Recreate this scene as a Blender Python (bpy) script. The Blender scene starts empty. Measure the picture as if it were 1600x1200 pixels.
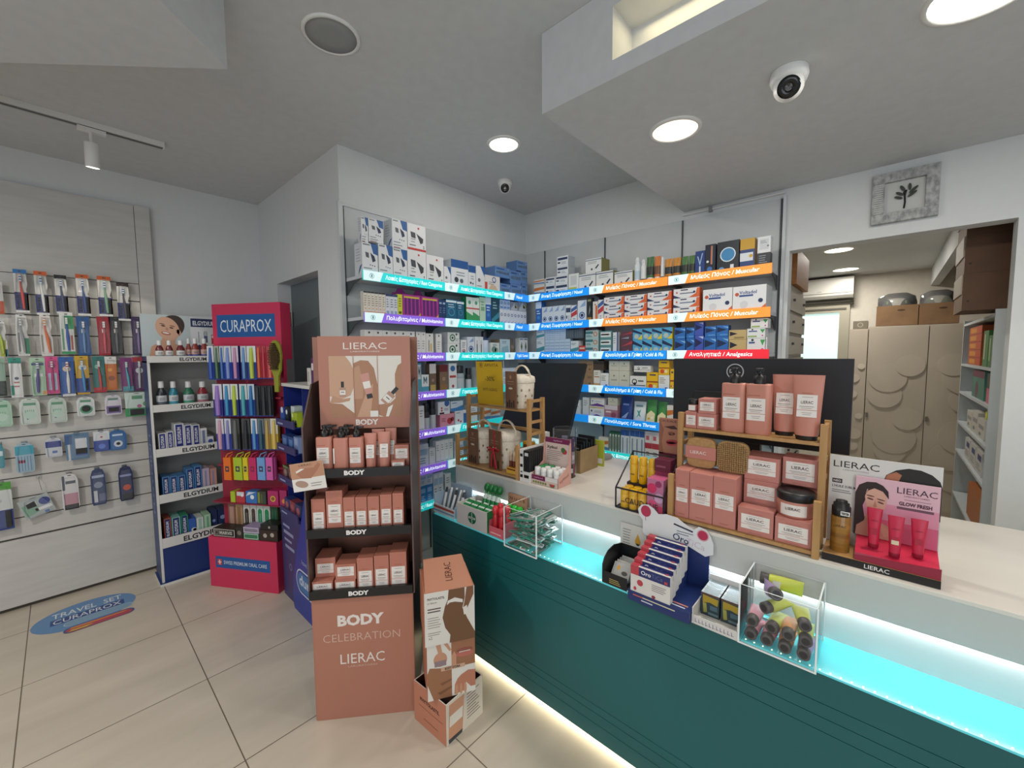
import bpy, math, random
from mathutils import Vector, Matrix
R_ = random.Random(7)
SC = bpy.context.scene
COL = SC.collection

# ------------------------------------------------------------------ camera
FPX, PITCH, ROLL, YAW, EYE = 643.292502, 0.0714613459, -0.00752800217, 0.738161308, 1.55
_cp, _sp, _cy, _sy = math.cos(PITCH), math.sin(PITCH), math.cos(YAW), math.sin(YAW)
CF = Vector((_cp*_cy, _cp*_sy, -_sp)); CR = Vector((_sy, -_cy, 0)); CU = CR.cross(CF)
CR, CU = CR*math.cos(ROLL)+CU*math.sin(ROLL), CU*math.cos(ROLL)-CR*math.sin(ROLL)
cam = bpy.data.cameras.new('camera'); cam.sensor_width = 36; cam.lens = FPX/1600*36; cam.clip_start = .02
camo = bpy.data.objects.new('camera', cam); COL.objects.link(camo)
mw = Matrix.Identity(4)
for i in range(3):
    mw[i][0], mw[i][1], mw[i][2] = CR[i], CU[i], -CF[i]
mw[2][3] = EYE
camo.matrix_world = mw
SC.camera = camo

# ------------------------------------------------------------------ world, daylight, exposure
SC.view_settings.view_transform = 'Standard'; SC.view_settings.look = 'None'
SC.view_settings.exposure = 0.12; SC.view_settings.gamma = 1.0
W = bpy.data.worlds.new('world'); SC.world = W; W.use_nodes = True
W.node_tree.nodes['Background'].inputs[0].default_value = (.72, .80, .92, 1)
W.node_tree.nodes['Background'].inputs[1].default_value = .50
SC.cycles.max_bounces = 8; SC.cycles.transparent_max_bounces = 16
SC.cycles.caustics_reflective = False; SC.cycles.caustics_refractive = False

def area(name, loc, to, sx, sy, power, col=(1, 1, 1), spread=180, shape='RECTANGLE'):
    l = bpy.data.lights.new(name, 'AREA'); l.shape = shape; l.size = sx; l.size_y = sy
    l.energy = power; l.color = col; l.spread = math.radians(spread)
    o = bpy.data.objects.new(name, l); COL.objects.link(o); o.location = loc
    o.rotation_euler = (Vector(to)-Vector(loc)).to_track_quat('-Z', 'Y').to_euler()
    return o
# daylight through the shop front behind the camera
area('shopfront_daylight', (-2.4, -1.6, 1.7), (1.3, 1.4, 1.2), 3.0, 2.2, 38, (.90, .95, 1.0))

# ------------------------------------------------------------------ pixel rays -> points in the room (photo frame 1600x1200)
def ray(x, y): return CF+CR*((x-800)/FPX)-CU*((y-600)/FPX)
def onX(c, x, y): d = ray(x, y); return Vector((0, 0, EYE))+d*(c/d.x)
def onY(c, x, y): d = ray(x, y); return Vector((0, 0, EYE))+d*(c/d.y)
def onZ(c, x, y): d = ray(x, y); return Vector((0, 0, EYE))+d*((c-EYE)/d.z)

# ------------------------------------------------------------------ materials
def lin(h):
    h = h.lstrip('#'); c = [int(h[i:i+2], 16)/255 for i in (0, 2, 4)]
    return tuple((v/12.92 if v <= .04045 else ((v+.055)/1.055)**2.4) for v in c)+(1,)
_M = {}
def M(h, rough=.5, metal=0., emit=0., name=None):
    k = (h, rough, metal, emit)
    if k in _M: return _M[k]
    m = bpy.data.materials.new(name or 'paint_'+h.strip('#')); m.use_nodes = True
    b = m.node_tree.nodes['Principled BSDF']
    b.inputs['Base Color'].default_value = lin(h); b.inputs['Roughness'].default_value = rough
    b.inputs['Metallic'].default_value = metal
    if emit:
        b.inputs['Emission Color'].default_value = lin(h); b.inputs['Emission Strength'].default_value = emit
    _M[k] = m
    return m
def noisy(name, h1, h2, scale=(8, 8, 8), rough=.5, detail=4, bump=0., lo=.35, hi=.65, coords='Object', rot=(0, 0, 0)):
    m = bpy.data.materials.new(name); m.use_nodes = True; nt = m.node_tree; N = nt.nodes.new; L = nt.links.new
    b = nt.nodes['Principled BSDF']; b.inputs['Roughness'].default_value = rough
    tc = N('ShaderNodeTexCoord'); mp = N('ShaderNodeMapping'); mp.inputs['Scale'].default_value = scale
    mp.inputs['Rotation'].default_value = rot
    nz = N('ShaderNodeTexNoise'); nz.inputs['Detail'].default_value = detail; nz.inputs['Scale'].default_value = 1
    cr = N('ShaderNodeValToRGB'); cr.color_ramp.elements[0].position = lo; cr.color_ramp.elements[1].position = hi
    cr.color_ramp.elements[0].color = lin(h1); cr.color_ramp.elements[1].color = lin(h2)
    L(tc.outputs[coords], mp.inputs[0]); L(mp.outputs[0], nz.inputs[0]); L(nz.outputs[0], cr.inputs[0]); L(cr.outputs[0], b.inputs['Base Color'])
    if bump:
        bp = N('ShaderNodeBump'); bp.inputs['Strength'].default_value = bump; bp.inputs['Distance'].default_value = .004
        L(nz.outputs[0], bp.inputs['Height']); L(bp.outputs[0], b.inputs['Normal'])
    return m
def clear(name, tint='#ffffff', gloss=.12, rough=.03, alpha=.0, h='#ffffff'):
    """clear plastic: mostly see-through with a little shine"""
    m = bpy.data.materials.new(name); m.use_nodes = True; nt = m.node_tree; N = nt.nodes.new; L = nt.links.new
    nt.nodes.remove(nt.nodes['Principled BSDF']); out = nt.nodes['Material Output']
    tr = N('ShaderNodeBsdfTransparent'); tr.inputs[0].default_value = lin(tint)
    gl = N('ShaderNodeBsdfGlossy'); gl.inputs['Roughness'].default_value = rough
    df = N('ShaderNodeBsdfDiffuse'); df.inputs[0].default_value = lin(h)
    m1 = N('ShaderNodeMixShader'); m1.inputs[0].default_value = alpha
    L(tr.outputs[0], m1.inputs[1]); L(df.outputs[0], m1.inputs[2])
    lw = N('ShaderNodeLayerWeight'); lw.inputs[0].default_value = gloss
    m2 = N('ShaderNodeMixShader'); L(lw.outputs['Fresnel'], m2.inputs[0]); L(m1.outputs[0], m2.inputs[1]); L(gl.outputs[0], m2.inputs[2])
    L(m2.outputs[0], out.inputs[0])
    return m
def floor_mat():
    m = bpy.data.materials.new('floor_tiles'); m.use_nodes = True; nt = m.node_tree; N = nt.nodes.new; L = nt.links.new
    b = nt.nodes['Principled BSDF']; b.inputs['Roughness'].default_value = .38
    tc = N('ShaderNodeTexCoord'); mp = N('ShaderNodeMapping'); mp.inputs['Location'].default_value = (-.395+6, -1.16+6, 0)
    L(tc.outputs['Object'], mp.inputs[0])
    sx = N('ShaderNodeSeparateXYZ'); L(mp.outputs[0], sx.inputs[0])
    def grout(sock):
        md = N('ShaderNodeMath'); md.operation = 'MODULO'; md.inputs[1].default_value = .6; L(sock, md.inputs[0])
        a = N('ShaderNodeMath'); a.operation = 'SUBTRACT'; a.inputs[1].default_value = .3; L(md.outputs[0], a.inputs[0])
        c = N('ShaderNodeMath'); c.operation = 'ABSOLUTE'; L(a.outputs[0], c.inputs[0])
        g = N('ShaderNodeMath'); g.operation = 'GREATER_THAN'; g.inputs[1].default_value = .2978; L(c.outputs[0], g.inputs[0]); return g.outputs[0]
    mx = N('ShaderNodeMath'); mx.operation = 'MAXIMUM'; L(grout(sx.outputs[0]), mx.inputs[0]); L(grout(sx.outputs[1]), mx.inputs[1])
    m2 = N('ShaderNodeMapping'); m2.inputs['Scale'].default_value = (1.1, 7, 1); L(tc.outputs['Object'], m2.inputs[0])
    nz = N('ShaderNodeTexNoise'); nz.inputs['Scale'].default_value = 1.3; nz.inputs['Detail'].default_value = 6; L(m2.outputs[0], nz.inputs[0])
    cr = N('ShaderNodeValToRGB'); cr.color_ramp.elements[0].position = .3; cr.color_ramp.elements[1].position = .72
    cr.color_ramp.elements[0].color = lin('#c2b7a5'); cr.color_ramp.elements[1].color = lin('#cdc2b1'); L(nz.outputs[0], cr.inputs[0])
    mix = N('ShaderNodeMix'); mix.data_type = 'RGBA'; L(mx.outputs[0], mix.inputs[0]); L(cr.outputs[0], mix.inputs[6])
    mix.inputs[7].default_value = lin('#6d6152'); L(mix.outputs[2], b.inputs['Base Color'])
    return m

# ------------------------------------------------------------------ mesh building
_TX = {}
def glyphs(s, bold=0.):
    k = (s, bold)
    if k not in _TX:
        c = bpy.data.curves.new('t', 'FONT'); c.body = s; c.size = 1; c.resolution_u = 2; c.offset = bold
        o = bpy.data.objects.new('t', c); COL.objects.link(o)
        me = bpy.data.meshes.new_from_object(o.evaluated_get(bpy.context.evaluated_depsgraph_get()))
        vs = [(v.co.x, v.co.y) for v in me.vertices]; fs = [tuple(p.vertices) for p in me.polygons]
        x0 = min(v[0] for v in vs); x1 = max(v[0] for v in vs)
        _TX[k] = ([(a-x0, b) for a, b in vs], fs, x1-x0)
        bpy.data.objects.remove(o); bpy.data.curves.remove(c); bpy.data.meshes.remove(me)
    return _TX[k]

class MB:
    def __init__(s): s.v = []; s.f = []; s.m = []; s.sm = []; s.mats = []; s.T = None
    def mi(s, m):
        if m not in s.mats: s.mats.append(m)
        return s.mats.index(m)
    def add(s, pts, faces, m, smooth=False):
        n = len(s.v)
        for p in pts: s.v.append(tuple(s.T @ Vector(p)) if s.T else tuple(p))
        for i, f in enumerate(faces):
            s.f.append([n+j for j in f]); s.m.append(s.mi(m[i] if isinstance(m, list) else m)); s.sm.append(smooth)
    def quad(s, a, b, c, d, m): s.add([a, b, c, d], [(0, 1, 2, 3)], m)
    def box(s, x0, x1, y0, y1, z0, z1, m, front=None, back=None, left=None, right=None, top=None, bottom=None):
        P = [(x0, y0, z0), (x1, y0, z0), (x1, y1, z0), (x0, y1, z0), (x0, y0, z1), (x1, y0, z1), (x1, y1, z1), (x0, y1, z1)]
        F = [(0, 1, 5, 4), (2, 3, 7, 6), (3, 0, 4, 7), (1, 2, 6, 5), (4, 5, 6, 7), (3, 2, 1, 0)]
        s.add(P, F, [front or m, back or m, left or m, right or m, top or m, bottom or m])
    def cbox(s, w, d, h, m, x=0, y=0, z=0, **k): s.box(x-w/2, x+w/2, y-d/2, y+d/2, z, z+h, m, **k)
    def prism(s, pts, o, u, v, t, m, side=None):
        """outline pts in the plane (o,u,v), thickness t away from the viewer side n=u x v"""
        o, u, v = Vector(o), Vector(u), Vector(v); n = u.cross(v); k = len(pts)
        A = [o+u*a+v*b for a, b in pts]; B = [p-n*t for p in A]
        s.add(A+B, [tuple(range(k)), tuple(range(2*k-1, k-1, -1))]+[(i, k+i, k+(i+1) % k, (i+1) % k) for i in range(k)], [m, side or m]+[side or m]*k)
    def rings(s, R, m, cap0=True, cap1=True, smooth=True):
        k = len(R[0]); P = [p for r in R for p in r]; F = []; mm = []
        for i in range(len(R)-1):
            for j in range(k):
                F.append((i*k+j, i*k+(j+1) % k, (i+1)*k+(j+1) % k, (i+1)*k+j)); mm.append(m[i] if isinstance(m, list) else m)
        s.add(P, F, mm, smooth)
        m0 = m[0] if isinstance(m, list) else m; m1 = m[-1] if isinstance(m, list) else m
        if cap0: s.add(list(R[0]), [tuple(range(k-1, -1, -1))], m0)
        if cap1: s.add(list(R[-1]), [tuple(range(k))], m1)
    def lathe(s, prof, m, n=20, cx=0, cy=0, sx=1, sy=1, **k):
        s.rings([[(cx+r*sx*math.cos(2*math.pi*i/n), cy+r*sy*math.sin(2*math.pi*i/n), z) for i in range(n)] for r, z in prof], m, **k)
    def loft(s, secs, m, n=20, **k):
        s.rings([[(cx+rx*math.cos(2*math.pi*i/n), cy+ry*math.sin(2*math.pi*i/n), z) for i in range(n)] for cx, cy, z, rx, ry in secs], m, **k)
    def pipe(s, pts, r, m, n=8, closed=False, flat=None):
        pts = [Vector(p) for p in pts]; R = []
        for i, p in enumerate(pts):
            a = pts[i-1] if (i or closed) else p; b = pts[(i+1) % len(pts)] if (i+1 < len(pts) or closed) else p
            t = (b-a).normalized(); up = Vector((0, 0, 1)) if abs(t.z) < .9 else Vector((0, 1, 0))
            e = t.cross(up).normalized(); g = e.cross(t)
            rr = r[i] if isinstance(r, list) else r
            R.append([p+e*(rr*math.cos(2*math.pi*j/n))+g*(rr*(flat or 1)*math.sin(2*math.pi*j/n)) for j in range(n)])
        if closed: R.append(R[0])
        s.rings(R, m, not closed, not closed)
    def bar(s, p, q, w, h, m):
        """square bar from p to q, w across and h the other way"""
        p, q = Vector(p), Vector(q); t = (q-p).normalized(); up = Vector((0, 0, 1)) if abs(t.z) < .9 else Vector((0, 1, 0))
        e = t.cross(up).normalized()*(w/2); g = e.cross(t).normalized()*(h/2)
        s.rings([[c-e-g, c+e-g, c+e+g, c-e+g] for c in (p, q)], m, smooth=False)
    # flat print on a face: fr = (origin, u, v)
    def poly(s, fr, pts, m, lay=1):
        o, u, v = [Vector(a) for a in fr]; n = u.cross(v)*(.0003*lay)
        s.add([o+u*a+v*b+n for a, b in pts], [tuple(range(len(pts)))], m)
    def rect(s, fr, x0, y0, x1, y1, m, lay=1): s.poly(fr, [(x0, y0), (x1, y0), (x1, y1), (x0, y1)], m, lay)
    def ell(s, fr, cx, cy, rx, ry, m, lay=1, n=24, rot=0., a0=0., a1=2*math.pi):
        full = a1-a0 > 6.28; k = n if full else n+1; c, d = math.cos(rot), math.sin(rot); P = []
        for i in range(k):
            a = a0+(a1-a0)*i/n; x, y = rx*math.cos(a), ry*math.sin(a); P.append((cx+x*c-y*d, cy+x*d+y*c))
        s.poly(fr, P, m, lay)
    def ringd(s, fr, cx, cy, r, w, m, lay=1, n=20):
        o, u, v = [Vector(a) for a in fr]; nn = u.cross(v)*(.0003*lay); P = []
        for q in (r, r-w):
            for i in range(n): a = 2*math.pi*i/n; P.append(o+u*(cx+q*math.cos(a))+v*(cy+q*math.sin(a))+nn)
        s.add(P, [(i, (i+1) % n, n+(i+1) % n, n+i) for i in range(n)], m)
    def text(s, fr, x, y, t, h, m, w=None, al='c', bold=0., lay=2, shear=0., rot=0.):
        """h is the capital height; w squeezes the line to that width"""
        vs, fs, tw = glyphs(t, bold); k = h/.69; kx = (w/tw) if w else k
        W_ = tw*kx; off = {'c': -W_/2, 'l': 0, 'r': -W_}[al]; o, u, v = [Vector(a) for a in fr]; n = u.cross(v)*(.0003*lay)
        c, d = math.cos(rot), math.sin(rot); P = []
        for a, b in vs:
            X, Y = a*kx+off+b*k*shear, b*k; P.append(o+u*(x+X*c-Y*d)+v*(y+X*d+Y*c)+n)
        s.add(P, fs, m)
    def lines(s, fr, x, y, w, n, dy, h, m, lay=2, rnd=.35):
        for i in range(n): s.rect(fr, x, y-i*dy, x+w*(1-rnd*R_.random()), y-i*dy+h, m, lay)
    def build(s, name, parent=None, loc=None, rz=0., bevel=0., rot=None):
        me = bpy.data.meshes.new(name); me.from_pydata(s.v, [], s.f)
        for m in s.mats: me.materials.append(m)
        me.polygons.foreach_set('material_index', s.m); me.polygons.foreach_set('use_smooth', s.sm); me.update()
        o = bpy.data.objects.new(name, me); COL.objects.link(o)
        if parent: o.parent = parent
        if loc is not None: o.location = loc
        o.rotation_euler = rot if rot else (0, 0, rz)
        if bevel:
            b = o.modifiers.new('bevel', 'BEVEL'); b.width = bevel; b.segments = 2; b.limit_method = 'ANGLE'; b.angle_limit = .6
        return o
def front(w, d, z=0): return (Vector((-w/2, -d/2, z)), Vector((1, 0, 0)), Vector((0, 0, 1)))
def rightf(w, d, z=0): return (Vector((w/2, -d/2, z)), Vector((0, 1, 0)), Vector((0, 0, 1)))
def leftf(w, d, z=0): return (Vector((-w/2, d/2, z)), Vector((0, -1, 0)), Vector((0, 0, 1)))
def topf(w, d, z): return (Vector((-w/2, -d/2, z)), Vector((1, 0, 0)), Vector((0, 1, 0)))
_LB = {}
def tag(o, label, cat, group=None):
    o['label'] = label; o['category'] = cat
    if group: o['group'] = group
    n = len(label.split())
    if not 4 <= n <= 16: print('LABEL LENGTH', n, label)
    if label in _LB and not (group and _LB[label] == group): print('LABEL TWICE', label)
    _LB[label] = group
    return o
def thing(name, label, cat, loc=(0, 0, 0), rz=0., group=None, rot=None):
    o = bpy.data.objects.new(name, None); COL.objects.link(o); o.empty_display_size = .05
    o.location = loc; o.rotation_euler = rot if rot else (0, 0, rz)
    return tag(o, label, cat, group)
def struct(o): o['kind'] = 'structure'; return o
def copy_tree(o, parent=None):
    c = o.copy(); COL.objects.link(c)
    if parent: c.parent = parent
    for ch in list(o.children): copy_tree(ch, c)
    return c
ORD = ['first', 'second', 'third', 'fourth', 'fifth', 'sixth', 'seventh', 'eighth', 'ninth', 'tenth', 'eleventh', 'twelfth', 'thirteenth', 'fourteenth', 'fifteenth', 'sixteenth', 'seventeenth', 'eighteenth', 'nineteenth', 'twentieth']
HP = math.pi/2
# ================================================================== ROOM SHELL
YW, XD, YS, XS, ZC, ZF = 3.945, 1.193, 2.48, 2.925, 2.81, 2.505   # slat wall, door wall, shelf walls, ceiling, soffit
wallm = noisy('white_wall_paint', '#d8dad9', '#dadcdb', (30, 30, 30), .75, 3)
ceilm = noisy('white_ceiling_paint', '#c9cbcc', '#cdcfd0', (20, 20, 20), .85, 3)
def sbox(name, *dims, m=None):
    b = MB()
    for d in ([dims] if not isinstance(dims[0], tuple) else dims): b.box(*d, m or wallm)
    return struct(b.build(name))
b = MB(); fm = floor_mat(); b.box(-3.2, 6.4, -3.2, 5.0, -.1, 0, fm); struct(b.build('floor'))
sbox('wall_left', -3.2, XD+.6, YW, YW+.1, 0, ZC)
sbox('wall_passage', (XD, XD+.1, 3.576, YW, 0, ZC), (XD, XD+.1, YS+.1, 2.82, 0, ZC), (XD, XD+.1, 2.82, 3.576, 2.118, ZC))
sbox('wall_shelves', XD, XS+.1, YS, YS+.1, 0, ZC)
sbox('wall_back', (XS, XS+.1, .45, YS, 0, ZC), (XS, XS+.1, -.41, .45, 2.145, ZC), (XS, XS+.1, -3.2, -.41, 0, ZC))
# ceiling slab, with the shop's lowered corner turned 45 degrees
sbox('ceiling', -3.2, XS+.1, -3.2, YW+.1, ZC, ZC+.1, m=ceilm)
b = MB(); c0 = Vector((.455, 1.745)); e1 = Vector((-.73, -.68)); e2 = Vector((-.71, .70))
b.prism([tuple(c0), tuple(c0+e2*2.9), tuple(c0+e2*2.9+e1*3), tuple(c0+e1*3)], (0, 0, ZC-.001), (1, 0, 0), (0, 1, 0), .259, ceilm)
struct(b.build('ceiling_lowered'))
# soffit over the counter, with a lit niche in its front
nb, nt_, ny = 2.567, 2.745, .75
b = MB()
b.box(1.50, XS-.001, -3.0, 1.06, ZF, ZC-.001, ceilm)
b.box(1.355, 1.50, -3.0, 1.06, ZF, nb, ceilm); b.box(1.355, 1.50, -3.0, 1.06, nt_, ZC-.001, ceilm)
b.box(1.355, 1.50, ny, 1.06, nb, nt_, ceilm); b.box(1.355, 1.50, -3.0, -.9, nb, nt_, ceilm)
struct(b.build('ceiling_soffit'))
area('niche_glow', (1.43, -.05, nt_-.012), (1.43, -.05, 0), .1, 1.5, 2.2, (1, .84, .5))
# back room
XB, ZB = 6.05, 2.40
sbox('wall_storeroom', (XB, XB+.1, -2.0, 2.2, 0, ZB+.3), (XS+.1, XB, 2.1, 2.2, 0, ZB+.3), (XS+.1, XB, -2.1, -2.0, 0, ZB+.3), m=noisy('storeroom_paint', '#cfc9bd', '#d4cec2', (20, 20, 20), .8))
sbox('ceiling_storeroom', XS+.1, XB, -2.0, 2.1, ZB, ZB+.1, m=ceilm)
b = MB(); b.box(5.2, XB-.001, -.36, -.30, 2.22, ZB-.001, ceilm); b.box(XS+.101, 5.2, -.36, -.30, 2.22, ZB-.001, ceilm); struct(b.build('trim_storeroom'))
# door in its recess
dm = M('#6f7a7d', .55); b = MB(); b.box(1.293, 1.333, 2.82, 3.576, .005, 2.117, dm)
dr = struct(b.build('door_1'))
b = MB(); b.box(XD+.062, XD+.0995, 3.560, 3.5755, 1.79, 1.90, M('#8d8b84', .35, .8)); b.pipe([(XD+.092, 3.556, 1.785), (XD+.092, 3.556, 1.905)], .008, M('#8d8b84', .35, .8))
b.build('hinge', dr)
# window in the storeroom
wf = M('#a9a493', .5); b = MB()
b.box(XB-.06, XB-.001, .33, .42, .9, 2.13, wf); b.box(XB-.06, XB-.001, .79, .88, .9, 2.13, wf); b.box(XB-.06, XB-.001, .42, .79, 2.0, 2.13, wf); b.box(XB-.06, XB-.001, .42, .79, .9, 1.0, wf)
b.box(XB-.075, XB-.001, .30, .90, 2.09, 2.115, M('#6a675c', .5)); b.box(XB-.07, XB-.06, .36, .84, 2.03, 2.05, M('#5c594f', .5))
wn = struct(b.build('window_1'))
b = MB(); b.box(XB-.03, XB-.02, .42, .79, 1.0, 2.0, M('#d3f4f0', .4, 0, .62)); b.build('pane', wn)

# ================================================================== CEILING FITTINGS
white = M('#e4e4e1', .45); lampm = M('#fff4e2', .5, 0, 5.0, 'lamp_face'); lampw = M('#fff6ea', .5, 0, 5.0)
def downlight(x, y, z, r, label, ring=.014, power=10, lm=None, group='ceiling downlights'):
    t = thing('downlight', label, 'ceiling light', (x, y, z), 0, group)
    b = MB(); b.rings([[(q*math.cos(a*math.pi/18), q*math.sin(a*math.pi/18), h) for a in range(36)] for q, h in ((r+ring, -.0005), (r+ring, -.005), (r, -.009), (r-.002, -.004))], white, False, False); b.build('trim_ring', t)
    b = MB(); b.lathe([(0.001, -.0045), (r-.001, -.0045), (r-.001, -.001)], lm or lampm, 36, cap0=False); b.build('diffuser', t)
    l = bpy.data.lights.new('downlight_glow', 'AREA'); l.shape = 'DISK'; l.size = r*1.7; l.energy = power; l.color = (1, .95, .87)
    o = bpy.data.objects.new('downlight_glow', l); COL.objects.link(o); o.parent = t; o.location = (0, 0, -.012)
downlight(1.872, 1.756, ZC, .086, 'bright round recessed downlight near the small dome camera', power=4.2, lm=lampw)
downlight(1.832, .713, ZF, .092, 'round recessed downlight in the soffit above the bamboo rack of pink boxes', power=6, lm=M('#fff3d6', .5, 0, 1.6))
downlight(1.70, -.155, ZF, .115, 'big round recessed downlight at the edge of the soffit beside the large dome camera', power=8)
downlight(4.417, .335, ZB, .095, 'storeroom downlight nearer the doorway opening', power=11)
downlight(5.5, .352, ZB, .105, 'storeroom downlight nearer the air conditioner', power=9)
# added overhead fill lamps, out of view; the strongest brightens the left wall
for i, (x, y) in enumerate([(-.9, .2), (.2, -.9), (-1.0, 1.9)]):
    area('overhead_fill', (x, y, 2.5), (x, y, 0), .2, .2, (9, 9, 24)[i], (1, .95, .88), shape='DISK')
t = thing('ceiling_speaker', 'flush round grey ceiling speaker with white rim', 'speaker', (.797, 1.672, ZC))
b = MB(); b.rings([[(q*math.cos(a*math.pi/20), q*math.sin(a*math.pi/20), h) for a in range(40)] for q, h in ((.108, -.0005), (.108, -.006), (.097, -.010), (.094, -.006))], white, False, False); b.build('rim', t)
b = MB(); b.lathe([(.001, -.0085), (.05, -.008), (.0945, -.0055), (.0945, -.001)], noisy('speaker_grille', '#8d8f8f', '#9b9d9d', (600, 600, 600), .6, 1), 40, cap0=False); b.build('grille', t)
def dome_cam(x, y, z, s, az, label):
    t = thing('dome_camera', label, 'security camera', (x, y, z), az, 'dome security cameras')
    b = MB(); b.lathe([(.05*s, -.0005), (.052*s, -.02*s), (.047*s, -.034*s), (.04*s, -.036*s)], white, 28, cap0=False); b.build('base', t)
    b = MB(); b.T = Matrix.Translation((.006*s, 0, -.048*s)) @ Matrix.Rotation(math.radians(118), 4, 'Y')
    b.lathe([(.001, -.042*s), (.02*s, -.037*s), (.035*s, -.022*s), (.041*s, 0), (.038*s, .018*s), (.031*s, .028*s)], white, 28, cap0=False); e = b.build('eyeball', t)
    b = MB(); b.T = Matrix.Translation((.006*s, 0, -.048*s)) @ Matrix.Rotation(math.radians(118), 4, 'Y')
    b.lathe([(.031*s, .0275*s), (.029*s, .031*s), (.012*s, .032*s), (.010*s, .028*s), (.001, .028*s)], M('#0b0c0e', .12), 24, cap0=False); b.build('lens', e)
dome_cam(2.263, 2.113, ZC, 1.0, math.radians(222), 'small white dome camera on the ceiling near the shelf corner')
dome_cam(1.733, .288, ZF, 1.1, math.radians(190), 'large white dome camera under the soffit above the framed olive twig')
t = thing('track_rail', 'white ceiling spotlight track above the slatted toothbrush panel', 'track', (.49, 3.215, ZC))
b = MB(); b.box(-3, 0, -.018, .018, -.032, -.0005, white, bottom=M('#8f908e', .5)); b.box(-3, -.002, -.005, .005, -.0335, -.032, M('#55565a', .5)); b.build('rail', t)
b = MB(); b.box(-.003, .004, -.019, .019, -.034, -.0005, white); b.build('end_cap', t)
t = thing('track_spotlight', 'white cylindrical spotlight hanging from the ceiling track', 'spotlight', (.187, 3.215, ZC-.0345))
b = MB(); b.box(-.05, .06, -.016, .016, -.02, -.0005, white); b.build('adapter', t)
b = MB(); b.pipe([(0, 0, -.02), (0, 0, -.075)], .008, white); b.build('stem', t)
b = MB(); b.T = Matrix.Translation((0, 0, -.07)) @ Matrix.Rotation(math.radians(10), 4, 'X')
b.lathe([(.01, 0), (.028, -.002), (.03, -.006), (.03, -.125), (.027, -.128), (.025, -.118), (.001, -.117)], [white]*4+[M('#fff3dc', .4, 0, 3.)]*2, 28, cap0=False); b.build('shade', t)
l = bpy.data.lights.new('track_beam', 'SPOT'); l.energy = 9; l.spot_size = 1.2; l.color = (1, .93, .8); o = bpy.data.objects.new('track_beam', l); COL.objects.link(o); o.location = (.187, 3.20, 2.54); o.rotation_euler = (.35, 0, 0)

# ================================================================== WALL ITEMS
# framed olive twig on the back wall
pf = noisy('weathered_grey_wood', '#8a8b8a', '#b9bab8', (60, 14, 40), .7, 5, .5)
t = thing('framed_picture', 'rustic grey wooden frame holding a dried olive twig', 'picture', (XS-.001, -.031, 2.209), -HP)
b = MB(); W_, H_ = .246, .248; fw = .048
for x0, x1, z0, z1 in ((-W_/2, W_/2, 0, fw), (-W_/2, W_/2, H_-fw, H_), (-W_/2, -W_/2+fw, fw, H_-fw), (W_/2-fw, W_/2, fw, H_-fw)):
    b.box(x0, x1, -.03, 0, z0, z1, pf)
for i in range(14): b.box(-W_/2+.008, -W_/2+fw-.006, -.033, -.03, .05+i*.0108, .056+i*.0108, M('#c4c5c2', .7))
b.build('frame', t, bevel=.003)
b = MB(); b.box(-W_/2+fw, W_/2-fw, -.008, -.001, fw, H_-fw, M('#c9cac6', .8)); b.build('backing', t)
b = MB(); lf = M('#3c4038', .7); b.pipe([(.0, -.013, .062), (.003, -.014, .09), (.001, -.014, .125), (.006, -.014, .15)], .0035, M('#1d1c1a', .8))
for cx, cz, a, ln in ((-.022, .118, 2.7, .034), (-.018, .136, 2.55, .036), (-.008, .160, 2.1, .036), (.018, .163, 1.65, .034), (.032, .146, .75, .044), (.028, .126, .65, .042)):
    P = []; c, d = math.cos(a), math.sin(a)
    for k in range(12):
        q = 2*math.pi*k/12; x, y = ln/2*math.cos(q), .0065*math.sin(q); P.append((cx+x*c-y*d, cz+x*d+y*c))
    b.prism(P, (0, -.018, 0), (1, 0, 0), (0, 0, 1), .003, lf)
b.lathe([(.001, .128), (.006, .133), (.006, .14), (.001, .145)], M('#18171a', .4), 10, cx=0, cy=-.018); b.build('olive_twig', t)
# small rail along the top of the shelf panel
t = thing('sprinkler_pipe', 'thin white pipe clipped along the wall under the soffit', 'pipe', (XS, .8, 2.485))
b = MB(); b.pipe([(-.012, .27, 0), (-.012, -.32, 0)], .007, white); b.build('pipe_run', t)
b = MB(); b.box(-.022, -.001, .08, .10, -.018, .012, M('#8a8a88', .5)); b.build('clip', t)
# tall slatted panel
sl = noisy('light_grey_melamine', '#c3c0ba', '#cbc8c2', (4, 4, 30), .45, 3); slg = M('#5f5a53', .7)
YP = 3.90
t = thing('slatwall_panel', 'tall light grey slatted wall panel hung with toothbrushes', 'display wall', (0, YP, 0))
b = MB(); b.box(-3.0, .409, 0, .040, 2.064, 2.595, sl); b.build('upper_panel', t)
b = MB(); b.box(-3.0, .409, .012, .040, .445, 2.064, slg); b.build('groove_backing', t)
for k in range(13):
    b = MB(); z1 = 2.06-.1242*k; b.box(-3.0, .409, 0, .0119, z1-.1172, z1, sl); b.build('slat', t)
b = MB(); b.box(-3.0, .409, 0, .040, .025, .440, sl); b.build('lower_panel', t)
b = MB(); b.box(.412, .492, 0, .044, .025, 2.60, sl); b.build('edge_post', t)
b = MB(); b.box(-3.0, .47, .02, .044, .001, .024, M('#4a443c', .7)); b.build('plinth', t)
SLAT = t

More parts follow.
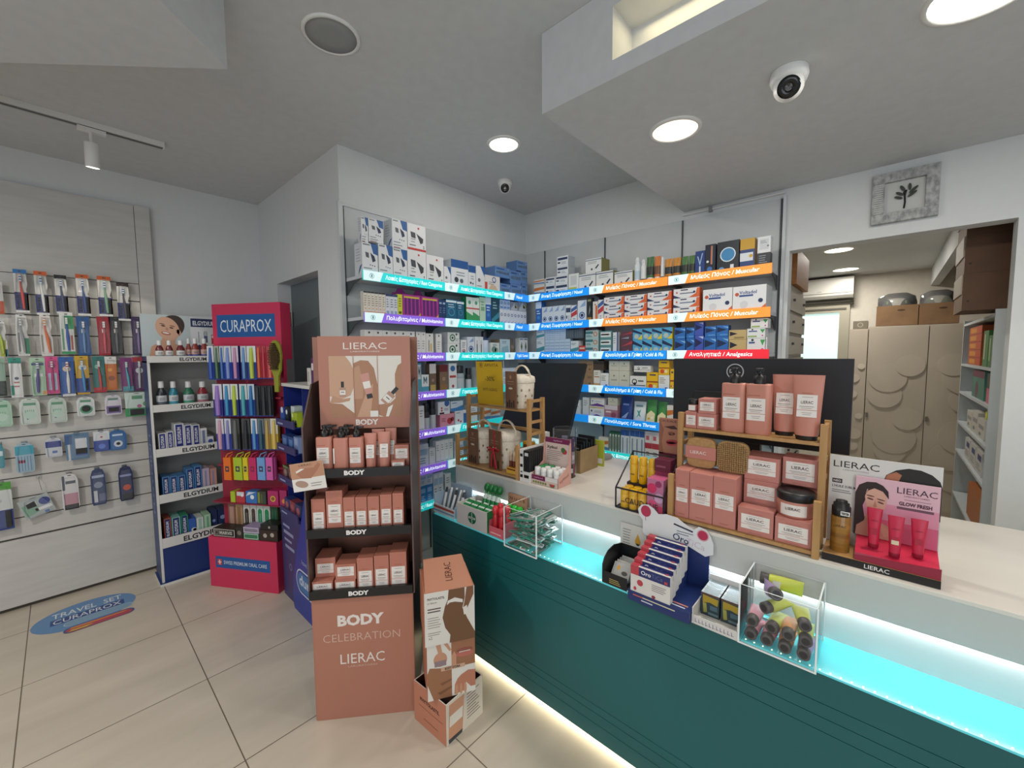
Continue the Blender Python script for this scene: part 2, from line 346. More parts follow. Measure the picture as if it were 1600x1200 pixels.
# ================================================================== SERVICE COUNTER
teal = noisy('teal_lacquer', '#15585a', '#186062', (2, 2, 2), .42, 2); teald = M('#06302f', .6)
cw = M('#cfd1cf', .35); ctop = noisy('pale_stone_top', '#d3ccc1', '#ddd7cd', (5, 1.2, 3), .28, 6)
CX, CL, ZL, ZT, UX = 1.337, 1.82, .69, .928, 1.495
CE = -2.6
t = thing('service_counter', 'long teal pharmacy counter with lit glass ledge and pale top', 'counter', (CX, 0, 0))
b = MB(); zs = [.035, .099, .101, .143, .145, .176, .178, .521, .523, .561, .563, .600, .602, .682]
for i in range(0, len(zs)-1, 1):
    if zs[i+1]-zs[i] < .003: b.box(.004, .02, CE, CL, zs[i], zs[i+1], teald)
    else: b.box(0, .02, CE, CL, zs[i], zs[i+1], teal)
b.box(.02, .8, CL-.02, CL, .035, .682, teal); b.build('front_panel', t)
b = MB(); b.box(.09, .75, CE, CL-.05, .001, .034, M('#8a8a86', .6)); b.build('plinth', t)
glow = M('#fff2d2', .5, 0, 22.0)
b = MB(); b.box(.045, .06, CE, CL-.04, .024, .033, glow); b.build('floor_light_strip', t)
b = MB(); b.box(.021, .178, CE, CL-.021, .60, .679, M('#3fb6bb', .4)); b.build('ledge_tray', t)
gl = M('#5ccdd5', .12, 0, .17, 'lit_glass'); b = MB(); b.box(.0, .178, CE, CL-.021, .6825, ZL-.0015, gl); b.build('glass_ledge', t)
b = MB(); ld = M('#fff3c8', .4, 0, 1.6)
for i in range(130): y = 1.2-i*.0225; b.box(.006, .011, y, y+.003, ZL-.0015, ZL-.0008, ld)
b.build('led_dots', t)['kind'] = 'stuff'
b = MB(); b.box(.178, .19, CE, CL-.03, ZL-.09, .812, cw); b.build('ledge_back', t)
b = MB(); b.box(.1705, .1745, CE, CL-.035, .8065, .8115, M('#f2fbff', .5, 0, 50.0)); b.build('ledge_light_strip', t)
cwg = M('#bdbfbb', .35); b = MB(); b.box(UX-CX, .170, CE, 1.80, .806, ZT-.012, cwg); b.box(.1701, .87, 1.782, 1.80, .60, ZT-.012, cwg); b.box(.1701, .19, CE, 1.7815, .8125, .83, cw); b.build('upper_front', t)
b = MB(); b.box(UX-CX-.002, .875, CE, 1.802, ZT-.0118, ZT, ctop); b.build('worktop', t, bevel=.001)
COUNTER = t
# ================================================================== WALL SHELVING WITH LIT SIGNS
LV3 = [2.041, 1.801, 1.567, 1.311, 1.057, .815, .572]; LV4 = [2.046, 1.806, 1.569, 1.318, 1.086, .838, .59]
SD = .23; YF, XF = YS-SD, XS-SD
CYA, PUR, BLU, ORA, RED = '#22d6d6', '#8763d8', '#158fee', '#f2943a', '#e22a38'
shm = M('#c9ccd0', .5); bkm = noisy('shelf_back_panel', '#c3c7c7', '#cbcfcf', (3, 3, 3), .5); dkm = M('#3d4347', .5); icm = M('#d9f2f4', .5, 0, .45); icd = M('#86b9c4', .5)
REST = 'Λοιπές Κατηγορίες / Rest Categories'; VIT = 'Πολυβιταμίνες / Multivitamins'; NAS = 'Ρινική Συμφόρηση / Nasal'; MUS = 'Μυϊκός Πόνος / Muscular'; CLD = 'Κρυολόγημα & Γρίπη / Cold & Flu'; GAS = 'Γαστρεντερικό'
SIGNS3 = [[(CYA, REST), (PUR, VIT), (PUR, VIT), (PUR, VIT), (PUR, VIT), (PUR, VIT), (CYA, REST)],
          [(CYA, REST), (CYA, REST), (CYA, REST), (CYA, GAS), (CYA, GAS), (CYA, GAS), (CYA, REST)],
          [(BLU, 'Nasal'), (BLU, 'Nasal'), (BLU, 'Υγρά / Lenses'), (CYA, ''), (CYA, ''), (CYA, ''), (CYA, '')]]
SIGNS4 = [[(BLU, NAS), (BLU, NAS), (BLU, NAS), (BLU, ''), (BLU, ''), (CYA, ''), (CYA, '')],
          [(ORA, MUS), (ORA, MUS), (BLU, CLD), (BLU, CLD), (BLU, 'Πονόλαιμος / Sore Throat'), (CYA, REST), (CYA, '')],
          [(ORA, MUS), (ORA, MUS), (RED, 'Αναλγητικά / Analgesics'), (BLU, ''), (BLU, ''), (CYA, ''), (CYA, '')]]
def bay(label, W_, loc, rz, lv, signs, ztop, end_l=False, end_r=False, extra=0.):
    """bay in its own frame: x 0..W_ along the wall, y 0 the shelf front, y SD the wall"""
    t = thing('shelving_bay', label, 'wall shelving', loc, rz, 'lit wall shelving bays')
    b = MB(); b.box(.0003, W_-.0003+extra, SD-.014, SD-.001, .12, ztop, bkm); b.build('back_panel', t)
    b = MB(); b.box(.0005, .0085, SD-.022, SD-.0145, .12, ztop-.004, dkm); b.build('upright', t)
    if end_l:
        b = MB(); b.box(-.028, -.0005, SD-.028, SD-.001, .12, ztop+.02, M('#cfd2d2', .5)); b.box(-.0005, W_+extra, SD-.02, SD-.001, ztop, ztop+.02, M('#cfd2d2', .5)); b.build('edge_trim', t)
    if end_r:
        b = MB(); b.box(W_-.0085, W_+.0003, SD-.022, SD-.0145, .12, ztop-.004, dkm); b.box(W_+.0045, W_+.02, SD-.03, SD-.001, .12, ztop+.01, M('#d4d7d8', .5)); b.build('edge_trim', t)
    for i, z in enumerate(lv):
        b = MB(); b.box(.009, W_-.009+extra, .0005, SD-.0145, z-.042, z-.022, shm); s = b.build('shelf', t)
        for xx in ([.0065, W_-.016] if end_r else [.0065]):
            b = MB(); b.prism([(.02, -.042), (SD-.024, -.042), (SD-.024, -.125), (SD-.06, -.105), (SD-.11, -.066)], (xx+.005, 0, z), (0, 1, 0), (0, 0, 1), .004, dkm)
            b.build('bracket', s)
        colr, txt = signs[i]; cm = M(colr, .4, 0, .42); b = MB()
        b.box(.003, W_-.002, -.012, 0, z-.056, z, cm, top=shm)
        fr = (Vector((.003, -.012, z-.056)), Vector((1, 0, 0)), Vector((0, 0, 1))); iw = .105
        b.poly(fr, [(0, 0), (iw, 0), (iw+.022, .056), (0, .056)], icm, 1)
        b.ringd(fr, .052, .028, .015, .003, icd, 2, 14); b.rect(fr, .047, .02, .057, .036, icd, 2)
        if txt:
            tw = min(W_-.165, glyphs(txt, .015)[2]*.0235/.69*.98)
            b.text(fr, .14, .0185, txt, .0235, M('#f4ffff', .4, 0, .7), w=tw, al='l', bold=.008, shear=.12)
        b.build('sign_strip', s)
B3 = [1.2, 1.789, 2.378]; B4 = [2.25, 1.662, 1.07]
bay('shelving bay with purple multivitamin signs next to the dark doorway', .588, (B3[0], YF, 0), 0, LV3, SIGNS3[0], 2.452, end_l=True)
bay('shelving bay with cyan signs between purple signed bay and corner', .588, (B3[1], YF, 0), 0, LV3, SIGNS3[1], 2.452)
bay('narrow corner shelving bay with short blue nasal signs', .303, (B3[2], YF, 0), 0, LV3, SIGNS3[2], 2.452, extra=-.0)
bay('corner shelving bay with long blue nasal congestion signs', .587, (XF, B4[0], 0), -HP, LV4, SIGNS4[0], 2.452)
bay('shelving bay with orange muscular and blue cold signs', .590, (XF, B4[1], 0), -HP, LV4, SIGNS4[1], 2.452)
bay('shelving bay with orange and red signs beside the storeroom opening', .580, (XF, B4[2], 0), -HP, LV4, SIGNS4[2], 2.452, end_r=True)
b = MB(); b.box(B3[2]+.304, XS-.002, YS-.014, YS-.001, .12, 2.452, bkm); b.box(XS-.014, XS-.001, B4[0]+.001, YS-.015, .12, 2.452, bkm)
tag(b.build('corner_panel'), 'bare white back panel filling the corner of the shelving', 'panel')

# ---- products: what each kind looks like.  decals are in fractions of the front face
def lns(c, x=.12, y=.5, w=.7, n=3, h=.035, dy=.1): return ('l', x, y, w, n, h, dy, c)
K = {}
def kind(k, name, cat, desc, base, deco=(), side=None, shape='carton', top=None, cap=None, grp=None): K[k] = (name, cat, desc, base, deco, side, shape, top, cap, grp)
bpm = [('p', [(.55, 1), (1, 1), (1, .66), (.72, .7)], '#2a5f9e'), ('p', [(.2, .72), (.42, .7), (.44, .54), (.24, .56)], '#55595e'), ('p', [(.52, .72), (.78, .62), (.86, .48), (.66, .42)], '#24344d'), ('e', .5, .33, .035, '#303844'), ('e', .64, .32, .035, '#303844'), ('e', .78, .31, .035, '#303844'), ('r', .08, 0, .5, .05, '#b94747'), lns('#8d949b', .08, .2, .6, 3), lns('#6b7178', .06, .93, .45, 1)]
kind('bp', 'monitor_carton', 'carton', 'white blood pressure monitor carton with blue corner', '#dfe2e4', bpm, '#d3d6d9')
kind('bpr', 'monitor_carton', 'carton', 'white blood pressure monitor carton with red base', '#e2e3e4', [('r', 0, 0, 1, .08, '#c23a3a'), ('p', [(.16, .7), (.42, .68), (.44, .46), (.2, .48)], '#4b4f55'), ('p', [(.48, .66), (.86, .5), (.84, .34), (.7, .28)], '#3a4046'), ('e', .6, .87, .05, '#c23a3a'), lns('#9aa0a6', .18, .4, .25, 2), lns('#555b61', .1, .17, .35, 1), ('e', .88, .2, .03, '#3a4046'), ('e', .88, .13, .03, '#3a4046')], '#d8dadc')
kind('inh', 'device_carton', 'carton', 'white carton with deep blue top panel', '#dde1e5', [('r', 0, .72, 1, 1, '#2b5794'), ('e', .3, .3, .12, '#3b424c'), ('e', .6, .28, .1, '#596270'), lns('#8d949b', .3, .55, .6, 2)], '#d0d5da', top='#2b5794')
kind('bps', 'device_carton', 'carton', 'small white carton with blue corner', '#dfe2e4', [('p', [(.5, 1), (1, 1), (1, .6)], '#2a5f9e'), ('e', .35, .45, .16, '#6b6f74'), lns('#8d949b', .1, .2, .6, 2)], '#d3d6d9')
kind('red', 'carton', 'carton', 'white carton with red edge and blue ring', '#e4e2df', [('r', 0, 0, .16, .6, '#c8463c'), ('o', .6, .78, .16, .05, '#2a4f94'), ('p', [(.2, .1), (.9, .1), (.7, .45), (.4, .5)], '#d9b79a'), lns('#8e8b88', .25, .6, .5, 2)])
kind('sea', 'spray_carton', 'carton', 'blue box of saline vials', '#5f86bd', [('r', .04, .3, .96, .62, '#86a9d4')]+[('r', .1+.11*i, .32, .16+.11*i, .6, '#d5e2ef') for i in range(8)]+[('r', .1, .76, .6, .86, '#2d4f86'), ('e', .88, .82, .06, '#c5b97c')], '#4c6f9f')
kind('vit', 'vitamin_carton', 'carton', 'slim cream carton with orange band at the bottom', '#e0dacd', [('r', 0, 0, 1, .2, '#d98438'), ('r', 0, .94, 1, 1, '#2e2f35'), lns('#8a7455', .2, .8, .6, 5, .03, .09), ('e', .5, .32, .2, '#d9a873')], '#cfc9bd')
kind('vbl', 'vitamin_carton', 'carton', 'slim white carton with dark blue lid', '#d9dde3', [('r', 0, .9, 1, 1, '#2c3c6a'), ('r', .2, .15, .8, .3, '#8ea6c4'), lns('#5b6a86', .2, .75, .6, 4)])
kind('yel', 'vitamin_carton', 'carton', 'narrow acid yellow carton', '#cdd23a', [('r', .2, .2, .8, .3, '#4d5a22'), lns('#5c6423', .25, .8, .5, 4)])
kind('mag', 'vitamin_display', 'display box', 'magenta display tray of purple cartons', '#a8348f', [('r', .1, .2, .22, .86, '#5c2070'), ('r', .3, .2, .44, .86, '#5c2070'), ('r', .52, .2, .66, .86, '#5c2070'), ('r', .74, .2, .88, .86, '#5c2070'), ('r', .08, .86, .92, .93, '#cdbb3c'), ('p', [(.7, 0), (1, .3), (1, 0)], '#d7a94a')], '#8d2a7c')
kind('nav', 'carton', 'carton', 'dark navy vitamin carton', '#1e3c68', [('r', .15, .8, .85, .88, '#9fb6d4'), lns('#6f88ad', .2, .6, .6, 3)])
kind('tea', 'carton', 'carton', 'blue-green carton with pale ring', '#1f5f82', [('r', 0, .86, 1, .95, '#dfeaf0'), ('o', .5, .45, .3, .05, '#4ea3c4'), lns('#bcd6e3', .2, .75, .6, 2)], '#174a66')
kind('grw', 'carton', 'carton', 'white and green carton with red line', '#dfe6e0', [('p', [(0, 0), (1, 0), (1, .3), (0, .45)], '#3d9b5f'), ('r', 0, .55, 1, .6, '#c23d3d'), ('e', .5, .8, .22, '#4f9d7a')], '#1f8a55')
kind('pgr', 'carton', 'carton', 'pale green carton', '#bcd6bf', [('r', .2, .5, .8, .6, '#7fb08b'), lns('#6d9a79', .2, .8, .6, 4)])
kind('blu', 'carton', 'carton', 'blue carton with white cap panel', '#2d68b0', [('r', 0, .72, 1, 1, '#cfdbe8'), ('e', .5, .35, .25, '#4a8bd0'), lns('#dfe9f4', .2, .6, .6, 2)])
kind('dte', 'carton', 'carton', 'dark teal carton', '#1d4a5c', [('p', [(0, .2), (1, .5), (1, .3), (0, .05)], '#3e8ca0'), lns('#a7c9d4', .2, .8, .5, 3)])
kind('ring', 'eyedrop_carton', 'carton', 'small white carton with navy ring', '#dee3e8', [('o', .5, .68, .3, .12, '#1d3a78'), ('r', .2, .05, .8, .25, '#8fa6c8'), ('e', .75, .3, .07, '#c2504a')], '#cfd5dc')
kind('ringb', 'eyedrop_carton', 'carton', 'small pale blue carton with navy ring', '#b4c9e3', [('o', .5, .68, .26, .1, '#24488a'), ('r', .1, .1, .9, .3, '#5f86bd')], '#a3b9d4')
kind('gry', 'carton', 'carton', 'small grey patterned carton', '#8b9297', [('p', [(0, 0), (.5, .9), (1, 0)], '#b6bcc0'), ('r', .6, .3, .9, .6, '#b9ad60')])
kind('drk', 'carton', 'carton', 'dark red and white carton', '#7d2027', [('r', 0, 0, .35, 1, '#ddd8d2'), ('r', .45, .2, .9, .5, '#b8393c')])
kind('wl', 'carton', 'carton', 'tall white carton with small dark emblem', '#dfe0dc', [('e', .5, .9, .12, '#4a5358'), lns('#9a9c98', .25, .6, .5, 4), ('r', .1, .05, .9, .12, '#c9cac6')], '#d2d3cf')
kind('wy', 'carton', 'carton', 'white carton with yellow capsule picture', '#dcdcd6', [('r', .3, .2, .45, .7, '#8d8f8a'), ('r', .58, .2, .75, .55, '#d4b13c'), ('e', .5, .9, .1, '#4a5358')])
kind('grn', 'eye_carton', 'carton', 'white carton with green ring', '#e0e2e0', [('o', .4, .5, .34, .12, '#3f7f55'), ('e', .4, .5, .12, '#2c3c38'), ('e', .75, .82, .1, '#39464a'), lns('#8a9291', .65, .4, .3, 3)])
kind('rri', 'eye_carton', 'carton', 'white carton with red ring', '#dfe0e2', [('o', .5, .25, .32, .1, '#b6383f'), ('e', .5, .25, .15, '#3a4a80'), lns('#6f7680', .2, .8, .6, 4)])
kind('eye', 'eye_carton', 'carton', 'white carton with blue eye', '#d7dee6', [('o', .5, .35, .34, .1, '#325d9c'), ('e', .5, .35, .17, '#1b2f55'), ('p', [(.2, .7), (.9, 1), (.9, .75)], '#8ea9cc')])
kind('gw', 'carton', 'carton', 'white carton with dark bottle picture', '#dcdfe0', [('r', .38, .15, .62, .6, '#59666c'), ('r', .44, .6, .56, .8, '#7c888d'), ('r', .2, .05, .8, .12, '#3f4a4f')])
kind('bb', 'carton', 'carton', 'small blue carton', '#2c7ab8', [('r', .15, .3, .85, .55, '#c2d7ea'), ('r', .2, .1, .8, .2, '#b24a50')])
kind('dot', 'spray_bottle', 'bottle', 'dark bottle with blue and white label', '#27406e', [], shape='bottle', cap='#1c222b')
kind('gp', 'carton', 'carton', 'white carton with green leaves', '#d7ddd6', [('e', .35, .45, .28, '#6f8f7a'), ('e', .65, .4, .22, '#93a99a'), lns('#5c6c64', .2, .85, .6, 2)])
kind('pale', 'carton', 'carton', 'pale aqua carton', '#bcd3d6', [('p', [(.1, .1), (.9, .2), (.8, .6), (.2, .5)], '#8fb3b8'), lns('#6f8b90', .2, .85, .6, 2)], '#8c7d66')
kind('brn', 'pouch', 'pouch', 'brown paper pouch', '#6d5d4a', [('e', .5, .5, .3, '#8d7c66')], shape='pouch')
kind('dia', 'eye_carton', 'carton', 'white carton with green and yellow drop', '#dcdedb', [('p', [(.5, .8), (.7, .5), (.5, .2), (.3, .5)], '#5e7a48'), ('p', [(.5, .62), (.6, .48), (.5, .34), (.4, .48)], '#d0b84a'), ('r', .1, .9, .9, .96, '#4c6a8c')])
kind('mt', 'carton', 'carton', 'teal carton with letter panel', '#4f9db4', [('r', .12, .5, .88, .95, '#cfe0e6'), ('p', [(.25, .55), (.35, .55), (.35, .75), (.5, .6), (.65, .75), (.65, .55), (.75, .55), (.75, .9), (.65, .9), (.5, .72), (.35, .9), (.25, .9)], '#1f5b74')])
kind('mw', 'carton', 'carton', 'white and teal carton with letter panel', '#dce3e5', [('p', [(.25, .55), (.35, .55), (.35, .75), (.5, .6), (.65, .75), (.65, .55), (.75, .55), (.75, .9), (.65, .9), (.5, .72), (.35, .9), (.25, .9)], '#1f5b74'), ('r', 0, 0, 1, .4, '#4f9db4')])
kind('cof', 'carton', 'carton', 'brown carton with white top', '#6f5d4d', [('r', 0, .68, 1, 1, '#d6d3cf'), ('e', .5, .45, .2, '#9a8672'), ('r', .1, .05, .9, .3, '#b7a25e')])
kind('cof2', 'carton', 'carton', 'brown carton with dark red top', '#7b6350', [('r', 0, .75, 1, 1, '#6b2326'), ('e', .5, .5, .2, '#a08a73'), ('r', .1, .05, .9, .3, '#8d6a3d')])
kind('tri', 'carton', 'carton', 'white carton with blue oval and red emblem', '#dfe0e2', [('e', .5, .82, .3, '#3f6ea8'), ('r', .1, .5, .9, .58, '#a8443f'), ('e', .5, .2, .16, '#b23a40')])
kind('sil', 'jar_carton', 'jar', 'grey jar with black lid', '#9aa6ad', [], shape='jar', cap='#15181c')
kind('blk', 'pill_bottle', 'bottle', 'black capped bottle with pale label', '#23262c', [], shape='jar', cap='#101216')
kind('wr', 'carton', 'carton', 'white carton with blue arc and red capsules', '#dcdfe4', [('e', .75, .85, .25, '#3d64a0'), ('e', .3, .5, .08, '#b23a40'), ('e', .3, .3, .08, '#b23a40'), ('r', .1, .02, .5, .16, '#4a2530'), lns('#5a6470', .5, .4, .4, 2)])
kind('pink', 'carton', 'carton', 'pink carton with red fruit', '#d58ea0', [('e', .65, .5, .22, '#b03a3c'), ('e', .85, .6, .15, '#8d3030'), lns('#7d3a4c', .08, .7, .35, 3)])
kind('bw', 'carton', 'carton', 'white carton with blue wave', '#d3dde8', [('p', [(0, 0), (1, 0), (1, .55), (.5, .35), (0, .3)], '#3f7fc0'), lns('#2d4a78', .1, .8, .5, 1, .06)])
kind('bwr', 'carton', 'carton', 'white carton with red dots and blue side', '#dce0e6', [('r', .75, 0, 1, .8, '#2e67ac'), ('e', .3, .4, .08, '#b8404a'), ('e', .5, .3, .07, '#b8404a'), lns('#5a6470', .1, .85, .5, 1)])
kind('wb', 'carton', 'carton', 'white carton with pale blue print', '#d5dde4', [('r', .1, .55, .9, .8, '#9db8d2'), lns('#6d859e', .15, .4, .6, 3)])
kind('wt', 'carton', 'carton', 'plain white medicine carton', '#dbdedf', [lns('#8e979c', .2, .8, .6, 3), ('r', .1, .1, .9, .16, '#a9b3ba')])
kind('bl2', 'carton', 'carton', 'bright blue lens solution carton', '#3f86c8', [('r', .15, .6, .85, .85, '#8fbce4'), lns('#d6e6f4', .2, .4, .6, 3)], '#3373b0')
kind('col', 'carton', 'carton', 'small carton with orange and blue print', '#d8d6cc', [('p', [(0, .5), (1, .6), (1, .8), (0, .75)], '#c8743a'), ('p', [(0, .2), (1, .1), (1, .35), (0, .4)], '#5d86b5')])
kind('wbl', 'carton', 'carton', 'white carton with bold navy lettering bars', '#dfe3e6', [('r', .06, .62, .94, .86, '#33435f'), ('r', .06, .3, .3, .45, '#33435f'), lns('#8492a5', .4, .4, .5, 3)], '#c4ccd4')
kind('wgr', 'carton', 'carton', 'white carton with lime band and hatch square', '#dfe2de', [('r', .2, .4, .8, .9, '#c6cbca'), ('r', .05, .1, .8, .28, '#b5c552')], '#cdd0c6')
kind('blkd', 'carton', 'carton', 'white carton with blue line and black dropper', '#dfe1e0', [('r', 0, .88, 1, .93, '#3f5478'), ('p', [(.6, .3), (.8, .55), (.86, .5), (.68, .24)], '#26303c'), ('e', .4, .25, .08, '#45525e'), lns('#8d9694', .15, .75, .6, 2)], '#8d8748')
kind('spr', 'spray_can', 'spray', 'white spray can with pale blue label', '#d6dde0', [], shape='spray', cap='#dde1e2')
kind('spr2', 'spray_can', 'spray', 'white spray bottle with black base', '#dcdedd', [], shape='spray', cap='#e2e4e3')
kind('tgr', 'tube', 'tube', 'green tube standing on white cap', '#3f6a3c', [], shape='tubew', cap='#dededa')
kind('tor', 'tube', 'tube', 'orange and brown tube standing on white cap', '#c9732f', [], shape='tubew', cap='#dededa')
kind('tamb', 'balm_tube', 'tube', 'amber balm tube with dark label', '#c4832e', [], shape='tubew', cap='#7d5a2a')
kind('tgr2', 'balm_tube', 'tube', 'green balm tube with dark label', '#44703a', [], shape='tubew', cap='#2c4a2a')
kind('nvx', 'carton', 'carton', 'navy carton with pale tick', '#243f7c', [('p', [(.2, .8), (.3, .8), (.5, .55), (.7, .9), (.8, .9), (.5, .42)], '#a9c2dd'), ('r', .42, .05, .58, .4, '#c9d5e6')])
kind('stb', 'carton', 'carton', 'black carton with orange and blue stripes', '#1b2233', [('r', .55, .35, .66, .95, '#d67a45'), ('r', .68, .35, .72, .95, '#8a99b5'), ('e', .45, .2, .25, '#3f74b5'), ('e', .25, .45, .12, '#dcdfe3')])
kind('frz', 'carton', 'carton', 'black carton with round icy blue emblem', '#1d242c', [('o', .5, .58, .36, .05, '#d7e4ec'), ('e', .5, .58, .31, '#3d86b8'), ('p', [(.2, .62), (.8, .66), (.8, .52), (.2, .48)], '#dce8f0'), ('e', .22, .12, .14, '#5b95c0'), ('r', .62, .12, .78, .26, '#dfe3e6')])
kind('ybl', 'carton', 'carton', 'yellow and navy carton with green foot', '#243f78', [('r', 0, .66, 1, 1, '#c79b2e'), ('r', 0, .3, .9, .56, '#dadee4'), ('e', .75, .45, .13, '#d0a531'), ('r', 0, 0, 1, .1, '#3c8a4f')], '#b58a28')
kind('bkb', 'carton', 'carton', 'black carton with grey small print', '#2b2f36', [lns('#8a8f96', .1, .8, .7, 5, .05, .14)])
kind('wtl', 'carton', 'carton', 'white carton with thin grey panel', '#dfe1e2', [('r', .15, .2, .85, .85, '#cbd0d4'), ('e', .8, .4, .08, '#7a8088'), lns('#8a9096', .22, .7, .5, 2)])
kind('onx', 'carton', 'carton', 'slim white carton with orange side', '#dcd8d2', [('r', .55, .05, .95, .8, '#d06b34'), ('e', .5, .85, .14, '#8d5a3a')])
kind('rbl', 'carton', 'carton', 'white carton with red and blue swoosh', '#dfe0e2', [('p', [(0, .55), (1, .75), (1, .5), (0, .35)], '#c23a44'), ('p', [(0, .8), (1, 1), (1, .8), (0, .62)], '#3f62a0'), lns('#7a8088', .3, .25, .5, 4)])
kind('bgo', 'carton', 'carton', 'black and gold carton', '#252c2c', [('r', 0, 0, 1, .22, '#a5803a'), ('p', [(.4, .3), (.7, .5), (.6, .7)], '#9fb0a6'), ('r', .15, .85, .85, .93, '#8d8f70')])
kind('vol', 'gel_carton', 'carton', 'flat white gel carton with orange corner', '#dfe1e3', [('p', [(.6, 0), (1, 0), (1, .95), (.9, .95), (.86, .4)], '#d5663a'), ('e', .13, .6, .1, '#c0593a'), ('p', [(0, 0), (.3, 0), (0, .35)], '#26345c'), ('r', .25, .42, .78, .54, '#6b7690'), ('e', .8, .55, .13, '#26345c'), ('l', .28, .78, .35, 1, .12, .1, '#36425f')], '#ca5b30')
kind('vob', 'gel_carton', 'carton', 'large white gel carton with blue title bar', '#e2e4e5', [('e', .13, .7, .07, '#c0593a'), ('t', .2, .7, 'Voltadol', .12, '#33508c'), ('r', .2, .6, .62, .67, '#33508c'), ('e', .84, .42, .08, '#26345c'), ('p', [(.72, 0), (1, 0), (1, .3)], '#d5663a'), ('e', .35, .3, .14, '#d0d3d6')], '#cfd3d6')
kind('wte', 'carton', 'carton', 'white carton with teal line', '#dfe3e3', [('r', 0, .82, 1, .9, '#4a97a5'), lns('#6f7a7e', .1, .6, .7, 3)])
kind('gri', 'inhaler_carton', 'carton', 'pale blue gridded carton', '#b9cce0', [('r', .08, .15+.2*i, .92, .2+.2*i, '#8ca6c6') for i in range(4)]+[('r', .25, .05, .3, .95, '#cfdcea'), ('r', .6, .05, .65, .95, '#cfdcea')], '#9fb5cf')
kind('dgr', 'carton', 'carton', 'dark slate carton with fine stripes', '#4b545e', [('r', .1+.2*i, .08, .16+.2*i, .92, '#6d7883') for i in range(4)])
kind('wdr', 'carton', 'carton', 'white and teal nasal carton', '#d3dcde', [('p', [(0, .1), (1, .3), (1, .55), (0, .4)], '#4a8f98'), lns('#65767a', .1, .8, .6, 2)])
kind('rdd', 'carton', 'carton', 'small red carton', '#c0382f', [('r', .1, .6, .9, .8, '#e0b9a8'), ('r', .1, .15, .9, .3, '#8d2520')])
kind('tor2', 'carton', 'carton', 'flat teal carton with orange dot', '#a9c4c5', [('r', 0, .55, .6, .85, '#3d6f78'), ('o', .78, .5, .3, .12, '#c97a45'), lns('#54787c', .05, .3, .5, 2, .08, .14)])
kind('twh', 'carton', 'carton', 'flat white carton with teal frame', '#5d8f92', [('r', .06, .2, .94, .85, '#d5dcda'), ('r', .1, .45, .8, .62, '#3f5f62')])
kind('nvw', 'carton', 'carton', 'narrow white carton with navy edge', '#d6dbe0', [('r', .75, 0, 1, 1, '#3d5280'), lns('#8790a0', .1, .8, .5, 4)])
kind('brd', 'cold_carton', 'carton', 'dark plum and red lozenge carton', '#5c3a46', [('p', [(0, .5), (1, .9), (1, .7)], '#b04048'), ('p', [(0, .1), (.7, .3), (.7, .05)], '#8fa0b0')])
kind('fly', 'cold_carton', 'carton', 'blue and yellow cold remedy carton', '#4fa3cf', [('p', [(0, .95), (1, .6), (1, .45), (0, .7)], '#1a2b52'), ('p', [(1, 0), (1, .5), (.5, 0)], '#d8c43a'), ('e', .4, .3, .25, '#aebfb8')], '#cfc23c')
kind('bpn', 'pain_carton', 'carton', 'deep blue painkiller carton with dark swoosh', '#2869b4', [('p', [(.05, .85), (.9, .6), (.05, .35)], '#10264e'), ('p', [(.5, .9), (1, .7), (1, .85)], '#7fb5e0'), ('r', .3, .08, .95, .22, '#4d8fcf')], '#1d4f8e')
kind('pbl', 'pain_carton', 'carton', 'violet-blue painkiller carton with dark swoosh', '#3f55b0', [('p', [(.05, .85), (.9, .6), (.05, .35)], '#151f4e'), ('p', [(.4, .95), (1, .8), (1, .95)], '#b5c2ea')])
kind('gld', 'pain_carton', 'carton', 'gold painkiller carton with dark swoosh', '#bfa873', [('p', [(.05, .85), (.5, .6), (.05, .35)], '#1c1f30'), lns('#7d6a3f', .3, .2, .6, 2, .06)])
kind('pnk', 'pain_carton', 'carton', 'white carton with green title and pink figure', '#dfe1e0', [('p', [(.72, .9), (1, .9), (.86, .5)], '#3f9c4f'), ('e', .86, .25, .08, '#d05a98'), ('r', .05, .1, .55, .25, '#8fae5a'), ('l', .1, .65, .5, 1, .12, .1, '#45528a'), ('e', .3, .88, .08, '#2a3442')])
kind('tan', 'herb_carton', 'carton', 'kraft brown herbal carton', '#94785a', [('e', .5, .25, .12, '#5b4330'), ('r', .2, .6, .8, .75, '#7b6046')])
kind('tdk', 'herb_carton', 'carton', 'dark brown herbal carton', '#4a3c30', [('r', 0, .7, 1, .85, '#2c241d')])
kind('wor', 'carton', 'carton', 'white carton fading to orange', '#ddd9d1', [('r', 0, 0, 1, .25, '#cf9a55'), ('r', .1, .6, .9, .66, '#b07850'), lns('#7d7a74', .15, .85, .6, 2)])
kind('wnv', 'carton', 'carton', 'white carton with navy stamp', '#dde0df', [('r', .6, .05, .85, .25, '#3c4f86'), lns('#8a7a60', .1, .8, .6, 4)])
kind('gcr', 'carton', 'carton', 'grey-cream carton with small crest', '#c3c3b4', [('e', .5, .72, .08, '#6f7568'), ('r', .2, .45, .8, .52, '#97998a')], '#aeae9f')
kind('blg', 'carton', 'carton', 'white carton with black ornament and line', '#d8d9d4', [('o', .28, .6, .2, .07, '#3b3f40'), ('e', .3, .45, .1, '#3b3f40'), ('l', .5, .6, .4, 1, .1, .1, '#55595a'), ('r', .02, .3, .95, .36, '#3b3f40')])
kind('yrd', 'carton', 'carton', 'yellow lozenge carton with red fruit', '#e0b320', [('r', 0, .45, 1, .52, '#8d3b1c'), ('e', .35, .25, .2, '#cf4a24'), ('e', .7, .25, .15, '#e8dca8'), ('r', .25, .82, .8, .9, '#3f4a58')], '#cfa41c')
